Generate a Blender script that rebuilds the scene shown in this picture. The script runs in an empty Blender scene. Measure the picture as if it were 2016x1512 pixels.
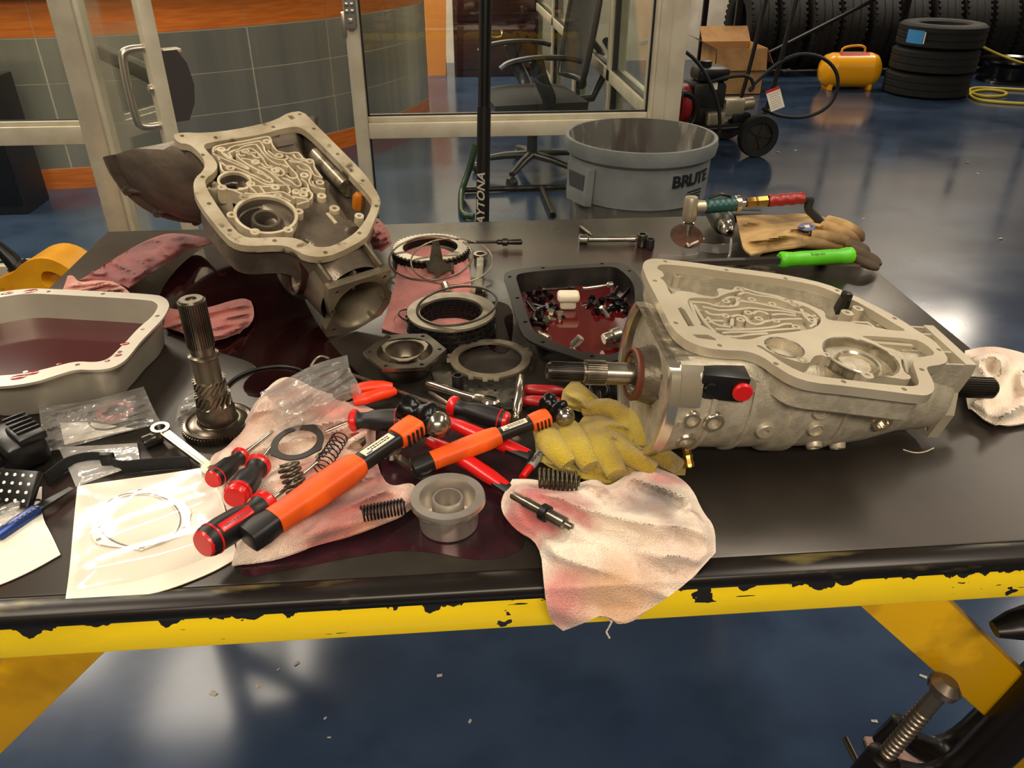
import bpy, bmesh, math, random
from mathutils import Vector as V, Matrix as MX, noise
from mathutils.geometry import delaunay_2d_cdt
random.seed(7)
SC = bpy.context.scene
COL = SC.collection
R = math.radians
# ------------------------------------------------------------------ camera
F = 1560.0; PITCH = R(30.7); YAW = R(4.5); HC = 1.56; HT = 0.90
FW = V((math.sin(YAW)*math.cos(PITCH), math.cos(YAW)*math.cos(PITCH), -math.sin(PITCH)))
RT = V((math.cos(YAW), -math.sin(YAW), 0)); UP = RT.cross(FW)
CAM = V((0, 0, HC))
cam = bpy.data.cameras.new('camera'); cam.sensor_fit = 'HORIZONTAL'; cam.sensor_width = 36
cam.lens = 36*F/2016; cam.clip_start = .02; cam.clip_end = 100
co = bpy.data.objects.new('camera', cam); COL.objects.link(co)
co.matrix_world = MX(((RT.x, UP.x, -FW.x, CAM.x), (RT.y, UP.y, -FW.y, CAM.y), (RT.z, UP.z, -FW.z, CAM.z), (0, 0, 0, 1)))
SC.camera = co
# ------------------------------------------------------------------ light
SC.view_settings.view_transform = 'Standard'; SC.view_settings.look = 'None'
SC.view_settings.gamma = 1; SC.view_settings.use_curve_mapping = False
SC.view_settings.exposure = 0.0
w = bpy.data.worlds.new('world'); SC.world = w; w.use_nodes = True
w.node_tree.nodes['Background'].inputs[0].default_value = (1, .9, .78, 1)
w.node_tree.nodes['Background'].inputs[1].default_value = .05
CEIL = 3.5
def lamp(x, y, sx, sy, power, col=(1, .885, .73), z=CEIL-.06):
    l = bpy.data.lights.new('ceiling_or_fill_lamp', 'AREA'); l.shape = 'RECTANGLE'; l.size = sx; l.size_y = sy
    l.energy = power; l.color = col
    o = bpy.data.objects.new('ceiling_or_fill_lamp', l); COL.objects.link(o); o.location = (x, y, z)
LAMPS = [(-1.8, 4.35, 1.1, 1.2, 65), (-1.1, 8.9, 1.6, 1.2, 150), (.2, 9.2, 1.2, .8, 60), (-3.6, 4.9, 1.2, .8, 150),
         (-1.7, .9, .5, 2.4, 68), (1.7, 1.0, .5, 2.4, 72), (0, -2.3, 3.0, .8, 210), (4.8, 3.2, .6, 2.4, 80), (6.3, 9.2, 1.4, .5, 110), (3.4, 9.3, 1.4, .4, 45)]  # last entry is an added fill lamp brightening the right of the back wall
for a in LAMPS: lamp(*a)
# ------------------------------------------------------------------ pixel helpers
def ray(x, y): return FW + RT*((x-1008)/F) - UP*((y-756)/F)
def PZ(x, y, z):
    d = ray(x, y); return CAM + d*((z-HC)/d.z)
def T(x, y, h=0.0): return PZ(x, y, HT+h)
def PY(x, y, Y):
    d = ray(x, y); return CAM + d*(Y/d.y)
def PP(x, y, o, n):
    d = ray(x, y); return CAM + d*((o-CAM).dot(n)/d.dot(n))
# ------------------------------------------------------------------ materials
def lin(c):
    c = c/255; return c/12.92 if c <= .04045 else ((c+.055)/1.055)**2.4
def S(r, g, b): return (lin(r), lin(g), lin(b), 1)
MATS = {}
def mat(name, c, rough=.5, metal=0, c2=None, sc=20, lo=.4, hi=.6, bump=0, bsc=None, c3=None, sc3=6, lo3=.55, hi3=.65,
        stretch=None, coat=0, trans=0, ior=1.45, alpha=1, sheen=0, emit=0, rough2=None, det=4):
    if name in MATS: return MATS[name]
    m = bpy.data.materials.new(name); m.use_nodes = True; nt = m.node_tree; N = nt.nodes; L = nt.links
    b = N['Principled BSDF']; I = b.inputs
    I['Base Color'].default_value = c; I['Roughness'].default_value = rough; I['Metallic'].default_value = metal
    I['Coat Weight'].default_value = coat; I['Coat Roughness'].default_value = .1
    I['Transmission Weight'].default_value = trans; I['IOR'].default_value = ior; I['Alpha'].default_value = alpha
    if sheen: I['Sheen Weight'].default_value = sheen
    if emit: I['Emission Color'].default_value = c; I['Emission Strength'].default_value = emit
    tc = None
    def coords():
        nonlocal tc
        if tc is None:
            g = N.new('ShaderNodeTexCoord'); tc = g.outputs['Object']
            if stretch:
                mp = N.new('ShaderNodeMapping'); mp.inputs['Scale'].default_value = stretch
                L.new(tc, mp.inputs['Vector']); tc = mp.outputs[0]
        return tc
    def nz(scale, d=det):
        n = N.new('ShaderNodeTexNoise'); n.inputs['Scale'].default_value = scale; n.inputs['Detail'].default_value = d
        L.new(coords(), n.inputs['Vector']); return n.outputs['Fac']
    def ramp(f, a, bb):
        r = N.new('ShaderNodeMapRange'); r.inputs[1].default_value = a; r.inputs[2].default_value = bb; L.new(f, r.inputs[0]); return r.outputs[0]
    col = None
    if c2 is not None:
        f = ramp(nz(sc), lo, hi)
        mx = N.new('ShaderNodeMix'); mx.data_type = 'RGBA'; mx.inputs[6].default_value = c; mx.inputs[7].default_value = c2
        L.new(f, mx.inputs[0]); col = mx.outputs[2]
        if rough2 is not None:
            mr = N.new('ShaderNodeMapRange'); mr.inputs[3].default_value = rough; mr.inputs[4].default_value = rough2
            L.new(f, mr.inputs[0]); L.new(mr.outputs[0], I['Roughness'])
    if c3 is not None:
        f = ramp(nz(sc3), lo3, hi3)
        mx = N.new('ShaderNodeMix'); mx.data_type = 'RGBA'; mx.inputs[7].default_value = c3
        if col: L.new(col, mx.inputs[6])
        else: mx.inputs[6].default_value = c
        L.new(f, mx.inputs[0]); col = mx.outputs[2]
    if col: L.new(col, I['Base Color'])
    if bump:
        bp = N.new('ShaderNodeBump'); bp.inputs['Strength'].default_value = min(bump, 1); bp.inputs['Distance'].default_value = .004 if bump <= 1 else .004*bump
        L.new(nz(bsc or sc, 3), bp.inputs['Height']); L.new(bp.outputs[0], I['Normal'])
    MATS[name] = m
    return m
# ------------------------------------------------------------------ mesh builder
def frame(o, x, up=V((0, 0, 1))):
    """matrix at o with local X along x and local Z close to up"""
    x = x.normalized(); z = (up - x*up.dot(x)).normalized(); y = z.cross(x)
    return MX(((x.x, y.x, z.x, o.x), (x.y, y.y, z.y, o.y), (x.z, y.z, z.z, o.z), (0, 0, 0, 1)))
def rot(ax, deg): return MX.Rotation(R(deg), 4, ax)
def tr(x, y, z): return MX.Translation((x, y, z))
ZX = MX.Rotation(R(90), 4, 'Y')      # local Z -> X
ZY = MX.Rotation(R(-90), 4, 'X')     # local Z -> Y
class MB:
    def __init__(s, m=None): s.v = []; s.f = []; s.mi = []; s.m = m or MX(); s.cur = 0
    def add(s, vs, fs, m=None):
        m = s.m @ m if m is not None else s.m
        o = len(s.v); s.v += [m @ V(p) for p in vs]; s.f += [tuple(i+o for i in f) for f in fs]; s.mi += [s.cur]*len(fs); return s
    def box(s, c, d, m=None, b=0):
        x, y, z = d[0]/2, d[1]/2, d[2]/2; M_ = tr(*c) if m is None else m @ tr(*c)
        if b <= 0:
            return s.add([(-x,-y,-z),(x,-y,-z),(x,y,-z),(-x,y,-z),(-x,-y,z),(x,-y,z),(x,y,z),(-x,y,z)],
                     [(3,2,1,0),(4,5,6,7),(0,1,5,4),(1,2,6,5),(2,3,7,6),(3,0,4,7)], M_)
        b = min(b, x*.95, y*.95, z*.95)
        bm = bmesh.new(); bmesh.ops.create_cube(bm, size=1)
        for v in bm.verts: v.co = V((v.co.x*2*x, v.co.y*2*y, v.co.z*2*z))
        bmesh.ops.bevel(bm, geom=bm.edges[:], offset=b, segments=2, affect='EDGES', profile=.5)
        s.addbm(bm, M_); return s
    def addbm(s, bm, m=None):
        bm.verts.index_update(); s.add([v.co.copy() for v in bm.verts], [tuple(v.index for v in f.verts) for f in bm.faces], m); bm.free()
    def lathe(s, prof, n=32, m=None, a0=0, a1=360, cap=True, sx=1, sy=1):
        full = abs(a1-a0) >= 360; k = n if full else n+1; vs = []; fs = []
        for i in range(k):
            a = R(a0+(a1-a0)*i/n)
            for r, z in prof: vs.append((r*math.cos(a)*sx, r*math.sin(a)*sy, z))
        q = len(prof)
        for i in range(n if full else n):
            j = (i+1) % k
            for t in range(q-1): fs.append((i*q+t, j*q+t, j*q+t+1, i*q+t+1))
        if cap and full:
            if prof[0][0] > 1e-6: fs.append(tuple(i*q for i in range(k))[::-1])
            if prof[-1][0] > 1e-6: fs.append(tuple(i*q+q-1 for i in range(k)))
        return s.add(vs, fs, m)
    def cyl(s, a, b, r, n=16, r2=None):
        a = V(a); b = V(b); d = b-a; m = frame(a, d, V((0, 0, 1)) if abs(d.normalized().z) < .95 else V((0, 1, 0))) @ ZX
        return s.lathe([(r, 0), (r if r2 is None else r2, d.length)], n, m)
    def gear(s, r0, r1, n, z0, z1, m=None, twist=0, duty=.5, inner=0):
        """toothed ring / spline between radii r0 (root) and r1 (tip)"""
        loop = []
        for i in range(n):
            for k, rr in ((0, r0), (.5-duty/2, r0), (.5-duty/2+.06, r1), (.5+duty/2-.06, r1), (.5+duty/2, r0)):
                a = 2*math.pi*(i+k)/n; loop.append((a, rr))
        q = len(loop); vs = []; fs = []
        for t, z in enumerate((z0, z1)):
            for a, rr in loop: vs.append((rr*math.cos(a+twist*t), rr*math.sin(a+twist*t), z))
        for i in range(q): j = (i+1) % q; fs.append((i, j, q+j, q+i))
        if inner:
            for t, z in enumerate((z0, z1)):
                for a, rr in loop: vs.append((inner*math.cos(a+twist*t), inner*math.sin(a+twist*t), z))
            for i in range(q):
                j = (i+1) % q; fs += [(2*q+j, 2*q+i, 3*q+i, 3*q+j), (q+i, q+j, 3*q+j, 3*q+i), (j, i, 2*q+i, 2*q+j)]
        else:
            vs += [(0, 0, z0), (0, 0, z1)]
            for i in range(q): j = (i+1) % q; fs += [(2*q, j, i), (2*q+1, q+i, q+j)]
        return s.add(vs, fs, m)
    def tube(s, path, r, n=8, closed=False, m=None, flat=1, upv=None, caps=True):
        P = [V(p) for p in path]; k = len(P); rs = r if isinstance(r, (list, tuple)) else [r]*k
        vs = []; fs = []; up = upv
        for i in range(k):
            if closed: t = P[(i+1) % k]-P[i-1]
            else: t = P[min(i+1, k-1)]-P[max(i-1, 0)]
            if t.length < 1e-9: t = V((1, 0, 0))
            t.normalize()
            if up is None: up = V((0, 0, 1)) if abs(t.z) < .9 else V((1, 0, 0))
            a = up if upv is None else upv
            z = (a-t*a.dot(t))
            if z.length < 1e-6: z = t.orthogonal()
            z.normalize(); y = z.cross(t)
            if upv is None: up = z
            for j in range(n):
                an = 2*math.pi*(j+.5)/n; vs.append(P[i]+(y*math.cos(an)+z*(math.sin(an)*flat))*rs[i])
        for i in range(k if closed else k-1):
            i2 = (i+1) % k
            for j in range(n): j2 = (j+1) % n; fs.append((i*n+j, i2*n+j, i2*n+j2, i*n+j2))
        if caps and not closed: fs.append(tuple(range(n))[::-1]); fs.append(tuple((k-1)*n+j for j in range(n)))
        return s.add(vs, fs, m)
    def prism(s, loops, z0, z1, m=None, bottom=True):
        """2D polygon with holes, extruded"""
        vin = [V((p[0], p[1])) for l in loops for p in l]; ed = []; o = 0
        for l in loops: ed += [(o+i, o+(i+1) % len(l)) for i in range(len(l))]; o += len(l)
        vo, eo, fo = delaunay_2d_cdt(vin, ed, [], 0, 1e-7)[:3]
        def inside(x, y):
            c = False
            for l in loops:
                k = len(l)
                for i in range(k):
                    (x1, y1), (x2, y2) = l[i][:2], l[i-1][:2]
                    if (y1 > y) != (y2 > y) and x < (x2-x1)*(y-y1)/(y2-y1)+x1: c = not c
            return c
        tris = [f for f in fo if inside(sum(vo[i].x for i in f)/len(f), sum(vo[i].y for i in f)/len(f))]
        bm = bmesh.new(); tv = [bm.verts.new((p.x, p.y, z1)) for p in vo]; bv = [bm.verts.new((p.x, p.y, z0)) for p in vo]; cnt = {}
        def nf(vs):
            try: bm.faces.new(vs)
            except ValueError: pass
        for f in tris:
            nf([tv[i] for i in f])
            if bottom: nf([bv[i] for i in reversed(f)])
            for a, b in zip(f, tuple(f[1:])+(f[0],)): k = (min(a, b), max(a, b)); cnt.setdefault(k, []).append((a, b))
        for k, l in cnt.items():
            if len(l) == 1: a, b = l[0]; nf([tv[b], tv[a], bv[a], bv[b]])
        bmesh.ops.delete(bm, geom=[v for v in bm.verts if not v.link_faces], context='VERTS')
        s.addbm(bm, m); return s
    def ribbon(s, pts, wd, z0, z1, closed=False, m=None):
        """a wall of width wd standing along a 2D polyline"""
        P = [V((p[0], p[1])) for p in pts]; k = len(P); vs = []; fs = []
        for i in range(k):
            a = P[i-1] if (closed or i > 0) else P[i]; b = P[(i+1) % k] if (closed or i < k-1) else P[i]
            d1 = (P[i]-a); d2 = (b-P[i])
            if d1.length < 1e-9: d1 = d2
            if d2.length < 1e-9: d2 = d1
            d1 = d1.normalized(); d2 = d2.normalized(); t = (d1+d2)
            t = t.normalized() if t.length > 1e-6 else d1
            nn = V((-t.y, t.x)); k_ = min(1.6, 1/max(.3, abs(nn.dot(V((-d1.y, d1.x)))))); nn = nn*wd/2*k_
            for q in (P[i]+nn, P[i]-nn): vs += [(q.x, q.y, z1), (q.x, q.y, z0)]
        for i in range(k if closed else k-1):
            a = i*4; b = ((i+1) % k)*4
            fs += [(a, a+2, b+2, b), (a+1, b+1, b+3, a+3), (a, b, b+1, a+1), (a+2, a+3, b+3, b+2)]
        if not closed: e = (k-1)*4; fs += [(0, 1, 3, 2), (e, e+2, e+3, e+1)]
        return s.add(vs, fs, m)
    def grid(s, fn, nu, nv, thick=0, m=None, wrapu=False):
        g = [[V(fn(i/(nu-1), j/(nv-1))) for j in range(nv)] for i in range(nu)]
        vs = [p for r_ in g for p in r_]; fs = []
        for i in range(nu-1):
            for j in range(nv-1): fs.append((i*nv+j, (i+1)*nv+j, (i+1)*nv+j+1, i*nv+j+1))
        if thick:
            nr = [V((0, 0, 0)) for _ in vs]
            for f in fs:
                n_ = (vs[f[1]]-vs[f[0]]).cross(vs[f[3]]-vs[f[0]])
                for q in f: nr[q] += n_
            o = len(vs); vs += [vs[i]-(nr[i].normalized() if nr[i].length else V((0, 0, 1)))*thick for i in range(o)]
            fs += [tuple(q+o for q in reversed(f)) for f in fs[:]]
            bd = [(i, 0) for i in range(nu)]+[(nu-1, j) for j in range(1, nv)]+[(i, nv-1) for i in range(nu-2, -1, -1)]+[(0, j) for j in range(nv-2, 0, -1)]
            for a, b in zip(bd, bd[1:]+bd[:1]):
                i, j = a[0]*nv+a[1], b[0]*nv+b[1]; fs.append((j, i, i+o, j+o))
        return s.add(vs, fs, m)
    def build(s, name, mats, parent=None, smooth=40, fix=True, link=True):
        me = bpy.data.meshes.new(name); me.from_pydata([tuple(p) for p in s.v], [], s.f)
        for m_ in (mats if isinstance(mats, (list, tuple)) else [mats]): me.materials.append(m_)
        if any(s.mi): me.polygons.foreach_set('material_index', s.mi)
        if fix:
            bm = bmesh.new(); bm.from_mesh(me); bmesh.ops.recalc_face_normals(bm, faces=bm.faces[:]); bm.to_mesh(me); bm.free()
        if smooth:
            me.polygons.foreach_set('use_smooth', [True]*len(me.polygons)); me.set_sharp_from_angle(angle=R(smooth))
        me.update(); o = bpy.data.objects.new(name, me); COL.objects.link(o)
        if parent is not None: o.parent = parent
        return o
def tag(o, label, cat, group=None, kind=None):
    if label: o['label'] = label
    if cat: o['category'] = cat
    if group: o['group'] = group
    if kind: o['kind'] = kind
    return o
def thing(name, label, cat, m=None, group=None, kind=None):
    o = bpy.data.objects.new(name, None); COL.objects.link(o); o.empty_display_size = .05
    if m is not None: o.matrix_world = m
    return tag(o, label, cat, group, kind)
def struct(o): o['kind'] = 'structure'; return o
def local(root_m, p): return root_m.inverted() @ p
def text(name, body, size, m, material, parent, ext=.0006, bold=0, sx=1.0, align='CENTER', shear=0):
    """lettering as a thin mesh; m: matrix whose XY plane carries the text"""
    cu = bpy.data.curves.new(name, 'FONT'); cu.body = body; cu.size = size; cu.extrude = ext; cu.offset = bold
    cu.align_x = align; cu.align_y = 'CENTER'; cu.shear = shear; cu.resolution_u = 3
    tmp = bpy.data.objects.new('tmp', cu); COL.objects.link(tmp)
    bpy.context.view_layer.update()
    me = bpy.data.meshes.new_from_object(tmp.evaluated_get(bpy.context.evaluated_depsgraph_get()))
    bpy.data.objects.remove(tmp); bpy.data.curves.remove(cu)
    me.transform(m @ MX.Diagonal((sx, 1, 1, 1))); me.materials.clear(); me.materials.append(material)
    o = bpy.data.objects.new(name, me); COL.objects.link(o)
    if parent is not None: o.parent = parent
    return o
def smallprint(name, w_, h_, rows, m, material, parent, seed=1, ext=.0002):
    """print too small to read: rows of short dashes"""
    rn = random.Random(seed); mb = MB(m)
    for r_ in range(rows):
        x = -w_/2+rn.random()*.1*w_; y = h_*(.5-(r_+.5)/rows)
        while x < w_*.42:
            l = w_*(.04+.09*rn.random()); mb.box((x+l/2, y, ext/2), (l, h_/rows*.5, ext)); x += l+w_*.03
    o = mb.build(name, material, parent, 0); o['kind'] = 'stuff'; return o
def copy_tree(o, parent=None):
    c = o.copy(); COL.objects.link(c)
    if parent is not None: c.parent = parent
    for ch in o.children: copy_tree(ch, c)
    return c
def smooth_loop(pts, k=2, closed=True):
    """Chaikin corner cutting"""
    P = [V(p) for p in pts]
    for _ in range(k):
        Q = []; n = len(P)
        if not closed: Q.append(P[0])
        for i in range(n if closed else n-1):
            a, b = P[i], P[(i+1) % n]; Q += [a*.75+b*.25, a*.25+b*.75]
        if not closed: Q.append(P[-1])
        P = Q
    return P
def circ(x, y, r, n=12): return [(x+r*math.cos(2*math.pi*i/n), y+r*math.sin(2*math.pi*i/n)) for i in range(n)]
def lerp(a, b, t): return a+(b-a)*t
def resample(P, n):
    P = [V(p) for p in P]; d = [0]
    for a, b in zip(P, P[1:]): d.append(d[-1]+(b-a).length)
    out = []; j = 0
    for i in range(n):
        t = d[-1]*i/(n-1)
        while j < len(P)-2 and d[j+1] < t: j += 1
        f = (t-d[j])/max(1e-9, d[j+1]-d[j]); out.append(P[j].lerp(P[j+1], min(1, max(0, f))))
    return out
def coons(sides, nu, nv):
    """sides: bottom(u), right(v), top(u), left(v) polylines in 2D -> function"""
    B = resample(sides[0], nu); T_ = resample(sides[2], nu); L_ = resample(sides[3], nv); R_ = resample(sides[1], nv)
    g = []
    for i in range(nu):
        u = i/(nu-1); row = []
        for j in range(nv):
            v = j/(nv-1)
            p = B[i]*(1-v)+T_[i]*v+L_[j]*(1-u)+R_[j]*u-(B[0]*(1-u)*(1-v)+B[-1]*u*(1-v)+T_[0]*(1-u)*v+T_[-1]*u*v)
            row.append(p)
        g.append(row)
    return g
def fold(x, y, ang, fr, seed):
    """soft ridged folds running along ang"""
    c, s_ = math.cos(ang), math.sin(ang); a = x*c+y*s_; b = -x*s_+y*c
    n = noise.noise(V((a*fr*.35+seed*3.1, b*fr+seed, seed*1.7)))
    n2 = noise.noise(V((a*fr*.8-seed, b*fr*2.1+seed*2, seed)))
    return (1-abs(n)*1.9)**2*.7+n2*.3
# ================================================================== setting
FLOOR = mat('blue epoxy floor', S(40, 54, 76), .12, 0, c2=S(56, 72, 96), sc=1.3, lo=.35, hi=.7, c3=S(30, 42, 60), sc3=3.5, lo3=.5, hi3=.8, bump=.02, bsc=3, ior=1.42, stretch=(1, 1.3, 1), rough2=.2, det=8)
WHITE = mat('white painted block', S(226, 218, 204), .6, 0, c2=S(206, 196, 180), sc=3, bump=.15, bsc=60)
CEILM = mat('pale ceiling', S(226, 218, 204), .8, 0)
ALU = mat('pale anodised frame', S(205, 196, 172), .35, .25, c2=S(192, 182, 158), sc=8)
BLACKR = mat('black rubber gasket', S(14, 14, 14), .5)
GLASS = mat('window glass', (1, 1, 1, 1), .02, 0, trans=1, ior=1.45)
def glassmat(name, tint, a):
    """thin pane: mostly clear, with the real reflection of a flat glass surface"""
    m = bpy.data.materials.new(name); m.use_nodes = True; N = m.node_tree.nodes; L = m.node_tree.links
    N.remove(N['Principled BSDF']); out = N['Material Output']
    t = N.new('ShaderNodeBsdfTransparent'); t.inputs[0].default_value = tint
    g = N.new('ShaderNodeBsdfGlossy'); g.inputs['Roughness'].default_value = a; g.inputs[0].default_value = (1, 1, 1, 1)
    lw = N.new('ShaderNodeLayerWeight'); pw = N.new('ShaderNodeMath'); pw.operation = 'POWER'; pw.inputs[1].default_value = 5; L.new(lw.outputs['Facing'], pw.inputs[0])
    fr = N.new('ShaderNodeMapRange'); L.new(pw.outputs[0], fr.inputs[0]); fr.inputs[3].default_value = .04; fr.inputs[4].default_value = .5
    mx = N.new('ShaderNodeMixShader'); L.new(fr.outputs[0], mx.inputs[0]); L.new(t.outputs[0], mx.inputs[1]); L.new(g.outputs[0], mx.inputs[2])
    L.new(mx.outputs[0], out.inputs[0]); MATS[name] = m; return m
PANE = glassmat('clear pane', (.93, .95, .92, 1), .02)
def boxobj(name, lo, hi, m, parent=None, b=0, smooth=30):
    mb = MB(); lo = V(lo); hi = V(hi); mb.box((lo+hi)/2, hi-lo, b=b); return mb.build(name, m, parent, smooth)
struct(boxobj('floor', (-7, -3, -.1), (9.6, 10.4, 0), FLOOR))
struct(boxobj('wall_back', (-7, 10.3, 0), (9.6, 10.5, CEIL), WHITE))
struct(boxobj('wall_left', (-7.2, -3, 0), (-7, 10.4, CEIL), WHITE))
struct(boxobj('wall_right', (9.6, -3, 0), (9.8, 10.4, CEIL), WHITE))
struct(boxobj('wall_front', (-7, -3.2, 0), (9.6, -3, CEIL), mat('dim wall', S(120, 112, 100), .8)))
struct(boxobj('ceiling', (-7, -3, CEIL), (9.6, 10.4, CEIL+.1), CEILM))
# ---- office partition (front, in the plane Y = 3.75)
YP = 3.75; XR = .95
def bars(name, lst, kind='structure', m=ALU):
    mb = MB()
    for lo, hi in lst: lo = V(lo); hi = V(hi); mb.box((lo+hi)/2, hi-lo, b=.004)
    o = mb.build(name, m); o['kind'] = kind; return o
t1 = bars('trim_1', [((-1.63, YP, 0), (-1.53, YP+.11, CEIL))])
t2 = bars('trim_2', [((-.424, YP, 0), (-.364, YP+.11, CEIL))])
t3 = bars('trim_3', [((.935, YP, 0), (1.08, YP+.14, CEIL)), ((.95, YP-.012, 0), (1.0, YP, CEIL))])
w1 = bars('window_1', [((-.364, YP+.01, .665), (.935, YP+.1, .735)), ((-.364, YP+.03, .735), (.935, YP+.06, .76)), ((-.364, YP, .0), (.935, YP+.1, .1)), ((-.364, YP, 2.4), (.935, YP+.1, 2.47))])
w2 = bars('window_2', [((-3.4, YP+.01, .665), (-1.63, YP+.1, .745)), ((-3.4, YP+.03, .745), (-1.63, YP+.06, .765)), ((-3.4, YP, 0), (-1.63, YP+.1, .1)), ((-3.5, YP, 0), (-3.4, YP+.11, CEIL))])
def gasket(parent, x0, x1, z0, z1, y):
    mb = MB(); g = .007
    for lo, hi in (((x0, y, z0), (x0+g, y+.02, z1)), ((x1-g, y, z0), (x1, y+.02, z1)), ((x0, y, z0), (x1, y+.02, z0+g)), ((x0, y, z1-g), (x1, y+.02, z1))):
        lo = V(lo); hi = V(hi); mb.box((lo+hi)/2, hi-lo)
    mb.build('gasket', BLACKR, parent, 0)
for wn, x0, x1 in ((w1, -.364, .935), (w2, -3.4, -1.63)):
    for z0, z1 in ((.1, .665), (.76, 2.4)):
        boxobj('pane', (x0, YP+.05, z0), (x1, YP+.056, z1), PANE, wn)
        gasket(wn, x0, x1, z0, z1, YP+.042)
bars('trim_4', [((-1.53, YP, 2.15), (-.424, YP+.1, 2.25))])
# side run of the office glazing, going back from the corner post
def sidebars(lst): return bars('window_3', lst)
SX = .99
w3 = sidebars([((SX, YP+.14, .67), (SX+.1, 9.6, .74)), ((SX, YP+.14, 0), (SX+.1, 9.6, .1)), ((SX, YP+.14, 2.4), (SX+.1, 9.6, 2.47))]
              + [((SX, y, 0), (SX+.1, y+.1, CEIL)) for y in (5.05, 6.45, 7.85, 9.5)])
for i, (y0, y1) in enumerate(((YP+.14, 5.05), (5.15, 6.45), (6.55, 7.85), (7.95, 9.5))):
    for z0, z1 in ((.1, .67), (.74, 2.4)):
        boxobj('pane', (SX+.05, y0, z0), (SX+.056, y1, z1), PANE, w3)
        mb = MB()
        for a, b, c, d in ((y0, y0+.035, z0, z1), (y1-.035, y1, z0, z1), (y0, y1, z0, z0+.012), (y0, y1, z1-.012, z1)):
            mb.box((SX+.03, (a+b)/2, (c+d)/2), (.03, b-a, d-c))
        mb.build('gasket', BLACKR, w3, 0)
# ---- the glass door, standing open towards the workshop
dm = MX.Translation((-1.53, YP+.03, 0)) @ MX.Rotation(math.atan2(2.88-YP, -.962+1.53), 4, 'Z')
DW = math.hypot(.962-1.53, 2.88-YP)
door = thing('door_1', None, None, dm, kind='structure')
mb = MB()
for lo, hi in (((0, -.022, 0), (.075, .022, 2.1)), ((DW-.06, -.024, 0), (DW, .024, 2.1)), ((0, -.022, 0), (DW, .022, .12)), ((0, -.022, 2.02), (DW, .022, 2.1))):
    lo = V(lo); hi = V(hi); mb.box((lo+hi)/2, hi-lo, b=.004)
mb.build('door_frame', ALU, door)
boxobj('pane', (.075, -.003, .12), (DW-.06, .003, 2.02), PANE, door)
STEEL = mat('brushed steel', S(190, 182, 165), .3, .9)
mb = MB(); hp = []
zt, zb, off = 1.175, .925, -.1
for p in [(DW-.03, -.02, zt), (DW-.03, off+.02, zt), (DW-.03, off, zt-.02), (DW-.03, off, zb+.02), (DW-.03, off+.02, zb), (DW-.03, -.02, zb)]: hp.append(p)
mb.tube(smooth_loop(hp, 2, False), .0135, 12); mb.build('pull_handle', STEEL, door)
DKG = mat('dark grey plastic', S(58, 52, 52), .4)
mb = MB(); pr = [(0, -.115), (.045, -.115), (.075, -.06), (.085, 0), (.075, .07), (.05, .115), (0, .115)]
mb.prism([pr], -.028, .028, tr(DW-.03, .024, 1.05) @ MX(((0, 0, 1, 0), (1, 0, 0, 0), (0, 1, 0, 0), (0, 0, 0, 1))))
ph = mb.build('panic_latch', DKG, door)
MB().box((DW-.03, .105, 1.04), (.03, .012, .03), b=.003).build('latch_paddle', BLACKR, ph)
MB().box((DW-.03, .06, 1.162), (.05, .06, .012), b=.003).build('latch_cap', ALU, ph)
mb = MB(); mb.box((DW/2, .05, 1.05), (DW-.12, .045, .06), b=.01); mb.build('panic_bar', mat('dark grey bar', S(92, 86, 76), .4, .4), door)
mb = MB(); mb.lathe([(.0, 0), (.017, 0), (.017, .012), (.012, .016), (0, .016)], 16, tr(DW-.03, -.023, 1.045) @ rot('X', 90)); mb.build('lock_cylinder', STEEL, door)
# keypad lock on the middle post
KM = tr(-.394, YP-.022, 1.23)
kp = thing('keypad_lock', 'grey push-button keypad lock on the pale door post', 'keypad', KM)
GREYP = mat('grey plastic', S(120, 118, 112), .4, .2)
MB().box((0, 0, 0), (.05, .04, .19), b=.012).build('housing', GREYP, kp)
for i in range(4):
    for j in range(2):
        MB().lathe([(.0085, 0), (.0085, .004), (.006, .006), (0, .006)], 12, tr(-.011+.022*j, -.02, .055-.026*i) @ rot('X', 90)).build('button', STEEL, kp)
MB().box((0, -.021, -.06), (.02, .004, .02), b=.002).build('key_cover', STEEL, kp)
mb = MB(); mb.box((-.034, .03, -.08), (.02, .03, .1), b=.004); mb.build('strike_plate', STEEL, kp)
# ================================================================== reception counter
CC = V((-2.955, 8.202)); CR = 2.876
ORW = mat('orange stained wood', S(222, 124, 44), .38, 0, c2=S(204, 106, 34), sc=5, stretch=(1, 1, 12), coat=.2)
BRM = mat('brushed metal laminate', S(206, 202, 186), .32, .75, c2=S(150, 150, 144), sc=1.6, lo=.35, hi=.65, stretch=(1.5, 1.5, .1), bump=.1, bsc=60)
ctr = thing('reception_counter', 'curved reception counter clad in brushed metal tiles with orange wood bands', 'counter', tr(CC.x, CC.y, 0))
def arc_panel(a0, a1, z0, z1, r0, r1, n=8):
    mb = MB(); prof = [(r0, z0), (r1, z0), (r1, z1), (r0, z1), (r0, z0)]
    mb.lathe(prof, n, None, a0, a1)
    k = n*5
    mb.f += [(0, 1, 2, 3), (k+3, k+2, k+1, k)]; mb.mi += [0, 0]
    return mb
arc_panel(-128, -14, 0, 1.13, CR-.3, CR-.004, 60).build('counter_core', mat('pale joint strip', S(190, 182, 164), .6), ctr)
angs = [-14, -29.5, -42.5, -55, -67.5, -80, -92.5, -105, -117.5, -128]
g = .11
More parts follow.
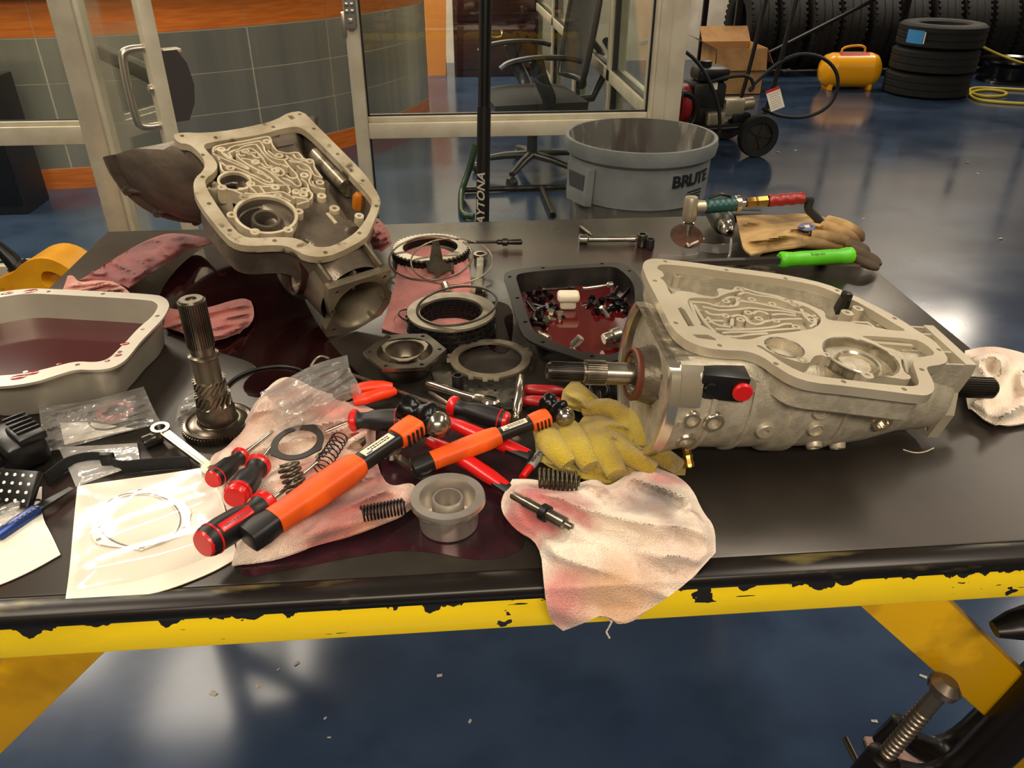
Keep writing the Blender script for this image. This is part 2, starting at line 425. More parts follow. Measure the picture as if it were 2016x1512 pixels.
for a1, a0 in zip(angs, angs[1:]):
    for k in range(3):
        arc_panel(a0+g, a1-g, .135+.26*k+.004, .135+.26*(k+1)-.004, CR-.03, CR).build('metal_panel', BRM, ctr)
    arc_panel(a0, a1, 0, .13, CR-.03, CR+.002).build('kick_band', ORW, ctr)
    arc_panel(a0+.05, a1-.05, .92, 1.125, CR-.03, CR).build('wood_band', ORW, ctr)
arc_panel(-128, -14, 1.13, 1.17, CR-.45, CR+.05, 60).build('counter_top', mat('dark counter top', S(60, 52, 46), .3), ctr)
mb = MB(); mb.box((0, 0, .565), (.3, .03, 1.13), tr(*(V((CR-.15, 0, 0)).to_tuple())) ); o = mb.build('end_panel', ORW, ctr); o.rotation_euler.z = R(-14)
# ================================================================== work table
TX0, TX1, TY0, TY1 = -.83, .905, .655, 1.905
TOPM = mat('dark oily steel table top', S(62, 56, 49), .36, .45, c2=S(40, 36, 32), sc=2.2, lo=.35, hi=.65, c3=S(66, 42, 38), sc3=2.6, lo3=.6, hi3=.75, bump=.05, bsc=35, rough2=.24, det=9)
def chipped(name, yellow, zlo, zhi, amt):
    """yellow paint flaked along the top edge and in spots down to black steel"""
    m = mat(name, yellow, .38, 0, coat=.15); nt = m.node_tree; N = nt.nodes; L = nt.links; b = N['Principled BSDF']
    tc = N.new('ShaderNodeTexCoord'); sp = N.new('ShaderNodeSeparateXYZ'); L.new(tc.outputs['Object'], sp.inputs[0])
    def nzz(scale, st, d=5):
        mp = N.new('ShaderNodeMapping'); mp.inputs['Scale'].default_value = st; L.new(tc.outputs['Object'], mp.inputs[0])
        n = N.new('ShaderNodeTexNoise'); n.inputs['Scale'].default_value = scale; n.inputs['Detail'].default_value = d; L.new(mp.outputs[0], n.inputs[0]); return n.outputs[0]
    def mth(op, a, bb=None, v=None):
        x = N.new('ShaderNodeMath'); x.operation = op; L.new(a, x.inputs[0])
        if bb is not None: L.new(bb, x.inputs[1])
        if v is not None: x.inputs[1].default_value = v
        return x.outputs[0]
    hgt = N.new('ShaderNodeMapRange'); L.new(sp.outputs['Z'], hgt.inputs[0]); hgt.inputs[1].default_value = zlo; hgt.inputs[2].default_value = zhi
    edge = mth('ADD', hgt.outputs[0], mth('MULTIPLY', mth('SUBTRACT', nzz(26, (1, 1, .6)), v=.5), v=1.7))
    e = mth('GREATER_THAN', edge, v=.9)
    spots = mth('GREATER_THAN', nzz(30, (1, 1, 1.6), 3), v=.605+amt)
    band = mth('GREATER_THAN', nzz(5, (1, 1, 1), 1), v=.5)
    scr = mth('GREATER_THAN', nzz(16, (1, 1, 7), 3), v=.69)
    tot = mth('MAXIMUM', mth('MAXIMUM', e, mth('MULTIPLY', spots, band)), scr)
    mx = N.new('ShaderNodeMix'); mx.data_type = 'RGBA'; L.new(tot, mx.inputs[0]); mx.inputs[7].default_value = S(30, 26, 22)
    m2 = N.new('ShaderNodeMix'); m2.data_type = 'RGBA'; m2.inputs[6].default_value = yellow; m2.inputs[7].default_value = tuple(c*.72 for c in yellow[:3])+(1,)
    mr = N.new('ShaderNodeMapRange'); mr.inputs[1].default_value = .45; mr.inputs[2].default_value = .75; L.new(nzz(3, (1, 1, 3)), mr.inputs[0]); L.new(mr.outputs[0], m2.inputs[0])
    L.new(m2.outputs[2], mx.inputs[6]); L.new(mx.outputs[2], b.inputs['Base Color'])
    return m
YEL = S(244, 208, 16)
YCH = chipped('chipped yellow paint', YEL, .84, .889, 0)
YOLD = mat('worn yellow paint', S(196, 146, 10), .35, .15, c2=S(228, 174, 12), sc=5, lo=.5, hi=.56, c3=S(120, 86, 14), sc3=7, lo3=.55, hi3=.8)
tab = thing('work_table', 'black steel topped work table with chipped yellow edge and yellow braces', 'table', tr(0, 0, 0))
mb = MB(); mb.box(((TX0+TX1)/2, (TY0+.03+TY1)/2, HT-.006), (TX1-TX0, TY1-TY0-.03, .012), b=.003); top = mb.build('table_top', TOPM, tab)
EDG = mat('worn black steel edge', S(34, 30, 27), .3, .5, c2=S(120, 108, 66), sc=30, lo=.56, hi=.72, stretch=(.3, 1, 1))
prof = [(-.001, .0045), (.002, .0055), (.018, .0055), (.024, .0035), (.027, .003), (.027, -.012), (-.003, -.014), (-.005, -.012), (-.0055, -.002), (-.004, .002)]
mb = MB(); n = 2; mb.prism([[(p[0], p[1]) for p in prof]], 0, TX1-TX0, MX(((0, 0, 1, TX0), (1, 0, 0, TY0), (0, 1, 0, HT-.002), (0, 0, 0, 1)))); mb.build('table_lip', EDG, tab, 50)
mb = MB(); mb.box(((TX0+TX1)/2, TY0+.003, (HT-.014+.838)/2), (TX1-TX0, .012, HT-.014-.838), b=.003); mb.build('apron', YCH, tab)
for lo, hi in (((TX0, TY0+.01, .838), (TX0+.012, TY1, HT-.012)), ((TX1-.012, TY0+.01, .838), (TX1, TY1, HT-.012)), ((TX0, TY1-.012, .838), (TX1, TY1, HT-.012))):
    boxobj('apron', lo, hi, YCH, tab, .003)
for x in (TX0+.01, TX1-.075):
    for y in (TY0+.012, TY1-.077): boxobj('leg', (x, y, 0), (x+.065, y+.065, .888), YOLD, tab, .004)
def brace(a, b, wd, th):
    a = V(a); b = V(b); m = frame(a, b-a, V((0, -1, 0))); L_ = (b-a).length
    mb = MB(); mb.box((L_/2, 0, 0), (L_, wd, th), m, b=.003); mb.build('brace', YOLD, tab)
brace((-.45, .70, .845), (-.79, .70, .505), .082, .04)
brace((.505, .70, .855), (.86, .70, .5), .082, .04)
brace((-.45, 1.85, .845), (-.79, 1.85, .505), .06, .04)
brace((.505, 1.85, .845), (.86, 1.85, .5), .06, .04)
boxobj('stretcher', (TX0+.03, 1.82, .2), (TX1-.03, 1.86, .24), YOLD, tab, .003)
# ================================================================== transmission cases
def view(x0, y0, s): return lambda pts: [(x0+x/s, y0+y/s) for x, y in pts]
vA = view(1230, 500, 5.04); vB = view(1540, 540, 5.04); vC = view(380, 240, 6.3); vD = view(500, 380, 5.04); v4 = view(180, 200, 3.15); v6 = view(1180, 480, 2.4115)
AY, AZ = .054, -.08          # the barrel axis below the pan rail, in case coordinates
class Plane:
    def __init__(s, m): s.m = m; s.n = m.to_3x3() @ V((0, 0, 1)); s.i = m.inverted()
    def at(s, p, z=0.0):
        return s.i @ PP(p[0], p[1], s.m.translation+s.n*z, s.n)
    def loop(s, pts, z=0.0): return [tuple(s.at(p, z).xy) for p in pts]
def shell(mb, secs, n=48, clamp=None, inner=None, cap=(True, True)):
    """barrel along X around (AY, AZ); sections are (x, radius); clamp cuts it flat under the pan rail"""
    vs = []; fs = []
    for x, r in secs:
        for i in range(n):
            a = 2*math.pi*i/n; y = AY+r*math.cos(a); z = AZ+r*math.sin(a)
            if clamp: z = min(z, clamp(x, y))
            vs.append((x, y, z))
    for k in range(len(secs)-1):
        for i in range(n): j = (i+1) % n; fs.append((k*n+i, k*n+j, (k+1)*n+j, (k+1)*n+i))
    if cap[0]: fs.append(tuple(range(n)))
    if cap[1]: fs.append(tuple((len(secs)-1)*n+i for i in reversed(range(n))))
    mb.add(vs, fs)
def inset(loop, d):
    """push a closed 2D loop inwards by d"""
    n = len(loop); ar = sum(loop[i][0]*loop[(i+1) % n][1]-loop[(i+1) % n][0]*loop[i][1] for i in range(n)); sg = 1 if ar > 0 else -1
    out = []
    for i in range(n):
        a = V(loop[i-1]); b = V(loop[(i+1) % n]); t = (b-a)
        t = t.normalized() if t.length > 1e-9 else V((1, 0)); out.append((loop[i][0]-t.y*d*sg, loop[i][1]+t.x*d*sg))
    return out
def sm2(pts, k=2): return [tuple(p) for p in smooth_loop([(p[0], p[1]) for p in pts], k)]
def bosspart(par, m_, *a): b_ = MB(); boss(b_, *a); b_.build('boss', m_, par, 40)
def boss(mb, x, y, r, ri, z0, z1, n=16): mb.lathe([(r, z0), (r, z1), (ri, z1), (ri, z1-.012), (0, z1-.012)], n, tr(x, y, 0), cap=False)
ALC = mat('fresh cast aluminium', S(176, 167, 147), .52, .35, c2=S(158, 149, 130), sc=60, bump=.25, bsc=350)
ALM = mat('machined aluminium', S(190, 179, 155), .42, .45, c2=S(178, 167, 144), sc=9)
ALB = mat('bright turned aluminium', S(214, 204, 182), .2, .9)
SHAFT = mat('ground steel', S(150, 142, 126), .25, .9, c2=S(112, 104, 92), sc=30)
DSTEEL = mat('dark steel', S(70, 64, 58), .3, .8, c2=S(48, 44, 40), sc=25)
BLK = mat('black plastic', S(16, 15, 15), .35)
RED = mat('red plastic', S(190, 22, 22), .35)
REDSEAL = mat('rust red seal', S(92, 44, 28), .5)
BRASS = mat('brass', S(176, 138, 72), .3, .9)
GREASE = mat('wet dark hole', S(28, 24, 20), .25, .3)
# ---------------------------------------------------------------- the new case
def posed(o, n, yaw):
    u = V((1, 0, -n.x/n.z)).normalized(); v = n.cross(u); x = u*math.cos(R(yaw))+v*math.sin(R(yaw)); y = n.cross(x)
    return MX(((x.x, y.x, n.x, o.x), (x.y, y.y, n.y, o.y), (x.z, y.z, n.z, o.z), (0, 0, 0, 1)))
nm = posed(PZ(1560, 690, HT+.18), V((.12, -.06, 1)).normalized(), 2.8)
NP = Plane(nm)
case = thing('transmission_case', 'clean silver aluminium transmission case with input shaft and pan side up', 'transmission', nm)
outer = vA([(175, 120), (195, 72), (255, 46), (330, 45), (700, 85), (1000, 130), (1350, 170), (1700, 225), (2000, 297)]) + \
    vB([(620, 168), (800, 250), (1000, 350), (1200, 462), (1390, 592), (1500, 650), (1600, 760), (1650, 850), (1600, 893), (1450, 912), (1430, 935), (1500, 1060), (1512, 1150), (1460, 1196), (1380, 1203), (1000, 1155), (600, 1105), (300, 1075), (100, 1015)]) + \
    vA([(1480, 1100), (1400, 1040), (1300, 990), (1180, 960), (1000, 955), (850, 940), (720, 905), (620, 860), (540, 800), (480, 740), (420, 640), (360, 520), (290, 380), (230, 270), (190, 170)])
trough = vA([(320, 130), (350, 106), (420, 103), (700, 130), (1000, 175), (1400, 225), (1700, 270), (1900, 312), (2010, 350)]) + \
    vB([(600, 215), (720, 262), (850, 330), (1000, 420), (1150, 510), (1240, 562), (1100, 560), (900, 520), (740, 495), (690, 470), (520, 462), (430, 440), (425, 380)]) + \
    vA([(1960, 560), (1890, 530), (1780, 480), (1600, 440), (1500, 405), (1300, 370), (1190, 335), (1100, 318), (1080, 345), (1060, 362), (905, 330), (940, 400), (900, 430), (740, 405), (680, 380), (510, 360), (500, 390), (450, 400), (400, 270), (340, 235), (395, 220), (370, 170), (330, 155)])
pocket = vB([(785, 606), (1310, 640), (1430, 695), (1530, 795), (1420, 815), (1340, 825), (1290, 865), (1330, 980), (1362, 1080), (1330, 1110), (1200, 1108), (900, 1078), (600, 1040), (300, 1005), (138, 950)]) + \
    vA([(1540, 1062), (1400, 962), (1290, 905), (1350, 905), (1430, 965), (1600, 1035), (1740, 1075), (1830, 1085)]) + \
    vB([(300, 832), (330, 803), (420, 803), (540, 852), (780, 985), (830, 1035), (900, 1035), (920, 1005), (1100, 1025), (1250, 1050), (1262, 1010), (1195, 950), (1170, 800), (1120, 742), (1000, 718), (900, 660), (810, 625)])
slot1 = vA([(525, 540), (560, 528), (600, 560), (690, 715), (630, 716)]); slot2 = vA([(670, 798), (830, 802), (900, 840), (905, 858), (720, 832)])
maze = vA([(610, 440), (740, 432), (900, 445), (985, 400), (1080, 375), (1200, 352), (1320, 395), (1500, 425), (1650, 480), (1800, 520), (1900, 580), (1960, 650), (1900, 735), (1700, 770), (1400, 800), (1250, 850), (1100, 845), (930, 790), (800, 725), (735, 690), (660, 560)])
Lo = sm2(NP.loop(outer), 1); Lt = sm2(NP.loop(trough), 1); Lp = sm2(NP.loop(pocket), 1); Lm = sm2(NP.loop(maze), 1)
SB = NP.at(vA([(1585, 925)])[0]); BB = NP.at(vB([(778, 812)])[0]); SR, BR, BI = .0225, .0455, .0235
fl_holes = [NP.at(p) for p in vA([(402, 73), (1010, 158), (1595, 242), (300, 265), (507, 683), (942, 907), (1500, 1088)])+vB([(545, 160), (1115, 437), (1555, 748), (1385, 945), (610, 1065), (1210, 1140)])]
holes = [circ(p.x, p.y, .0036, 8) for p in fl_holes]
mb = MB(); mb.prism([Lo, Lt, Lp, Lm, NP.loop(slot1), NP.loop(slot2), circ(SB.x, SB.y, SR, 32), circ(BB.x, BB.y, BR, 40)]+holes, -.013, 0)
mb.build('pan_rail', ALM, case, 30)
mb = MB(); WR = .0048
walls = [[(640, 470), (820, 480), (900, 515), (1090, 520), (1130, 480), (1110, 430)], [(690, 500), (760, 620), (820, 700), (900, 770)],
         [(770, 520), (870, 540), (960, 560), (1180, 540), (1260, 530), (1420, 555), (1560, 560), (1700, 590)], [(1120, 460), (1300, 480), (1480, 520), (1650, 560), (1800, 590), (1920, 640)],
         [(1130, 400), (1200, 372), (1290, 405), (1500, 430), (1600, 470), (1740, 520)], [(820, 620), (870, 680), (950, 710), (1050, 720)],
         [(900, 740), (1070, 750), (1300, 740), (1500, 720), (1580, 690), (1660, 690)], [(970, 780), (1080, 770), (1300, 770), (1500, 748), (1740, 735)],
         [(1000, 810), (1110, 820), (1230, 795), (1420, 785)], [(1060, 620), (1120, 600), (1200, 620), (1230, 680), (1330, 700), (1400, 660), (1600, 640), (1760, 640)],
         [(1070, 640), (1060, 710)], [(1270, 590), (1320, 560), (1400, 580), (1420, 600)], [(1460, 600), (1560, 590), (1700, 610)],
         [(650, 470), (700, 600), (745, 690)], [(870, 655), (980, 662)], [(800, 560), (850, 600), (1000, 600)], [(1000, 440), (1060, 420), (1150, 440)], [(1750, 540), (1780, 610), (1830, 650)], [(1640, 490), (1700, 520), (1760, 500)], [(1880, 600), (1900, 680), (1840, 720)]]
for wl in walls: mb.ribbon([tuple(p) for p in smooth_loop(NP.loop(vA(wl)), 1, False)], WR, -.013, -.0003)
for p in vA([(1150, 350), (1262, 450), (1465, 495), (1625, 462), (1005, 465), (1225, 580), (1150, 650), (1800, 600), (1855, 660), (1000, 610), (1700, 720), (1330, 640), (1500, 660), (830, 660)]):
    q = NP.at(p); boss(mb, q.x, q.y, .0062, .0028, -.013, 0, 12)
mb.build('valve_channels', ALM, case, 30)
mb = MB(); mb.prism([inset(Lm, -.004)], -.020, -.009); mb.build('channel_floor', ALC, case, 30)
# tub under the rail
clampN = lambda x, y: -.014
mb = MB(); Li = inset(Lo, .011); mb.ribbon(inset(Lo, .014), .008, -.045, -.012, True); mb.build('tub_wall', ALC, case, 50)
mb = MB(); mb.prism([inset(Lo, .016)], -.05, -.044); mb.build('tub_floor', ALC, case)
mb = MB()
# rolled ridge in the trough and plateau under the channels
rg = NP.loop(vA([(420, 300), (600, 240), (900, 262), (1300, 300), (1700, 350), (1950, 420)]), -.03); mb.tube([(p[0], p[1], -.052) for p in resample(rg, 20)], .019, 10)
mb.prism([inset(Lm, -.010)], -.062, -.018)
mb.build('inner_ribs', ALC, case, 60)
def boreset(mb, c, r, ri=None):
    mb.lathe([(r+.0035, -.013), (r+.0045, -.055), (r, -.055), (r, 0), (r+.0035, 0)], 40, tr(c.x, c.y, 0), cap=False)
    if ri: mb.lathe([(ri+.006, -.055), (ri+.0055, -.012), (ri+.003, -.008), (ri, -.010), (ri, -.055)], 40, tr(c.x, c.y, 0), cap=False)
    mb.lathe([(0, -.052), (r+.002, -.052)], 40, tr(c.x, c.y, 0), cap=False)
mb = MB(); boreset(mb, BB, BR, BI); mb.build('servo_bore', ALB, case, 40)
mb = MB(); boreset(mb, SB, SR); mb.build('accumulator_bore', ALB, case, 40)
for p, r in zip(vB([(845, 1000), (1210, 1005), (1115, 790), (200, 848), (430, 795)])+vA([(1760, 1052)]), (.008, .008, .008, .007, .006, .007)):
    q = NP.at(p); bosspart(case, ALM, q.x, q.y, r, .0035, -.046, .0002)
q = NP.at(vB([(620, 385)])[0]); bosspart(case, ALM, q.x, q.y-.005, .009, .0035, -.046, .004)
q = NP.at(vB([(745, 310)])[0]); bosspart(case, ALM, q.x, q.y-.004, .008, .0035, -.046, -.002)
q = NP.at(vA([(515, 235)])[0], -.02); bosspart(case, ALM, q.x, q.y, .006, .003, -.046, -.016)
for pts, w_, z0, z1 in (([(700, 440), (740, 470), (900, 490), (945, 530)], .005, -.046, -.004), ([(710, 450), (860, 460), (930, 510)], .004, -.046, -.003), ([(770, 615), (1000, 640), (1310, 665)], .007, -.046, -.006), ([(1050, 752), (1250, 762), (1285, 900)], .005, -.046, -.012)):
    MB().ribbon(NP.loop(vB(pts)), w_, z0, z1).build('rib', ALM, case, 30)
# black neck standing at the back of the trough
q = NP.at(vB([(560, 400)])[0], -.04); q2 = NP.at(vB([(640, 210)])[0], .010); mb = MB(); mb.tube([(q.x, q.y, -.045), q.lerp(q2, .5), q2], [.014, .011, .008], 8)
mb.box(q2, (.012, .016, .012), b=.003); mb.build('oil_pickup_neck', BLK, case)
# barrel
BX = -.168; TXE = .268
BSEC = [(BX+.012, .106), (BX+.03, .103), (-.115, .098), (-.09, .096), (-.03, .095), (.0, .093), (.005, .099), (.03, .099), (.035, .092), (.1, .09), (.15, .082), (.2, .068), (TXE-.01, .06)]
mb = MB(); shell(mb, BSEC, 64, clampN)
for x, r in ((-.105, .097), (-.05, .095), (.085, .090)): shell(mb, [(x-.004, r-.006), (x-.003, r+.004), (x+.003, r+.004), (x+.004, r-.006)], 48, lambda x, y: -.03)
body = mb.build('barrel', ALC, case, 40)
# bell rim and pump
mb = MB(); n = 64; vs = []; rim = []
def rimr(a, r): return AY+r*math.cos(a), min(AZ+r*math.sin(a), -.0145)
secs = [(BX+.03, .094), (BX, .099), (BX-.002, .101), (BX-.002, .108), (BX, .110), (BX+.012, .110), (BX+.016, .104)]
shell(mb, secs, n, clampN, cap=(False, False)); mb.build('bell_rim', ALB, case, 35)
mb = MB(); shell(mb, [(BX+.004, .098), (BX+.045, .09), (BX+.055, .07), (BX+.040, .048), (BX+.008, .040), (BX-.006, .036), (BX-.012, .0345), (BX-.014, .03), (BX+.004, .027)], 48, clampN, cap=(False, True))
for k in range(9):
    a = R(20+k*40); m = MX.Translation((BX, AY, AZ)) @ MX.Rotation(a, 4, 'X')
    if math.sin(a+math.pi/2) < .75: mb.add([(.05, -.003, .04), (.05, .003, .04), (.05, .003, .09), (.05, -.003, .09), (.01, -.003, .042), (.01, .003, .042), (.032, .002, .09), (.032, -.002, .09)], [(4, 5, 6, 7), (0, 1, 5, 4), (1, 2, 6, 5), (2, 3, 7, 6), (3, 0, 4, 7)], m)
mb.build('pump_cover', mat('dark pump casting', S(124, 113, 96), .42, .5, c2=S(92, 82, 69), sc=14, bump=.3, bsc=120), case, 35)  # mottled tone, darker all over than the case casting
mx_ = MX.Translation((BX-.006, AY, AZ)) @ rot('Z', 180) @ ZX
mb = MB(); mb.lathe([(.031, .002), (.0355, .003), (.0365, .009), (.0345, .0115), (.031, .0115), (.031, .002)], 40, mx_, cap=False); mb.build('pump_seal', REDSEAL, case)
mb = MB(); mb.lathe([(.0305, .009), (.026, .0105), (.024, .006), (.0158, .004)], 40, mx_, cap=False); mb.build('front_bearing', SHAFT, case, 35)
mb = MB(); mb.lathe([(.0155, -.02), (.0155, .045), (.0148, .047)], 28, mx_); mb.gear(.0150, .0168, 30, .047, .074, mx_); mb.lathe([(.0135, .074), (.0135, .078)], 28, mx_); sh = mb.build('stator_sleeve', SHAFT, case, 30)
mb = MB(); mb.gear(.0118, .0132, 30, .078, .122, mx_); mb.lathe([(.0118, .122), (.0105, .126), (.004, .126), (.004, .118), (0, .118)], 24, mx_); mb.build('input_shaft', DSTEEL, case, 30)
# tail plate, gussets and output shaft
mb = MB(); pl = [(-.052, .052), (.052, .052), (.052, .036), (.046, .02), (.058, -.01), (.05, -.055), (.02, -.062), (-.02, -.062), (-.05, -.055), (-.058, -.01), (-.046, .02), (-.052, .036)]
pl = [(x*1.02, z+.018 if z > .03 else z) for x, z in pl]
PXm = MX(((0, 0, 1, TXE), (1, 0, 0, AY), (0, 1, 0, AZ), (0, 0, 0, 1)))
mb.prism([pl]+[circ(x, z, .004, 8) for x, z in ((-.044, .058), (.044, .058), (-.042, -.046), (.042, -.046))], -.012, .004, PXm)
mb.build('tail_plate', ALM, case, 30)
mb = MB()
for yy in (-.05, -.018, .03, .05): mb.prism([[(.18, -.012), (TXE-.01, -.012), (TXE-.01, -.08), (.18, -.07)]], -.002, .002, MX(((1, 0, 0, 0), (0, 0, 1, AY+yy), (0, 1, 0, 0), (0, 0, 0, 1))))
mb.box(((.18+TXE)/2, AY+.02, -.03), (TXE-.18, .06, .004))
mb.build('tail_ribs', ALC, case, 30)
mt_ = MX.Translation((TXE, AY, AZ)) @ ZX
mb = MB(); mb.lathe([(.018, -.01), (.018, .004)], 24, mt_); mb.gear(.0138, .0158, 26, .004, .098, mt_); mb.lathe([(.0138, .098), (.012, .102), (0, .102)], 24, mt_); mb.build('output_shaft', DSTEEL, case, 30)
# ports along the side
def barrel_hit(p, r):
    o = NP.i @ CAM; d = (NP.i.to_3x3() @ ray(*p)); oy, oz = o.y-AY, o.z-AZ
    a = d.y**2+d.z**2; b = 2*(oy*d.y+oz*d.z); c = oy*oy+oz*oz-r*r; D = max(0, b*b-4*a*c); t = (-b-math.sqrt(D))/(2*a); return o+d*t
def brad(x):
    for a, b in zip(BSEC, BSEC[1:]):
        if a[0] <= x <= b[0]: return a[1]+(b[1]-a[1])*(x-a[0])/(b[0]-a[0])
    return BSEC[0][1] if x < 0 else BSEC[-1][1]
def port(p, r, ri, name='port', m=ALM, depth=.008, R0=.094, plug=False):
    h = barrel_hit(p, R0); h = barrel_hit(p, brad(h.x)+depth*.6); nn = V((0, h.y-AY, h.z-AZ)).normalized(); mtx = frame(h-nn*depth, nn, V((1, 0, 0))) @ ZX; mb = MB()
    mb.lathe([(r*1.15, -.006), (r, depth), (r*.9, depth+.0015), (ri, depth+.0015), (ri, depth-.006 if not plug else depth-.001), (0, depth-.006 if not plug else depth-.001)], 24, mtx, cap=False)
    return mb.build(name, m, case, 40)
for (x, y), r, ri in (((440, 840), .0125, .0075), ((545, 852), .0145, .0085), ((410, 938), .013, .008), ((790, 892), .0125, .0045), ((1345, 850), .015, .0085), ((1020, 965), .0105, .006), ((1130, 968), .0105, .006), ((850, 640), .011, .005), ((1150, 700), .009, .004)):
    port(v6([(x, y)])[0], r, ri, m=ALB if r > .0123 and ri > .006 else ALM)
port(v6([(1060, 790)])[0], .014, .009, plug=True); port(v6([(1030, 885)])[0], .011, .009, plug=True)
h = barrel_hit((1352, 885), .1); nn = V((.1, -.75, -.6)).normalized(); mtx = frame(h, nn, V((1, 0, 0))) @ ZX
mb = MB(); mb.lathe([(.009, -.014), (.009, -.002), (.006, 0), (.006, .006), (.0075, .009), (.006, .014), (.0072, .02), (.006, .025), (.003, .025), (.003, .01)], 8, mtx, cap=False); mb.build('brass_fitting', BRASS, case, 30)
# connector block with red plug under the rail
q0 = NP.at(vA([(690, 930)])[0], -.014); q1 = NP.at(vA([(1140, 975)])[0], -.014); d = (q1-q0); d.z = 0
cm = frame(V((q0.x, q0.y, -.014))-V((0, .0, 0)), d, V((0, 0, 1))) ; Ld = d.length
mb = MB(); mb.box((Ld*.5, -.030, -.020), (Ld, .06, .036), cm, b=.002); cn = mb.build('connector_block', BLK, case)
mb = MB(); mb.lathe([(0, 0), (.012, 0), (.013, .004), (.011, .007), (0, .007)], 24, cm @ tr(Ld*.88, -.0605, -.02) @ rot('X', 90)); mb.build('plug', RED, cn)
mb = MB(); mb.lathe([(0, 0), (.008, 0), (.008, .006), (0, .006)], 6, cm @ tr(Ld*.2, -.0605, -.019) @ rot('X', 90)); mb.lathe([(.0095, -.001), (.0095, .001)], 20, cm @ tr(Ld*.2, -.0605, -.019) @ rot('X', 90)); mb.build('bolt', BLK, cn)
mb = MB(); mb.lathe([(.011, -.002), (.0165, 0), (.0165, -.02)], 24, cm @ tr(Ld*.95, -.052, -.02) @ rot('X', 90)); mb.build('plug_boss', ALC, case)
# bright machined pad on the side
h = barrel_hit((1337, 765), .105); aa = math.atan2(h.z-AZ, h.y-AY)
pad = MB()
for k in range(9):
    a0 = aa-.28+.5*k/8
    for xx in (BX+.013, BX+.042):
        pad.v.append(V((xx, AY+.107*math.cos(a0), AZ+.107*math.sin(a0))))
for k in range(8): pad.f.append((2*k, 2*k+1, 2*k+3, 2*k+2)); pad.mi.append(0)
o = len(pad.v)
for v_ in pad.v[:o]: pad.v.append(V((v_.x, AY+(v_.y-AY)*.92, AZ+(v_.z-AZ)*.92)))
for k in range(8):
    pad.f += [(2*k, 2*k+2, o+2*k+2, o+2*k), (2*k+1, o+2*k+1, o+2*k+3, 2*k+3)]; pad.mi += [0, 0]
pad.f += [(0, o, o+1, 1), (16, 17, o+17, o+16)]; pad.mi += [0, 0]
pad.build('machined_pad', ALB, case, 40)
for s_, p in (('OUT', (1323, 834)), ):
    c = barrel_hit(p, .1045); nn = V((0, c.y-AY, c.z-AZ)).normalized()
    text('cast_lettering', s_, .012, frame(c, V((1, 0, 0)), nn), ALC, case, .002)

# ---------------------------------------------------------------- the old case
no = V((.2, -.33, 1)).normalized()
oo = PZ(462, 358, HT+.245)
yv = PP(754, 507, oo-no*.02, no)-PP(648, 539, oo-no*.02, no); yv.normalize(); xv = yv.cross(no).normalized()
om = MX(((xv.x, yv.x, no.x, oo.x), (xv.y, yv.y, no.y, oo.y), (xv.z, yv.z, no.z, oo.z), (0, 0, 0, 1)))
OP = Plane(om); AYN = AY; AY = OP.at((704, 592), AZ).y; print('old axis y', AY)
old = thing('transmission_case', 'old grimy transmission case with dark bell, propped up on red rags', 'transmission', om)
OLDM = mat('worn rail metal', S(196, 183, 155), .4, .35, c2=S(168, 153, 125), sc=14, c3=S(70, 58, 46), sc3=26, lo3=.58, hi3=.68)
OLDP = mat('bright channel tops', S(214, 200, 170), .4, .35, c2=S(190, 174, 144), sc=30)
OLDC = mat('oily cast metal', S(118, 107, 92), .34, .55, c2=S(78, 69, 59), sc=9, c3=S(132, 120, 104), sc3=4, lo3=.5, hi3=.75, bump=.2, bsc=160)
OLDB = mat('grimy dark bell', S(112, 100, 86), .5, .3, c2=S(70, 61, 52), sc=8, c3=S(92, 82, 70), sc3=11, lo3=.52, hi3=.72, bump=.6, bsc=40)
OLDT = mat('tail metal', S(150, 138, 116), .34, .6, c2=S(116, 105, 87), sc=12, c3=S(50, 42, 34), sc3=7, lo3=.58, hi3=.75, bump=.1, bsc=100)
o_out = v4([(500, 205), (560, 190), (700, 195), (880, 175), (1050, 140), (1150, 110), (1220, 68), (1310, 57), (1380, 130), (1500, 250), (1690, 440), (1760, 540), (1795, 612), (1790, 650), (1730, 800), (1700, 850), (1520, 945), (1420, 965), (1330, 955), (1260, 918), (1200, 892), (1110, 890), (1000, 897), (900, 885), (830, 840), (700, 680), (640, 580), (630, 515), (645, 470), (690, 432), (705, 395), (690, 340), (640, 288), (600, 262), (540, 258)])
o_in = v4([(692, 275), (720, 255), (900, 228), (1050, 205), (1170, 170), (1260, 153), (1310, 165), (1380, 222), (1500, 342), (1640, 490), (1730, 592), (1742, 625), (1720, 700), (1660, 790), (1600, 840), (1500, 895), (1420, 905), (1350, 890), (1290, 850), (1180, 838), (1000, 848), (930, 832), (860, 760), (750, 600), (702, 510), (712, 472), (760, 442), (786, 400), (765, 358), (720, 310)])
LOo = sm2(OP.loop(o_out), 1); LOi = sm2(OP.loop(o_in), 1)
oh = [OP.at(p) for p in v4([(1293, 78), (1380, 168), (1528, 325), (1683, 490), (1768, 648), (1663, 815), (1452, 935), (1137, 862), (858, 798), (730, 632), (690, 467), (690, 330), (563, 212), (770, 222), (1128, 157)])]
sq = OP.loop(v4([(1215, 88), (1245, 85), (1265, 105), (1238, 112)]))
mb = MB(); mb.prism([LOo, LOi, sq]+[circ(p.x, p.y, .0042, 8) for p in oh], -.014, 0); mb.build('pan_rail', OLDM, old, 30)
mb = MB(); mb.ribbon(inset(LOo, .012), .008, -.07, -.013, True); mb.build('tub_wall', OLDB, old, 50)
mb = MB(); mb.prism([inset(LOo, .010)], -.072, -.066); mb.build('tub_floor', OLDC, old)
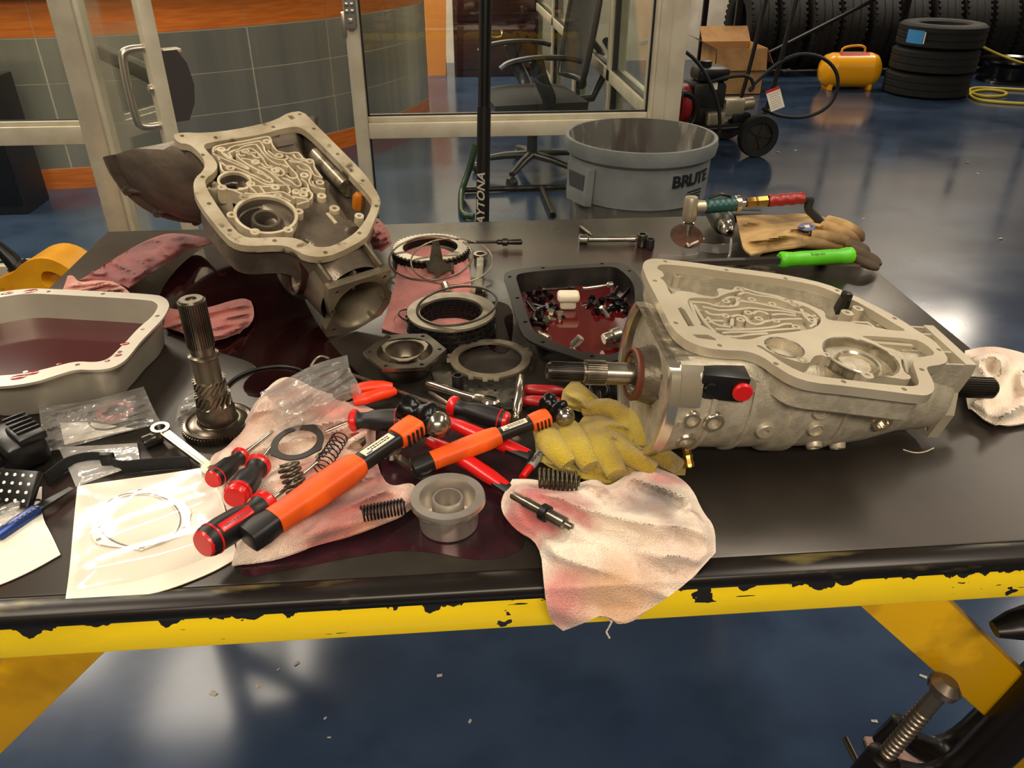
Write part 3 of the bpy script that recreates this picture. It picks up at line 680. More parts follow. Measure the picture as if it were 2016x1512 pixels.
plate = vC([(250, 380), (245, 325), (300, 290), (470, 258), (640, 232), (850, 188), (930, 172), (968, 205), (975, 262), (1035, 350), (1080, 368), (1180, 388), (1290, 366), (1335, 400), (1372, 458), (1480, 470), (1505, 500), (1505, 560), (1605, 690), (1620, 760), (1645, 830), (1500, 860), (1490, 930), (1440, 985), (1310, 1040), (1200, 950), (1050, 900), (900, 895), (760, 900), (640, 920), (500, 860), (360, 800), (330, 720), (400, 630), (340, 560), (330, 480)])
LPl = OP.loop(plate)
mb = MB(); mb.prism([LPl], -.068, -.027); mb.build('channel_floor', mat('near-black channel floor', S(18, 14, 12), .4, .2), old, 30)  # near-black colour over the whole floor between the walls
ow = [[(250, 380), (245, 330), (290, 295), (470, 260), (640, 235), (850, 190), (930, 175), (965, 205), (970, 260), (1030, 350), (1080, 370), (1180, 390), (1290, 370), (1330, 400), (1370, 460), (1470, 470), (1500, 500), (1500, 560), (1600, 690)],
      [(270, 350), (300, 328), (420, 360), (470, 300), (640, 270), (800, 235), (840, 240), (880, 310), (890, 360), (960, 430), (1040, 460), (1130, 470), (1190, 440), (1150, 410)],
      [(430, 390), (500, 350), (560, 340), (620, 300), (770, 270), (810, 300), (870, 390), (960, 480), (1060, 530), (1110, 520)],
      [(530, 370), (620, 345), (700, 320), (760, 340), (850, 430), (880, 470), (920, 540), (990, 550)],
      [(250, 390), (320, 430), (440, 480), (560, 530), (680, 585), (690, 565), (520, 480), (470, 450), (380, 385)],
      [(340, 480), (340, 540), (360, 600), (400, 622), (520, 610), (640, 640), (760, 700), (900, 780), (1000, 770)],
      [(540, 400), (560, 440), (640, 500), (740, 560), (860, 620), (960, 690), (1000, 740), (930, 750), (820, 690), (600, 590), (480, 540)],
      [(600, 450), (700, 460), (760, 490), (850, 510), (890, 560), (980, 570), (1060, 560), (1120, 600), (1140, 640), (1080, 670), (1020, 640)],
      [(810, 550), (870, 570), (960, 620), (1050, 700), (1130, 760), (1200, 790)], [(820, 600), (800, 630), (880, 650), (940, 700)],
      [(1130, 470), (1200, 560), (1290, 650), (1300, 690), (1220, 700), (1150, 650)], [(1190, 470), (1240, 500), (1330, 500), (1430, 540), (1470, 600), (1500, 660), (1600, 690)],
      [(1290, 540), (1340, 590), (1440, 600), (1470, 660), (1430, 730), (1480, 800), (1640, 830)], [(1300, 690), (1350, 780), (1290, 800), (1200, 720), (1110, 690)],
      [(1340, 700), (1420, 760), (1440, 850), (1490, 900), (1450, 960)], [(1480, 730), (1500, 790), (1560, 820)],
      [(1000, 770), (1110, 790), (1160, 770), (1210, 850), (1190, 885)], [(360, 810), (480, 840), (590, 880), (640, 920)], [(690, 780), (780, 790), (900, 800), (1000, 790)],
      [(690, 790), (790, 880)], [(830, 800), (890, 878)], [(560, 820), (680, 820)], [(640, 880), (760, 893), (900, 882), (1100, 860), (1170, 890), (1260, 950)], [(640, 920), (780, 905), (1010, 905), (1120, 930), (1210, 985)],
      [(1230, 860), (1330, 880), (1420, 870)], [(1210, 920), (1330, 940), (1440, 960)], [(1290, 1020), (1440, 975)], [(290, 400), (330, 470)], [(340, 350), (410, 440), (500, 470)], [(440, 380), (480, 440)], [(640, 350), (680, 400), (740, 400), (770, 440), (830, 440)], [(560, 380), (590, 420), (650, 410)],
      [(1240, 400), (1290, 460), (1370, 460)], [(1200, 440), (1260, 490), (1400, 480)], [(330, 480), (400, 540), (470, 560)], [(930, 350), (990, 400), (1040, 440)], [(1090, 520), (1180, 560)], [(990, 560), (1040, 600), (990, 640), (1050, 690)], [(700, 380), (780, 380)]]
mb = MB()
for wl in ow: mb.ribbon([tuple(p) for p in smooth_loop(OP.loop(vC(wl)), 1, False)], .0036, -.03, -.0002)
for p in vC([(350, 340), (1070, 415), (775, 495), (465, 570), (1450, 485), (1380, 660), (1575, 750), (630, 930), (1050, 915), (360, 810), (715, 765), (1020, 810), (1280, 865), (1385, 845), (1370, 900), (915, 245), (1020, 600), (650, 360)]):
    q = OP.at(p); boss(mb, q.x, q.y, .0082, .0036, -.03, .0002, 12)
mb.build('valve_channels', OLDP, old, 30)
OS = OP.at(vC([(515, 728)])[0]); OB = OP.at(vC([(905, 1140)])[0])
def oldbore(c, r, w_, ri=None):
    mb = MB(); mb.lathe([(r+w_+.004, -.066), (r+w_, -.02), (r+w_, 0), (r, 0), (r, -.006)], 44, tr(c.x, c.y, 0), cap=False); mb.build('bore_ring', OLDP, old, 40)
    mb = MB(); mb.lathe([(r+.0002, -.004), (r-.001, -.02), (r-.003, -.022), (r-.003, -.062), (0, -.062)], 44, tr(c.x, c.y, 0), cap=False)
    if ri: mb.lathe([(ri+.006, -.062), (ri+.006, -.012), (ri+.005, -.010), (ri, -.010), (ri, -.062)], 36, tr(c.x, c.y, 0), cap=False)
    mb.build('bore', OLDC, old, 40)
oldbore(OS, .0253, .0044); oldbore(OB, .049, .0053, .0195)
for p in vC([(480, 1150), (770, 1360), (1180, 1335), (1310, 1110), (630, 930)]): q = OP.at(p); bosspart(old, OLDP, q.x, q.y, .0085, .0036, -.066, .0002)
for p, r, z in zip(vC([(1595, 915), (1755, 1070), (240, 790)])+vD([(1045, 225)]), (.0085, .0095, .014, .0085), (-.004, -.006, -.022, -.004)):
    q = OP.at(p, z); bosspart(old, OLDP, q.x, q.y, r, r*.45, -.066, z)
# the long bright servo tube, the round tail hump and the small fittings inside
q0 = OP.at(vC([(1520, 400)])[0], -.035); q1 = OP.at(vC([(1900, 800)])[0], -.035)
mb = MB(); mb.cyl(q0, q1, .015, 20); mb.build('servo_tube', mat('scuffed bright tube', S(176, 164, 142), .3, .7, c2=S(120, 110, 94), sc=40), old)
q0 = OP.at(vD([(560, 200)])[0], -.05); q1 = OP.at(vD([(800, 480)])[0], -.05)
mb = MB(); d = q1-q0; mb.tube([q0-d*.15+V((0, 0, -.02)), q0, q0.lerp(q1, .5), q1, q1+d*.12+V((0, 0, -.02))], [.02, .036, .038, .036, .02], 20); mb.build('tail_hump', OLDC, old, 60)
q0 = OP.at(vD([(725, 195)])[0], -.012); q1 = OP.at(vD([(815, 295)])[0], -.012)
mb = MB(); mb.ribbon([q0.xy, q1.xy], .006, -.05, -.012); mb.build('bright_rib', OLDP, old)
q = OP.at(vD([(1035, 60)])[0], -.03); mb = MB(); mb.lathe([(.011, -.02), (.011, .008), (.008, .012), (0, .012)], 6, tr(*q)); mb.build('amber_plug', mat('amber plastic', S(178, 104, 24), .2, 0, coat=.5), old)
q = OP.at(vC([(1930, 830)])[0], -.05); mb = MB(); mb.lathe([(.014, -.01), (.014, .012), (.010, .014), (0, .014)], 20, tr(*q)); mb.build('tube_cap', OLDC, old)
# barrel, bell and tail
OXT = OP.at((704, 592), AZ).x; print('OXT', OXT, OP.at((704, 592), AZ), 'tail bottom', (om @ V((OXT, AY, AZ-.066))).z-HT, 'bell', (om @ V((-.26, AY, AZ-.2))).z-HT)
clO = lambda x, y: -.014
mb = MB(); shell(mb, [(-.12, .105), (-.06, .098), (.02, .092), (.03, .1), (.045, .1), (.055, .09), (.15, .08), (.155, .088), (.175, .088), (.18, .072), (OXT-.012, .0655)], 56, clO, cap=(False, False)); mb.build('barrel', OLDC, old, 40)
clB = lambda x, y: min(-.012-max(0, -.175-x)*.8, -.010+min(0, y+.02)*.42)
mb = MB(); shell(mb, [(-.09, .10), (-.13, .118), (-.17, .160), (-.225, .195), (-.268, .212), (-.27, .228), (-.288, .23), (-.29, .215), (-.28, .2), (-.225, .182), (-.17, .148), (-.12, .09)], 72, clB, cap=(False, False)); bell = mb.build('bell_housing', OLDB, old, 45)
mb = MB()
for a, l in ((205, .06), (228, .05), (252, .07), (275, .05), (300, .06)):
    m = MX.Translation((0, AY, AZ)) @ MX.Rotation(R(a), 4, 'X')
    mb.add([(-.27, .2, -.003), (-.27, .228, -.003), (-.27+l*1.6, .14, -.003), (-.27, .2, .003), (-.27, .228, .003), (-.27+l*1.6, .14, .003)], [(0, 1, 2), (3, 5, 4), (1, 4, 5, 2), (0, 2, 5, 3)], m)
    mb.lathe([(.011, -.012), (.011, .012), (.004, .012), (.004, 0)], 12, m @ tr(-.276, .220, .0) @ ZX, cap=False)
mb.build('bell_ribs', OLDB, old, 30)
# square tail plate with round mouth
plo = [(-.058, .05), (.058, .05), (.058, .034), (.05, .02), (.066, -.004), (.064, -.03), (.05, -.052), (.0, -.068), (-.03, -.066), (-.056, -.06), (-.06, -.04), (-.05, -.02), (-.058, .02)]
plo = [(a*1.06, b*1.06) for a, b in plo]
PXo = MX(((0, 0, 1, OXT), (1, 0, 0, AY), (0, 1, 0, AZ), (0, 0, 0, 1)))
mb = MB(); mb.prism([plo, circ(.004, -.010, .053, 40)]+[circ(x, z, .0042, 8) for x, z in ((-.044, .038), (.05, .04), (.057, -.018), (.034, -.052), (-.046, -.052), (-.05, -.005))], -.012, .003, PXo); mb.build('tail_plate', OLDT, old, 30)
mb = MB(); mb.lathe([(.0535, .002), (.052, -.004), (.048, -.012), (.0475, -.03), (.045, -.034), (.044, -.09), (0, -.09)], 40, MX.Translation((OXT, AY+.004, AZ-.010)) @ ZX, cap=False); mb.build('tail_bore', OLDT, old, 40)
mb = MB()
for yy in (-.052, -.004, .048): mb.prism([[(.215, -.013), (OXT-.01, -.02), (OXT-.01, -.06), (.2, -.06)]], -.0025, .0025, MX(((1, 0, 0, 0), (0, 0, 1, AY+yy), (0, 1, 0, 0), (0, 0, 0, 1))))
mb.build('tail_ribs', OLDT, old, 30)
# oval side window with a dark gasket
o_ = OP.i @ CAM; d_ = OP.i.to_3x3() @ ray(584, 545); oy_, oz_ = o_.y-AY, o_.z-AZ
a_ = d_.y**2+d_.z**2; b_ = 2*(oy_*d_.y+oz_*d_.z); c_ = oy_**2+oz_**2-.076**2; t_ = (-b_-math.sqrt(max(0, b_*b_-4*a_*c_)))/(2*a_); c = o_+d_*t_
wm = frame(c, V((1, 0, 0)), V((0, c.y-AY, c.z-AZ)))
mb = MB(); mb.lathe([(.030, -.03), (.030, .003), (.036, .004), (.036, -.03)], 32, wm, cap=False, sx=.62, sy=1); mb.build('side_window', mat('dark red gasket', S(46, 20, 20), .3), old, 40)
mb = MB(); mb.lathe([(.030, -.002), (.027, -.02), (0, -.022)], 32, wm, cap=False, sx=.62, sy=1); mb.build('side_window_bore', mat('pale bore', S(150, 140, 124), .3, .5), old, 40)
q = OP.at(vD([(975, 860)])[0], -.07); mb = MB(); mb.lathe([(0, -.012), (.009, -.009), (.011, 0), (.009, .01), (0, .012)], 16, tr(*q)); mb.build('amber_float', mat('amber plastic', S(178, 104, 24), .2), old)
# ================================================================== things on the table
def proj(p):
    v = p-CAM; z = v.dot(FW); return 1008+F*v.dot(RT)/z, 756-F*v.dot(UP)/z
def hgt(base, py):
    """height above the base point that shows at pixel row py"""
    lo, hi = 0, 1.0
    for _ in range(40):
        m = (lo+hi)/2
        if proj(base+V((0, 0, m)))[1] > py: lo = m
        else: hi = m
    return lo
def W(root): return MB(root.matrix_world.inverted())
def wobj(name, label, cat, p, group=None): return thing(name, label, cat, tr(*p), group)
FAB = dict(sheen=.3, bump=1, bsc=420)
WRAG = mat('white terry with stains', S(238, 222, 200), .9, 0, c2=S(222, 188, 166), sc=9, lo=.45, hi=.7, c3=S(150, 118, 100), sc3=22, lo3=.63, hi3=.76, **FAB)
PRAG = mat('pink soaked terry', S(234, 210, 188), .9, 0, c2=S(214, 162, 144), sc=7, lo=.45, hi=.7, c3=S(186, 130, 110), sc3=14, lo3=.6, hi3=.78, **FAB)
RRAG = mat('red shop rag', S(150, 66, 60), .9, 0, c2=S(120, 46, 44), sc=12, **FAB)
SRAG = mat('salmon shop rag', S(186, 98, 84), .9, 0, c2=S(160, 76, 66), sc=11, c3=S(116, 60, 52), sc3=16, lo3=.62, hi3=.78, **FAB)
YGL = mat('yellow work glove', S(186, 160, 18), .85, 0, c2=S(160, 130, 16), sc=12, c3=S(84, 68, 22), sc3=15, lo3=.6, hi3=.8, **FAB)
def cloth(name, label, cat, sides, m, amp=.012, base=.004, thick=.003, ang=.5, fr=22, seed=1.0, lumps=(), n=(46, 36), edge=.16, group=None, hang=None, fl=None):
    """a cloth spread over a pixel outline; lumps are (px, py, radius px, height)"""
    sides = [smooth_loop([V(p) for p in sd], 2, False) if len(sd) > 2 else sd for sd in sides]
    g = coons(sides, *n); c = V((0, 0, 0)); root = None
    pts = []
    for i, row in enumerate(g):
        for j, p in enumerate(row):
            u, v = i/(n[0]-1), j/(n[1]-1); e = min(u, 1-u, v, 1-v)/edge; e = min(1, e); e = e*e*(3-2*e)
            q = T(p.x, p.y); f = fold(q.x, q.y, ang, fr, seed)
            h = base+amp*(max(0, f)*(.25+.75*e)+.3*e)
            if fl: h += fl(p.x, p.y)
            for lx, ly, lr, lh in lumps:
                d = ((p.x-lx)**2+(p.y-ly)**2)/(lr*lr); h += lh*math.exp(-d*1.5)
            h = max(.002, h)
            if hang:
                k = min(1, max(0, (q.y-hang)/.07)); k = k*k*(3-2*k); h = .008+h*k; kk = min(1, max(0, (hang-q.y)/.05))
            if hang and T(p.x, p.y, .008+thick).y < hang-.008:
                pts.append(PY(p.x, p.y, hang-.008-.035*max(0, f)*kk-.006*kk))
            else: pts.append(T(p.x, p.y, h+thick))
    c = sum(pts, V())/len(pts); c.z = HT
    root = MB(MX.Translation(-c)); nu, nv = n
    root.grid(lambda u, v: pts[round(u*(nu-1))*nv+round(v*(nv-1))], nu, nv, thick=-thick if False else thick)
    o = root.build(name, m, None, 80, fix=True); o.location = c
    return tag(o, label, cat, group)
def quad(a, b, c, d): return [[a, b], [b, c], [d, c], [a, d]]
def stain(o, spots, name):
    """soaked patches of a cloth: (px, py, radius in m, colour)"""
    m = o.data.materials[0].copy(); m.name = name; o.data.materials[0] = m; N = m.node_tree.nodes; L = m.node_tree.links; b = N['Principled BSDF']
    tc = N.new('ShaderNodeTexCoord'); nz = N.new('ShaderNodeTexNoise'); nz.inputs['Scale'].default_value = 22; nz.inputs['Detail'].default_value = 5; L.new(tc.outputs['Object'], nz.inputs[0])
    for x, y, r, c in spots:
        r *= 1.7; p = T(x, y, .02); p = (PY(x, y, TY0-.022) if T(x, y).y < TY0 else p)-o.location
        d = N.new('ShaderNodeVectorMath'); d.operation = 'DISTANCE'; L.new(tc.outputs['Object'], d.inputs[0]); d.inputs[1].default_value = p
        ad = N.new('ShaderNodeMath'); ad.operation = 'MULTIPLY_ADD'; L.new(nz.outputs[0], ad.inputs[0]); ad.inputs[1].default_value = r*1.5; L.new(d.outputs['Value'], ad.inputs[2])
        mr = N.new('ShaderNodeMapRange'); mr.inputs[1].default_value = r*1.1; mr.inputs[2].default_value = r*1.9; mr.inputs[3].default_value = .85; mr.inputs[4].default_value = 0; L.new(ad.outputs[0], mr.inputs[0])
        mx = N.new('ShaderNodeMix'); mx.data_type = 'RGBA'; L.new(mr.outputs[0], mx.inputs[0]); mx.inputs[7].default_value = c
        src = b.inputs['Base Color'].links[0].from_socket; L.new(src, mx.inputs[6]); L.new(mx.outputs[2], b.inputs['Base Color'])
# ---------------------------------------------------------------- fluid on the steel
OILR = mat('dark red fluid', S(24, 6, 7), .05, 0, coat=.6)
OILP = mat('thin purple red fluid film', S(58, 26, 34), .12, .2, c2=S(40, 26, 28), sc=18, lo=.4, hi=.6, rough2=.3)
def puddle(label, pts, m, h):
    L = [T(x, y) for x, y in pts]; L = smooth_loop([(p.x, p.y) for p in L], 2); c = sum(L, V((0, 0)))/len(L)
    mb = MB(); mb.prism([[(p.x-c.x, p.y-c.y) for p in L]], 0, h); o = mb.build('fluid_puddle', m, None, 30); o.location = (c.x, c.y, HT+.0002); tag(o, label, 'puddle', None, 'stuff')
puddle('dark red transmission fluid pooled under the propped old case', [(330, 660), (300, 600), (352, 520), (430, 470), (560, 480), (600, 600), (660, 690), (730, 760), (640, 752), (500, 790), (470, 760), (520, 720), (420, 690), (380, 670)], OILR, .0008)
puddle('purple wet film spread around the hammers and silver drum', [(690, 880), (800, 830), (930, 850), (1040, 880), (1010, 960), (990, 1010), (1050, 1075), (960, 1110), (820, 1080), (700, 1095), (560, 1125), (470, 1140), (480, 1100), (620, 1050)], OILP, .0005)
puddle('dark wet patch on the steel beside the black pan', [(960, 590), (1010, 600), (1010, 660), (1000, 700), (960, 690), (955, 640)], OILR, .0006)
# ---------------------------------------------------------------- pans
def pan(name, label, outer, inner, h, wall_m, fluid_m, fl_h, holes, root_px, inw=.012, thick=.004):
    base = T(*root_px); root = wobj(name, label, 'oil pan', base); mb = W(root)
    Lo_ = sm2([tuple(PZ(x, y, HT+h).xy) for x, y in outer], 2); Lin = sm2([tuple(PZ(x, y, HT+h).xy) for x, y in inner], 2)
    hs = [circ(PZ(x, y, HT+h).x, PZ(x, y, HT+h).y, .0038, 8) for x, y in holes]
    mb.prism([Lo_, Lin]+hs, HT+h-.004, HT+h); mb.build('rim', wall_m, root, 30)
    # side wall, leaning in a little towards the bottom
    mb = W(root); n = len(Lin); mid = V((sum(p[0] for p in Lin)/n, sum(p[1] for p in Lin)/n))
    out_ = inset(Lin, -.004)
    def ringat(L, k, z): return [((mid.x+(p[0]-mid.x)*k), (mid.y+(p[1]-mid.y)*k), z) for p in L]
    A_ = ringat(out_, 1, HT+h-.002); B_ = ringat(out_, .95, HT+.006); C_ = ringat(out_, .93, HT+.001); D_ = ringat(Lin, .94, HT+.008); E_ = ringat(Lin, 1, HT+h)
    vs = A_+B_+C_+D_+E_; fs = []
    for r_ in (0, 1): fs += [(r_*n+i, r_*n+(i+1) % n, (r_+1)*n+(i+1) % n, (r_+1)*n+i) for i in range(n)]
    fs += [(3*n+i, 3*n+(i+1) % n, 4*n+(i+1) % n, 4*n+i) for i in range(n)]
    mb.add(vs, fs)
    mb.prism([[p[:2] for p in C_]], HT+.001, HT+.006)
    mb.build('tub', wall_m, root, 45)
    mb = W(root); k = .94+.06*fl_h/h; mb.prism([[p[:2] for p in ringat(Lin, k-.002, 0)]], HT+fl_h-.003, HT+fl_h); mb.build('fluid', fluid_m, root, 0)
    return root, Lin
PANS = mat('satin silver pan', S(178, 170, 154), .38, .45, c2=S(164, 156, 140), sc=5)
PFL = mat('brown red fluid in pan', S(66, 20, 23), .06, 0, coat=.5)
vE = view(0, 440, 3.6); vF = view(700, 420, 3.36)
po = vE([(-330, 640), (-240, 530), (-80, 495), (200, 458), (400, 465), (1100, 500), (1175, 528), (1202, 572), (1190, 615), (1150, 680), (1060, 770), (985, 850), (940, 910), (880, 980), (780, 1030), (650, 1040), (540, 1032), (400, 1075), (250, 1125), (0, 1160), (-250, 1150), (-400, 960)])
pi_ = vE([(-260, 640), (-180, 560), (0, 522), (200, 493), (420, 505), (1060, 540), (1110, 565), (1122, 590), (1080, 660), (980, 740), (900, 830), (830, 900), (770, 960), (680, 985), (540, 975), (400, 1010), (200, 1060), (0, 1080), (-200, 1080), (-310, 940)])
pan1, _ = pan('oil_pan', 'deep silver oil pan half full of brown red fluid', po, pi_, .075, PANS, PFL, .030, vE([(345, 482), (730, 498), (1115, 655), (850, 910), (550, 1000), (180, 1050), (20, 500)]), (120, 720))
DROP = mat('red fluid drip', S(150, 40, 40), .15, 0, coat=.5)
for x, y, rx in ((885, 852, .007), (835, 932, .006), (760, 972, .004), (415, 995, .0045), (225, 1058, .010), (130, 1088, .011), (215, 478, .012), (60, 492, .008), (1010, 748, .003)):
    p = PZ(*vE([(x, y)])[0], HT+.0755); mb = W(pan1); mb.lathe([(0, .0006), (rx*.8, .0005), (rx, 0)], 14, tr(*p) @ rot('Z', 20), cap=False, sx=1, sy=.6); mb.build('fluid_drip', DROP, pan1)
PANB = mat('oily black pan steel', S(36, 33, 31), .28, .5, c2=S(62, 57, 52), sc=9, lo=.5, hi=.75)
BFL = mat('deep red fluid in black pan', S(74, 13, 14), .05, 0, coat=.5)
bo = vF([(975, 420), (1000, 380), (1220, 347), (1240, 356), (1600, 330), (1740, 320), (1800, 345), (1870, 410), (1905, 470), (1900, 640), (1830, 900), (1760, 975), (1560, 988), (1400, 935), (1240, 882), (1130, 835), (1080, 760), (1000, 480)])
bi = vF([(1058, 420), (1085, 395), (1300, 372), (1600, 355), (1710, 350), (1770, 385), (1830, 450), (1850, 520), (1840, 660), (1770, 880), (1720, 935), (1580, 930), (1430, 895), (1300, 850), (1185, 790), (1150, 720), (1075, 470)])
pan2, _ = pan('oil_pan', 'black oil pan holding bolts in deep red fluid', bo, bi, .05, PANB, BFL, .014, vF([(1020, 420), (1240, 360), (1630, 332), (1810, 380), (1070, 560), (1125, 718), (1240, 852), (1565, 945)]), (1130, 640))
BOLTM = mat('oily black bolt', S(26, 24, 24), .22, .7); BOLTS = mat('bright bolt', S(176, 166, 148), .25, .9)
def bolt_mesh(L, r, m):
    mb = MB(); mb.lathe([(0, -.006), (r*1.7, -.006), (r*1.7, 0), (r, 0)], 6, None, cap=False); mb.lathe([(r, 0), (r, L*.9), (r*.8, L), (0, L)], 10); o = mb.build('bolt', m, None, 30); COL.objects.unlink(o); return o.data
bm1, bm2, bm3 = bolt_mesh(.020, .0042, BOLTM), bolt_mesh(.028, .0042, BOLTM), bolt_mesh(.024, .0046, BOLTS)
rnd = random.Random(3); k = 0
spots = [(1150, 530), (1185, 560), (1160, 600), (1210, 520), (1240, 575), (1260, 620), (1190, 650), (1230, 690), (1290, 660), (1300, 600), (1330, 640), (1180, 700), (1350, 670), (1280, 545), (1560, 570), (1590, 600), (1630, 580), (1680, 560), (1720, 590), (1690, 630), (1740, 620), (1640, 640), (1760, 560), (1780, 610), (1600, 650), (1710, 540), (1240, 740), (1270, 700)]
for i, (x, y) in enumerate(spots):
    p = T(*vF([(x, y)])[0], .018+.006*rnd.random()); silver = i in (8, 12, 21, 27)
    o = bpy.data.objects.new('bolt', bm3 if silver else (bm1 if i % 2 else bm2)); COL.objects.link(o); o.location = p
    o.rotation_euler = (R(90+rnd.uniform(-35, 25)), rnd.uniform(-.3, .3), rnd.uniform(0, 6.28)) if i % 4 else (R(rnd.uniform(160, 190)), 0, 0)
    if silver: tag(o, 'small bright bolt lying in the fluid of the black pan', 'bolt', 'bright bolts in the black pan')
    else: tag(o, 'oily black bolt heaped in the fluid of the black pan', 'bolt', 'black bolts in the black pan')
def lying(name, label, cat, a, b, prof, m, n=20, group=None):
    """a turned part lying from world point a to b; prof: (r, t 0..1)"""
    root = frame(a, b-a, V((0, 0, 1))); L_ = (b-a).length; mb = MB(); mb.lathe([(r, t*L_) for r, t in prof], n, ZX, cap=False); o = mb.build(name, m, None, 35); o.matrix_world = root; return tag(o, label, cat, group)
lying('socket', 'short chrome socket lying near the front of the black pan', 'socket', T(1188, 668, .03), T(1220, 658, .034), [(0, 0), (.009, 0), (.010, .05), (.010, .45), (.013, .55), (.013, 1), (.009, 1), (.009, .6), (0, .6)], BOLTS)
lying('pin', 'bright steel pin standing out of the fluid beside the socket', 'pin', T(1128, 682, .012), T(1144, 664, .03), [(0, 0), (.0065, 0), (.0075, .06), (.0075, .94), (.0065, 1), (0, 1)], BOLTS)
lying('valve_spool', 'small chrome spool lying by the black pan rim', 'valve', T(1058, 655, .018), T(1082, 668, .02), [(0, 0), (.006, 0), (.006, .3), (.004, .32), (.004, .5), (.0065, .52), (.0065, 1), (0, 1)], BOLTS)
MB_ = MB(); MB_.box((0, 0, .010), (.030, .016, .02), b=.005); MB_.box((0, 0, .026), (.042, .028, .018), b=.006); o = MB_.build('filter_cap', mat('cream plastic', S(206, 194, 168), .45), None, 50); o.location = T(1118, 608, .014); o.rotation_euler.z = R(-4)
tag(o, 'cream plastic filter cap standing among bolts in the black pan', 'cap')
for j, (a, b) in enumerate((((1240, 505), (1450, 490)), ((1500, 500), (1700, 470)))):
    p, q = T(*vF([a])[0], .03), T(*vF([b])[0], .034); lying('linkage_rod', ('long flat steel rod along the back of the black pan', 'short bright rod at the back corner of the black pan')[j], 'rod', p, q, [(0, 0), (.005, 0), (.003, .1), (.003, .8), (.006, .85), (.006, 1), (0, 1)], BOLTS if j else DSTEEL, 10)
# ---------------------------------------------------------------- standing shaft
b0 = T(432, 838, .004); Hs = hgt(b0, 588)
sh = wobj('output_shaft', 'tall splined steel shaft standing on its toothed disc', 'shaft', b0)
OST = mat('oily worn steel', S(120, 110, 94), .26, .85, c2=S(78, 70, 60), sc=14, c3=S(58, 46, 36), sc3=7, lo3=.55, hi3=.7)
mb = MB(); mb.gear(.0495, .0525, 64, 0, .008, inner=.03); mb.lathe([(.03, 0), (.0495, 0), (.0495, .010), (.046, .011), (.042, .009), (.036, .012), (.03, .012)], 48, cap=False); mb.build('toothed_disc', OST, sh, 30)
mb = MB(); h1, h2, h3, h4, h5 = .042, .085, .10, Hs*.70, Hs*.72
mb.lathe([(.034, 0), (.034, .008), (.0275, .012), (.0275, .030), (.0255, .034), (.0255, .040), (.021, .044), (.021, h2-.01), (.0185, h2-.006), (.0185, Hs*.56), (.0175, Hs*.57), (.021, Hs*.575), (.021, Hs*.59), (.0165, Hs*.6), (.0165, Hs*.66)], 40); mb.build('stem', OST, sh, 35)
mb = MB(); mb.gear(.0215, .0255, 18, .040, .058, twist=.5); mb.gear(.0205, .0235, 18, .066, .082, twist=.6); mb.build('worm_gear', OST, sh, 30)
mb = MB(); mb.gear(.0168, .0188, 36, Hs*.655, Hs-.003); mb.lathe([(.0168, Hs-.003), (.0155, Hs), (.0075, Hs), (.0065, Hs-.01), (0, Hs-.01)], 30, cap=False); mb.build('spline', OST, sh, 30)
# black rubber ring lying behind the shaft
def torus(name, label, cat, c, r, t, m, mtx=None, n=56, k=8, group=None):
    mb = MB(); mb.tube([(r*math.cos(2*math.pi*i/n), r*math.sin(2*math.pi*i/n), 0) for i in range(n)], t, k, True, upv=V((0, 0, 1))); o = mb.build(name, m, None, 60)
    o.matrix_world = tr(*c) @ (mtx or MX()); return tag(o, label, cat, group)
torus('rubber_ring', 'large thin black rubber ring lying behind the standing shaft', 'ring', T(528, 762, .003), .068, .0028, BLK)
# ---------------------------------------------------------------- rags under and around the cases
vG = view(0, 440, 3.6)
cloth('shop_rag', 'dark red twisted rag running under the old bell housing', 'rag', [vG([(560, 400), (700, 410), (850, 430), (910, 450)]), vG([(910, 450), (1100, 330), (1350, 180), (1560, 120)]), vG([(620, 375), (850, 220), (1050, 110), (1230, 55), (1560, 120)]), vG([(560, 400), (590, 385), (620, 375)])], RRAG, .012, .006, ang=2.3, fr=30, seed=2.2, lumps=[(290, 520, 60, .03), (350, 480, 40, .03), (425, 465, 40, .035)], n=(50, 30), edge=.1)
cloth('shop_rag', 'pale pink rag bunched at the back corner of the silver pan', 'rag', [vG([(440, 480), (600, 490), (920, 490)]), vG([(920, 490), (880, 450), (800, 410)]), vG([(480, 370), (520, 365), (560, 420), (680, 400), (800, 410)]), vG([(440, 480), (460, 430), (480, 370)])], mat('pale pink rag', S(222, 150, 130), .9, 0, c2=S(200, 122, 106), sc=10, **FAB), .014, .006, ang=.4, fr=40, seed=4, lumps=[(190, 560, 40, .02)], n=(36, 22))
cloth('shop_rag', 'salmon rag lying in the fluid beside the standing shaft', 'rag', [vG([(1160, 740), (1280, 760), (1360, 825), (1550, 835), (1700, 770)]), vG([(1700, 770), (1790, 700), (1805, 620), (1780, 550)]), vG([(1200, 600), (1330, 620), (1500, 590), (1640, 545), (1730, 527), (1780, 550)]), vG([(1160, 740), (1170, 660), (1200, 600)])], SRAG, .016, .005, ang=.3, fr=26, seed=5.2, n=(46, 30))
cloth('shop_rag', 'red rag bunched behind the right corner of the old rail', 'rag', [[(735, 490), (755, 495), (772, 480)], [(772, 480), (764, 450), (745, 430)], [(715, 440), (730, 430), (745, 430)], [(735, 490), (725, 470), (715, 440)]], SRAG, .02, .01, ang=1.2, fr=45, seed=6, lumps=[(745, 455, 30, .05)], n=(28, 24))
vH = view(700, 420, 3.36)
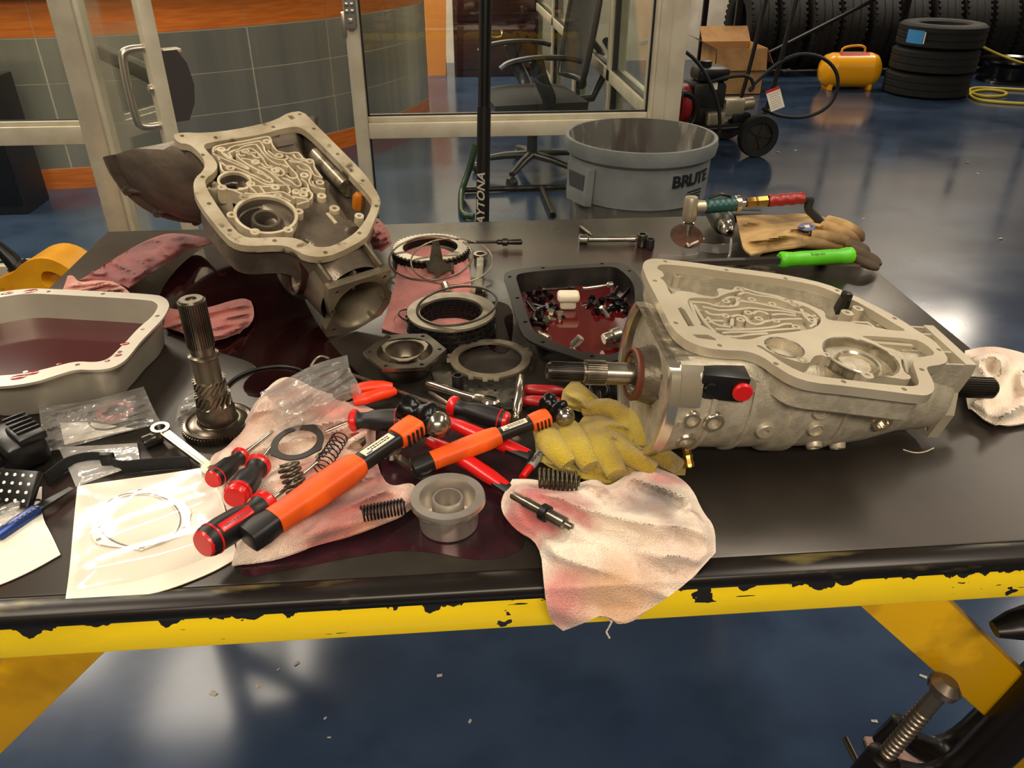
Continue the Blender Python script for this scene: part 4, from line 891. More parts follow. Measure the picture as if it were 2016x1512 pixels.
cloth('shop_rag', 'salmon rag spread flat beneath the two clutch plate stacks', 'rag', [vH([(170, 760), (300, 800), (560, 790), (800, 700)]), vH([(800, 700), (770, 520), (745, 300)]), vH([(290, 260), (500, 200), (745, 300)]), vH([(170, 760), (240, 560), (270, 400), (290, 260)])], SRAG, .004, .001, thick=.002, ang=1.5, fr=18, seed=7, n=(40, 40))
cloth('shop_rag', 'white rag bunched under the output shaft of the clean case', 'rag', [[(1905, 800), (1950, 835), (1985, 838), (2030, 830)], [(2030, 830), (2040, 760), (2030, 700)], [(1900, 690), (1950, 680), (2000, 690), (2030, 700)], [(1905, 800), (1895, 740), (1900, 690)]], WRAG, .03, .006, ang=.9, fr=30, seed=8, n=(36, 32), lumps=[(1960, 700, 50, .03)])
# the big stained towel under the tools
vT = view(360, 680, 3.436)
big_t = cloth('towel', 'large stained white towel heaped under the screwdrivers and springs', 'towel',
      [vT([(330, 1480), (560, 1460), (850, 1370), (1100, 1300), (1300, 1220), (1560, 1120), (1590, 1000)]), vT([(1590, 1000), (1560, 920), (1400, 960), (1330, 860), (1300, 700), (1310, 440)]), vT([(480, 400), (620, 230), (740, 205), (900, 300), (1090, 350), (1310, 440)]), vT([(330, 1480), (380, 1300), (250, 1000), (150, 760), (330, 680), (480, 400)])],
      PRAG, .028, .003, ang=.6, fr=19, seed=9.3, n=(76, 64), edge=.08, lumps=[(585, 770, 55, .045), (650, 790, 60, .02), (560, 980, 70, .006), (790, 960, 30, .016), (500, 800, 40, .02), (740, 1060, 60, .014), (480, 940, 60, -.02), (540, 900, 50, -.012)])
# the white rag hanging over the front edge
vR = view(940, 740, 2.9077)
def hangf(x, y): return 0
hang_t = cloth('towel', 'stained white rag hanging over the yellow front edge of the table', 'towel',
      [vR([(490, 1460), (600, 1420), (720, 1360), (820, 1425), (1000, 1330), (1200, 1190), (1365, 1010)]), vR([(1365, 1010), (1360, 860), (1290, 780), (1230, 640), (1130, 560), (1000, 520)]), vR([(200, 590), (340, 590), (500, 640), (680, 580), (740, 640), (850, 570), (900, 520), (1000, 520)]), vR([(490, 1460), (410, 1400), (380, 1200), (360, 960), (200, 870), (115, 740), (200, 590)])],
      WRAG, .036, .004, ang=-.6, fr=19, seed=11.7, n=(70, 70), edge=.08, hang=TY0-.008, lumps=[(1290, 1010, 60, .012), (1180, 960, 60, .01), (1370, 960, 40, .012)])
stain(big_t, [(690, 1010, .05, S(150, 70, 66)), (660, 1060, .045, S(176, 96, 84)), (700, 830, .035, S(220, 130, 116)), (620, 930, .03, S(206, 130, 112)), (740, 920, .03, S(196, 110, 100)), (770, 1040, .03, S(190, 140, 110))], 'big towel terry')
stain(hang_t, [(1060, 1010, .034, S(172, 70, 70)), (1100, 1030, .03, S(180, 84, 80)), (1040, 1035, .024, S(190, 96, 90)), (1115, 1180, .028, S(196, 112, 104)), (1285, 1005, .026, S(96, 84, 76)), (1240, 1000, .022, S(150, 124, 116)), (1320, 1060, .022, S(150, 112, 96)), (1215, 1180, .03, S(196, 150, 110)), (1310, 950, .018, S(190, 120, 112))], 'hanging rag terry')
mb = MB(); a = PY(1195, 1205, TY0-.02); b = PY(1200, 1256, TY0-.02); mb.tube([a, a.lerp(b, .4)+V((.004, 0, 0)), b.lerp(a, .25)+V((-.003, 0, 0)), b], .0012, 5); mb.tube([PY(1212, 1210, TY0-.02), a.lerp(b, .6)], .001, 5); o = mb.build('loose_thread', WRAG, None, 60); tag(o, 'loose white threads dangling from the hanging rag', 'thread')
# ---------------------------------------------------------------- yellow gloves
YG = cloth('work_glove', 'crumpled yellow work glove beside the bell of the clean case', 'glove', [vR([(350, 480), (420, 530), (600, 590), (800, 620), (1000, 560), (1190, 560)]), vR([(1190, 560), (1200, 480), (1060, 450), (980, 380), (990, 260), (900, 180)]), vR([(330, 340), (400, 300), (560, 300), (620, 210), (760, 130), (810, 200), (850, 170), (900, 180)]), vR([(350, 480), (330, 410), (330, 340)])], YGL, .022, .006, ang=-.7, fr=26, seed=13.1, n=(60, 44), lumps=[(1200, 850, 60, .02), (1130, 800, 40, .015)])
cloth('work_glove', 'second yellow glove, cuff folded under the ball peen hammer', 'glove', [vR([(480, 170), (560, 200), (650, 220), (720, 180)]), vR([(720, 180), (700, 130), (640, 80)]), vR([(490, 80), (540, 25), (575, 25), (640, 80)]), vR([(480, 170), (480, 120), (490, 80)])], YGL, .022, .012, ang=-.9, fr=30, seed=14.2, n=(30, 24), lumps=[(1140, 775, 40, .02)])
for pts, r in (([(1068, 840), (1090, 880), (1120, 915)], .020), ([(1105, 830), (1135, 870), (1165, 920)], .021), ([(1150, 850), (1190, 880), (1215, 935)], .020), ([(1150, 805), (1200, 800), (1235, 830), (1260, 870)], .019), ([(1240, 805), (1262, 840), (1280, 885), (1335, 918)], .018), ([(1190, 850), (1225, 890), (1290, 925)], .017)):
    mb = MB(MX.Translation(-YG.location)); P = resample(smooth_loop([T(x, y, .026+.012*(i == 1)) for i, (x, y) in enumerate(pts)], 2, False), 12); mb.tube(P, [r*(.55+.45*math.sin(math.pi*(.12+.76*i/11))) for i in range(12)], 14, flat=.75); mb.build('finger', YGL, YG, 60)
# ---------------------------------------------------------------- clutch plates
PLT = mat('worn steel plate', S(160, 148, 126), .32, .75, c2=S(124, 112, 94), sc=20)
FRI = mat('black friction plate', S(24, 22, 21), .4, .3)
def plate(label, c, ro, ri, th, m, teeth=0, inner=0, group=None, rz=0, tilt=None):
    mb = MB()
    if teeth: mb.gear(ro-.004, ro, teeth, 0, th, inner=ri, duty=.55)
    elif inner:
        mb.lathe([(ri, 0), (ro, 0), (ro, th), (ri, th), (ri, 0)], 60, cap=False); 
        for i in range(inner):
            a = 2*math.pi*i/inner; mb.box((math.cos(a)*(ri-.001), math.sin(a)*(ri-.001), th/2), (.004, .003, th*.98), None)
    else: mb.lathe([(ri, 0), (ro, 0), (ro, th), (ri, th), (ri, 0)], 60, cap=False)
    o = mb.build('clutch_plate', m, None, 30); o.matrix_world = tr(*c) @ rot('Z', rz) @ (tilt or MX()); return tag(o, label, 'clutch plate', group)
c1 = T(848, 485, .024); g1 = 'plates of the stack with the wire rings'
for i in range(4):
    top_ = i == 3
    plate('toothed steel plate on top of the stack with the wire rings' if top_ else ('dark plate inside the stack with the wire rings'), (c1.x+.001*(i % 3-1), c1.y, HT+.004+.005*i), .086, .061, .0042, PLT if top_ else FRI, teeth=48 if (top_ or i % 2 == 0) else 0, group=None if top_ else g1, rz=i*7)
c2 = T(887, 612, .046); g2 = 'plates of the stack in front of the wrench'
for i in range(8):
    top_ = i == 7
    plate('smooth steel plate on top of the stack in front of the wrench' if top_ else 'dark notched plate inside the stack in front of the wrench', (c2.x+.0015*((i*2) % 3-1), c2.y, HT+.004+.0055*i), .0795, .056 if not top_ else .0565, .0046, PLT if top_ else FRI, teeth=30 if i % 2 == 0 else 0, inner=0 if top_ else (28 if i % 2 else 0), group=None if top_ else g2, rz=i*5)
torus('snap_ring', 'thin flat snap ring lying slanted on the front plate stack', 'ring', c2+V((.012, .002, .010)), .072, .0022, DSTEEL, MX.Rotation(R(-6), 4, 'Y') @ MX.Rotation(R(3), 4, 'X'))
torus('snap_ring', 'small dark snap ring leaning at the left foot of the front stack', 'ring', T(812, 622, .012), .026, .0015, DSTEEL, MX.Rotation(R(14), 4, 'Y'))
c3 = T(965, 708, .012)
plate('single steel plate with tabs lying on the oily separator plate', c3, .068, .054, .004, PLT, group=None)
o = COL.objects[-1]; 
mb = MB(); 
for a in (168, 180, 10, 22, 260, 275, 240): mb.box((.069*math.cos(R(a)), .069*math.sin(R(a)), .002), (.008, .010, .0038), None)
mb.build('tab', PLT, o)
SEP = mat('wet thin gasket plate', S(66, 64, 58), .18, .6, c2=S(112, 106, 94), sc=16, lo=.5, hi=.62, bump=.3, bsc=60)
sp = [(850, 735), (900, 728), (940, 740), (1010, 750), (1035, 770), (1040, 800), (1000, 810), (960, 795), (930, 805), (880, 770), (858, 765)]
mb = MB(); L = [T(x, y) for x, y in sp]; cc = sum(L, V())/len(L); hl = [T(975, 772), T(1010, 790), T(905, 745), T(945, 765), T(930, 785)]
mb.prism([[(p.x-cc.x, p.y-cc.y) for p in L]]+[circ(p.x-cc.x, p.y-cc.y, .003, 8) for p in hl], 0, .002); o = mb.build('separator_plate', SEP, None, 30); o.location = (cc.x, cc.y, HT+.001); tag(o, 'thin wet metal separator plate under the single clutch plate', 'plate')
# hexagonal flanged bowl with a three-hole gasket in it
b0 = T(797, 690, .042); bowl = wobj('pump_bowl', 'oily steel bowl with a six-sided flange beside the plate stacks', 'pump part', (b0.x, b0.y, HT))
hx = [(math.cos(R(a))*(.068 if i % 2 == 0 else .060), math.sin(R(a))*(.068 if i % 2 == 0 else .060)) for i, a in enumerate(range(0, 360, 30))]
mb = MB(); mb.prism([hx, circ(0, 0, .046, 36)]+[circ(.057*math.cos(R(a)), .057*math.sin(R(a)), .0035, 8) for a in range(0, 360, 60)], .036, .042); mb.build('flange', OST, bowl, 30)
mb = MB(); mb.lathe([(.0, .0), (.036, 0), (.042, .006), (.050, .036), (.046, .042), (.044, .03), (.034, .012), (0, .010)], 40, cap=False); mb.build('bowl_body', OST, bowl, 40)
mb = MB(); tr3 = sm2([(.056*math.cos(R(a)), .056*math.sin(R(a))) for a in (30, 150, 270)], 2); mb.prism([[(x*1.15, y*1.15) for x, y in tr3], circ(0, 0, .032, 30)], .043, .045); mb.build('gasket', PLT, bowl, 30)
mb = MB(); mb.lathe([(0, .012), (.035, .012)], 30, cap=False); mb.build('fluid', OILR, bowl)
# ---------------------------------------------------------------- wire rings and bracket
WIRE = mat('spring wire', S(126, 116, 98), .3, .8)
def ring3(label, pl, pr, pn, t):
    """a ring through left, right and near points (world)"""
    c = (pl+pr)/2; x = (pr-pl); r = x.length/2; x.normalize(); y = (c-pn); y = (y-x*y.dot(x)).normalized(); mb = MB()
    mb.tube([x*(r*math.cos(a))+y*(r*math.sin(a)) for a in [2*math.pi*i/64*.985+.9 for i in range(64)]], t, 8); o = mb.build('wire_ring', WIRE if 'second' not in label else PLT, None, 60); o.location = c; tag(o, label, 'ring')
ring3('dark spring wire ring leaning on the toothed plate stack', T(767, 508, .022), T(930, 504, .026), T(848, 564, .004), .0022)
ring3('second, paler wire ring leaning beside the combination wrench', T(809, 515, .024), T(970, 510, .024), T(885, 566, .004), .0018)
pn = T(866, 549, .006); bn = V((0, -.5, .87)).normalized()
bp = vH([(510, 190), (550, 190), (562, 230), (580, 320), (610, 340), (640, 330), (642, 380), (600, 392), (560, 410), (542, 442), (520, 400), (475, 390), (470, 350), (455, 320), (490, 318), (500, 250)])
bxm = frame(pn, V((1, 0, 0)), bn); bi_ = bxm.inverted(); L = [(bi_ @ PP(x, y, pn, bn)) for x, y in bp]
mb = MB(); mb.prism([[(p.x, p.y) for p in L]]+[circ((bi_ @ PP(*vH([q])[0], pn, bn)).x, (bi_ @ PP(*vH([q])[0], pn, bn)).y, .002, 8) for q in ((538, 290), (534, 258))], 0, .004); mb.box((L[6].x, L[6].y, .008), (.006, .018, .016)); o = mb.build('detent_bracket', OST, None, 30); o.matrix_world = bxm; tag(o, 'stamped star-shaped steel bracket leaning on the wire rings', 'bracket')
# ---------------------------------------------------------------- hand tools
CHR = mat('chrome tool steel', S(200, 190, 170), .16, .95, c2=S(170, 160, 142), sc=40)
REDH = mat('glossy red handle', S(196, 20, 20), .3, 0, coat=.3); BLKH = mat('black rubber grip', S(22, 20, 20), .45); ORH = mat('orange rubber grip', S(236, 92, 14), .5, 0, c2=S(206, 76, 12), sc=24, bump=.1)
def wrench(label, a, b, wd, ring=.0, m=CHR, both=False):
    mt = frame(a, b-a); L_ = (b-a).length; root = thing('wrench', label, 'wrench', mt); mb = MB()
    mb.prism([[(ring*.8, -wd*.5), (L_-ring*.8, -wd*.42), (L_-ring*.8, wd*.42), (ring*.8, wd*.5)]], -.003, .003); mb.prism([[(ring*.8, -wd*.2), (L_-ring*.8, -wd*.18), (L_-ring*.8, wd*.18), (ring*.8, wd*.2)]], -.0036, .0036); mb.build('shank', m, root, 30)
    mb = MB(); mb.prism([circ(0, 0, ring, 28), circ(0, 0, ring*.62, 12)], -.005, .005); mb.build('ring_end', m, root, 30)
    mb = MB(); r = ring*1.12
    if both: mb.prism([circ(L_, 0, ring, 28), circ(L_, 0, ring*.62, 12)], -.005, .005); mb.build('ring_end', m, root, 30)
    else:
        jaw = [(L_+r*math.cos(R(t)), r*math.sin(R(t))) for t in range(35, 330, 20)]+[(L_+r*.9, -r*.42), (L_-r*.2, -r*.36), (L_-r*.35, 0), (L_-r*.2, r*.36), (L_+r*.9, r*.42)]
        mb.prism([jaw], -.004, .004); mb.build('open_end', m, root, 30)
    return root
wrench('chrome combination wrench lying beside the toothed plate stack', T(946, 503, .008), T(943, 572, .006), .015, .0155)
wrench('chrome box wrench pushed under the hanging orange hammer butt', T(850, 952, .012), T(770, 890, .018), .011, .0125)
wrench('chrome box wrench between the plastic bag and the toothed disc', T(316, 846, .022), T(418, 924, .012), .013, .013)
wrench('chrome open wrench half hidden under the big hammer shaft', T(640, 905, .022), T(700, 868, .026), .014, .013)
def ratchet(label, a, b):
    mt = frame(a, b-a); L_ = (b-a).length; root = thing('ratchet', label, 'ratchet', mt)
    mb = MB(); mb.lathe([(0, 0), (.006, .001), (.0075, .01), (.0065, .05), (.0055, L_*.5), (.006, L_*.75), (.007, L_-.02)], 16, ZX, cap=False); mb.build('handle', CHR, root, 50)
    mb = MB(); mb.lathe([(0, -.008), (.013, -.008), (.015, -.005), (.015, .006), (.012, .009), (0, .009)], 24, tr(L_-.008, 0, 0)); mb.box((L_-.024, 0, 0), (.03, .018, .013), b=.004); mb.build('head', CHR, root, 40)
    mb = MB(); mb.box((L_-.008, 0, .011), (.02, .005, .004), b=.0015); mb.build('lever', DSTEEL, root)
ratchet('chrome ratchet lying over the wet separator plate', T(840, 755, .014), T(975, 796, .014))
def sock(name, label, c, r, h, m, up=True):
    mb = MB(); mb.lathe([(r*.8, 0), (r, .002), (r, h-.001), (r*.95, h), (r*.68, h), (r*.68, h-.008), (0, h-.008)], 20, cap=False); mb.gear(r*.5, r*.7, 6, h-.009, h-.0085); mb.lathe([(0, 0), (r*.8, 0)], 20, cap=False); o = mb.build(name, m, None, 40); o.location = c; tag(o, label, 'socket')
sock('socket', 'bright deep socket standing at the end of the extension bar', T(1263, 485, 0), .012, .030, mat('blued chrome socket', S(92, 90, 84), .2, .9))
sock('impact_socket', 'black impact socket standing next to the bright deep socket', T(1279, 490, 0), .0095, .024, BLKH)
sock('socket', 'small black socket standing on the separator plate', T(902, 768, .002), .009, .028, FRI)
lying('extension_bar', 'chrome extension bar lying near the back edge of the table', 'extension bar', T(1140, 471, .010), T(1252, 470, .010), [(0, 0), (.010, 0), (.011, .02), (.011, .14), (.0068, .17), (.0068, .9), (.008, .92), (.008, 1), (0, 1)], CHR)
lying('chisel_bit', 'small steel bit lying behind the chrome extension bar', 'bit', T(1143, 447, .004), T(1166, 464, .004), [(0, 0), (.0045, 0), (.0045, .75), (.002, 1), (0, 1)], OST, 6)
lying('pry_probe', 'thin rod tool with a dark knob behind the plate stacks', 'probe', T(915, 477, .012), T(1028, 476, .012), [(0, 0), (.003, 0), (.003, .55), (.006, .57), (.006, .65), (.009, .66), (.009, .74), (.006, .76), (.007, .98), (.005, 1), (0, 1)], DSTEEL, 12)
lying('socket', 'short chrome socket lying between the wire rings and front stack', 'socket', T(876, 562, .010), T(882, 580, .010), [(.006, 0), (.009, 0), (.0095, .3), (.0095, 1), (.007, 1), (.007, .6), (0, .6)], CHR)
lying('magnet_pen', 'slim chrome driver leaning over the separator plate', 'driver', T(1026, 742, .024), T(1016, 828, .018), [(0, 0), (.0058, .0), (.007, .02), (.007, .12), (.0075, .13), (.0075, .8), (.005, .83), (.004, .9), (.0055, .92), (.0055, 1), (0, 1)], CHR)
lying('steel_rod', 'long thin steel rod behind the orange pliers', 'rod', T(692, 738, .006), T(884, 806, .010), [(0, 0), (.0035, 0), (.0035, 1), (0, 1)], CHR, 10)
lying('socket', 'dark socket lying beside the box wrench by the bag', 'socket', T(283, 872, .010), T(318, 858, .012), [(.006, 0), (.0105, 0), (.0105, .9), (.009, 1), (0, 1)], mat('blued chrome socket', S(92, 90, 84), .2, .9))
def screwdriver(label, a, b, tip, r, style=0, capf=.06):
    """handle from butt a to collar b, blade on to tip"""
    mt = frame(a, b-a); L_ = (b-a).length; root = thing('screwdriver', label, 'screwdriver', mt)
    mb = MB(); mb.lathe([(0, -.001), (r*.8, -.001), (r*.9, L_*.015), (r*.92, L_*capf)], 24, ZX, cap=False); mb.build('end_cap', REDH, root, 40)
    mb = MB(); k = 24; prof = [(r*.9, capf-.01), (r, capf+.04), (r, max(.12, capf+.05)), (r*1.04, .3), (r*.98, .55), (r*.74, .68), (r*.70, .80), (r*.86, .86)]
    if style == 0: mb.lathe([(q, t*L_) for q, t in prof], k, ZX, cap=False)
    else:
        vs = []; fs = []
        for q, t in prof:
            for i in range(36):
                a_ = 2*math.pi*i/36; qq = q*(1-.07*max(0, math.cos(a_*6))) if .15 < t < .6 else q
                vs.append((t*L_, qq*math.cos(a_), qq*math.sin(a_)))
        for j in range(len(prof)-1):
            for i in range(36): fs.append((j*36+i, j*36+(i+1) % 36, (j+1)*36+(i+1) % 36, (j+1)*36+i))
        mb.add(vs, fs)
    mb.build('grip', BLKH, root, 40)
    mb = MB(); mb.lathe([(r*.86, .86*L_), (r*1.0, .88*L_), (r*1.02, .95*L_), (r*.8, L_), (0, L_)], 24, ZX, cap=False); mb.build('collar', REDH, root, 40)
    mb = MB(); mb.lathe([(r*1.0, .115*L_), (r*1.06, .12*L_), (r*1.06, .135*L_), (r*1.0, .14*L_)], 24, ZX, cap=False); mb.build('red_band', REDH, root, 40)
    q = mt.inverted() @ tip; s0 = V((L_*.98, 0, 0)); mb = MB(); mb.tube([s0, s0.lerp(q, .85), q], [.0032, .0032, .002], 10); mb.build('blade', CHR, root, 50)
    if style == 2:
        mb = MB(); mb.box((L_*.40, 0, r*.98), (L_*.46, r*.66, r*.16), rot('X', 35), b=r*.07); lab = mb.build('red_panel', REDH, root, 30)
        ds = mat('dark red embossing', S(120, 10, 12), .4)
        smallprint('embossing', L_*.36, r*.34, 1, rot('X', 35) @ tr(L_*.40, 0, r*1.06), ds, lab, 4)
    return root
screwdriver('slim red-capped screwdriver lying on the white gasket package', T(418, 945, .036), T(478, 895, .028), T(538, 848, .034), .0130, 0, .03)
screwdriver('stubby fluted screwdriver with a wide red end on the towel', T(462, 980, .046), T(512, 912, .034), T(552, 858, .040), .0165, 1, .2)
screwdriver('large screwdriver with a red lettered panel across the package corner', T(400, 1072, .052), T(530, 988, .040), T(628, 908, .044), .0185, 2, .025)
screwdriver('black and red screwdriver crossing behind the big hammer head', T(795, 826, .045), T(690, 828, .040), T(640, 850, .034), .016, 1)
screwdriver('black and red screwdriver beside the chrome ratchet', T(999, 830, .024), T(884, 797, .034), T(845, 772, .02), .0155, 1)
def hammer(label, a, b, p, q, s, txt):
    """handle from butt a to head b; head from striking face p to ball q"""
    mt = frame(a, b-a); L_ = (b-a).length; root = thing('ball_peen_hammer', label, 'hammer', mt)
    def sec(parts, name, m, par=root, n=16):
        mb = MB(); vs = []; fs = []
        for t, w_, h_ in parts:
            for i in range(n):
                an = 2*math.pi*i/n; ca, sa = math.cos(an), math.sin(an); e = .55
                vs.append((t*L_, w_*s*math.copysign(abs(ca)**e, ca), h_*s*math.copysign(abs(sa)**e, sa)))
        for j in range(len(parts)-1):
            for i in range(n): fs.append((j*n+i, j*n+(i+1) % n, (j+1)*n+(i+1) % n, (j+1)*n+i))
        fs.append(tuple(range(n))[::-1]); fs.append(tuple((len(parts)-1)*n+i for i in range(n))); mb.add(vs, fs); return mb.build(name, m, par, 35)
    sec([(0, .013, .010), (.005, .0155, .012), (.07, .016, .0125), (.14, .0135, .011), (.16, .013, .0105)], 'butt', BLKH)
    sec([(.13, .0145, .0118), (.2, .0145, .0118), (.35, .0165, .013), (.5, .0165, .013), (.56, .0150, .012), (.58, .0135, .0105)], 'orange_grip', ORH)
    sec([(.56, .0115, .009), (.72, .0105, .0085), (.86, .0115, .009), (.94, .0125, .010)], 'shaft', BLKH)
    sec([(.80, .0135, .0105), (.84, .0148, .0115), (.925, .0150, .0118)], 'orange_collar', ORH)
    mb = MB()
    for k in range(4): mb.box((L_*(.825+.026*k), -.0146*s, -.001*s), (L_*.012, .004*s, .016*s), b=.001)
    mb.build('collar_ribs', BLKH, root)
    mb = MB(); mb.box((L_*.69, 0, .0088*s), (L_*.17, .011*s, .0012*s)); lb = mb.build('label', mat('label paper', S(214, 204, 178), .6), root)
    dk = mat('label print', S(40, 38, 36), .6)
    smallprint('label_print', L_*.13, .007*s, 2, tr(L_*.70, 0, .0094*s), dk, lb, txt)
    MB().box((L_*.63, -.0042*s, .0096*s), (L_*.03, .002*s, .0003)).build('blue_mark', mat('blue print', S(60, 70, 130), .6), lb)
    ip, iq = mt.inverted() @ p, mt.inverted() @ q; hd = frame(ip, iq-ip, V((0, 0, 1))); HL = (iq-ip).length
    HD = mat('black forged hammer head', S(20, 19, 19), .24, .5)
    mb = MB(); mb.lathe([(0, 0), (.014*s, 0), (.0165*s, .003), (.0165*s, HL*.18), (.0145*s, HL*.24), (.0125*s, HL*.30), (.0125*s, HL*.34), (.017*s, HL*.42), (.0185*s, HL*.52), (.017*s, HL*.62), (.0125*s, HL*.70), (.0105*s, HL*.74)], 24, hd @ ZX, cap=False); mb.box((HL*.52, 0, 0), (HL*.22, .030*s, .036*s), hd, b=.006*s); he = mb.build('head', HD, root, 40)
    mb = MB(); r = .0165*s; c0 = HL-r; mb.lathe([(.0105*s, HL*.73)]+[(r*math.cos(R(t)), c0+r*math.sin(R(t))) for t in range(-45, 91, 9)], 24, hd @ ZX, cap=False); mb.build('ball', mat('polished ball peen', S(150, 142, 128), .2, .9), he, 60)
hammer('big ball peen hammer with a smooth orange grip lying across the towel', T(486, 1062, .044), T(842, 822, .064), T(792, 798, .074), T(884, 848, .056), 1.15, 3)
hammer('smaller ball peen hammer with a dirty orange grip, head on the yellow glove', T(812, 922, .026), T(1100, 812, .058), T(1072, 786, .070), T(1126, 832, .054), .88, 5)
def pliers(label, hands, jaw, m1, m2=None, w_=.008, h_=.006):
    root = wobj('pliers', label, 'pliers', jaw[0])
    for i, pts in enumerate(hands):
        mb = W(root); P = resample(smooth_loop(pts, 1, False), 10); mb.tube(P, [w_*(.75+.25*min(1, 2*min(t, 9-t)/4)) for t in range(10)], 10, flat=h_/w_, upv=V((0, 0, 1))); hdl = mb.build('handle', m1, root, 50)
        if m2:
            mb = W(root); mb.tube([p+V((.003, -.005, -.001)) for p in P[2:]], [w_*.8]*8, 8, flat=h_/w_, upv=V((0, 0, 1))); mb.build('grip_inlay', m2, hdl, 50)
    mb = W(root); mb.tube(jaw, [.011, .015, .008][:len(jaw)], 10, flat=.5, upv=V((0, 0, 1))); mb.build('jaws', DSTEEL, root, 50)
    return root
pliers('long red and black handled pliers under the two hammers', [[T(872, 826, .028), T(930, 850, .03), T(1040, 895, .024)], [T(845, 868, .024), T(900, 895, .026), T(998, 960, .016)]], [T(860, 846, .026), T(815, 850, .03), T(770, 860, .026)], REDH, BLKH, .012, .009)
pliers('red handled pliers half under the yellow glove cuff', [[T(1108, 770, .012), T(1070, 768, .016), T(1030, 766, .012)], [T(1108, 792, .012), T(1070, 790, .016), T(1030, 788, .012)]], [T(1112, 780, .012), T(1128, 784, .012), T(1140, 788, .012)], mat('dark red dipped handle', S(150, 26, 26), .35), None, .010, .008)
pliers('bright orange handled pliers under the crinkled plastic bag', [[T(692, 770, .022), T(730, 760, .026), T(772, 762, .02)], [T(696, 790, .022), T(735, 780, .026), T(776, 770, .018)]], [T(690, 780, .022), T(660, 788, .024), T(640, 792, .022)], mat('orange red dipped handle', S(228, 52, 12), .4), None, .0105, .009)
def helix(name, label, a, b, r, wire, turns, m, open_=False):
    mt = frame(a, b-a, V((0, 0, 1)) if abs((b-a).normalized().z) < .9 else V((0, 1, 0))); L_ = (b-a).length; n = int(turns*14); pts = []
    for i in range(n+1):
        t = i/n; e = t+0; an = 2*math.pi*turns*t; pts.append((L_*e, r*math.cos(an), r*math.sin(an)))
    mb = MB(); mb.tube(pts, wire, 7); o = mb.build(name, m, None, 60); o.matrix_world = mt; return tag(o, label, 'spring')
SPG = mat('grey spring steel', S(104, 96, 82), .3, .8); SPB = mat('black spring steel', S(24, 22, 22), .35, .5)
helix('coil_spring', 'heavy grey coil spring standing tilted on the towel', T(592, 985, .030), T(566, 912, .070), .0125, .0024, 7, SPG)
helix('coil_spring', 'loose thin wire spring lying between the gasket ring and hammer', T(628, 928, .036), T(672, 858, .042), .0105, .0009, 9, SPB)
helix('coil_spring', 'tight black coil spring at the lower towel edge', T(712, 1012, .034), T(798, 996, .034), .0095, .0012, 13, SPB)
helix('coil_spring', 'olive coil spring resting on the hanging white rag', T(1060, 942, .04), T(1140, 948, .04), .0125, .0019, 9, mat('olive spring steel', S(78, 72, 56), .3, .7))
torus('pull_ring', 'black ring lying behind the yellow glove cuff', 'ring', T(1180, 768, .016), .014, .0035, BLK, MX.Rotation(R(25), 4, 'X'))
lying('chrome_pin', 'short chrome stem beside the black ring behind the glove', 'pin', T(1178, 772, .012), T(1182, 800, .02), [(0, 0), (.004, 0), (.004, .8), (.006, .85), (.006, 1), (0, 1)], CHR, 12)
# silver drum
b0 = T(884, 1032, 0); drum = wobj('clutch_drum', 'silver flanged drum with a central hub near the front edge', 'drum', b0); DRM = mat('satin drum metal', S(196, 190, 178), .28, .78, c2=S(178, 162, 152), sc=12)
hD = .046
mb = MB(); mb.lathe([(0, 0), (.034, 0), (.0365, .003), (.0375, hD-.012), (.0455, hD-.009), (.0465, hD-.004), (.0455, hD), (.0345, hD), (.0335, hD-.003), (.0325, .008), (0, .006)], 56, cap=False); mb.build('shell', DRM, drum, 30)
mb = MB(); mb.lathe([(.0205, .006), (.0200, hD-.006), (.0185, hD-.003), (.0165, hD-.003), (.0160, hD-.010), (.0155, .008), (0, .008)], 40, cap=False); mb.build('hub', DRM, drum, 30)
mb = MB(); mb.lathe([(.0465, hD-.008), (.0472, hD-.006), (.0465, hD-.004)], 56, cap=False); mb.build('rim_band', ALB, drum)
# shaft pin on the rag
a, b = T(1008, 974, .056), T(1128, 1040, .056); mt = frame(a, b-a); L_ = (b-a).length; pin = thing('shift_shaft', 'slim stepped steel shaft with a dark collar on the stained rag', 'shaft', mt)
mb = MB(); mb.lathe([(0, 0), (.0042, 0), (.005, .002), (.005, L_*.2), (.0062, L_*.21), (.0062, L_*.5)], 16, ZX, cap=False); mb.build('rod', SHAFT, pin, 35)
mb = MB(); mb.lathe([(.006, L_*.5), (.0105, L_*.51), (.0105, L_*.6), (.006, L_*.61)], 20, ZX, cap=False); mb.build('collar', FRI, pin, 35)
mb = MB(); mb.lathe([(.0075, L_*.6), (.0078, L_*.87), (.0045, L_*.89), (.0045, L_*.985), (0, L_)], 16, ZX, cap=False); mb.build('stub', SHAFT, pin, 35)
# marker pen
a, b = T(1028, 940, .010), T(1064, 893, .014); mt = frame(a, b-a); L_ = (b-a).length; mk = thing('marker_pen', 'red capped grey marker pen pointing under the yellow glove', 'marker', mt)
mb = MB(); mb.lathe([(0, 0), (.005, 0), (.0058, L_*.4), (.0058, L_*.42)], 16, ZX, cap=False); mb.build('cap', REDH, mk, 40)
mb = MB(); mb.lathe([(.0062, L_*.42), (.0066, L_*.5), (.0066, L_), (0, L_)], 16, ZX, cap=False); mb.build('barrel', mat('grey marker barrel', S(150, 146, 138), .4), mk, 40)
text('lettering', 'Sharpie', .0085, tr(L_*.72, 0, .0068), BLK, mk, .0002)
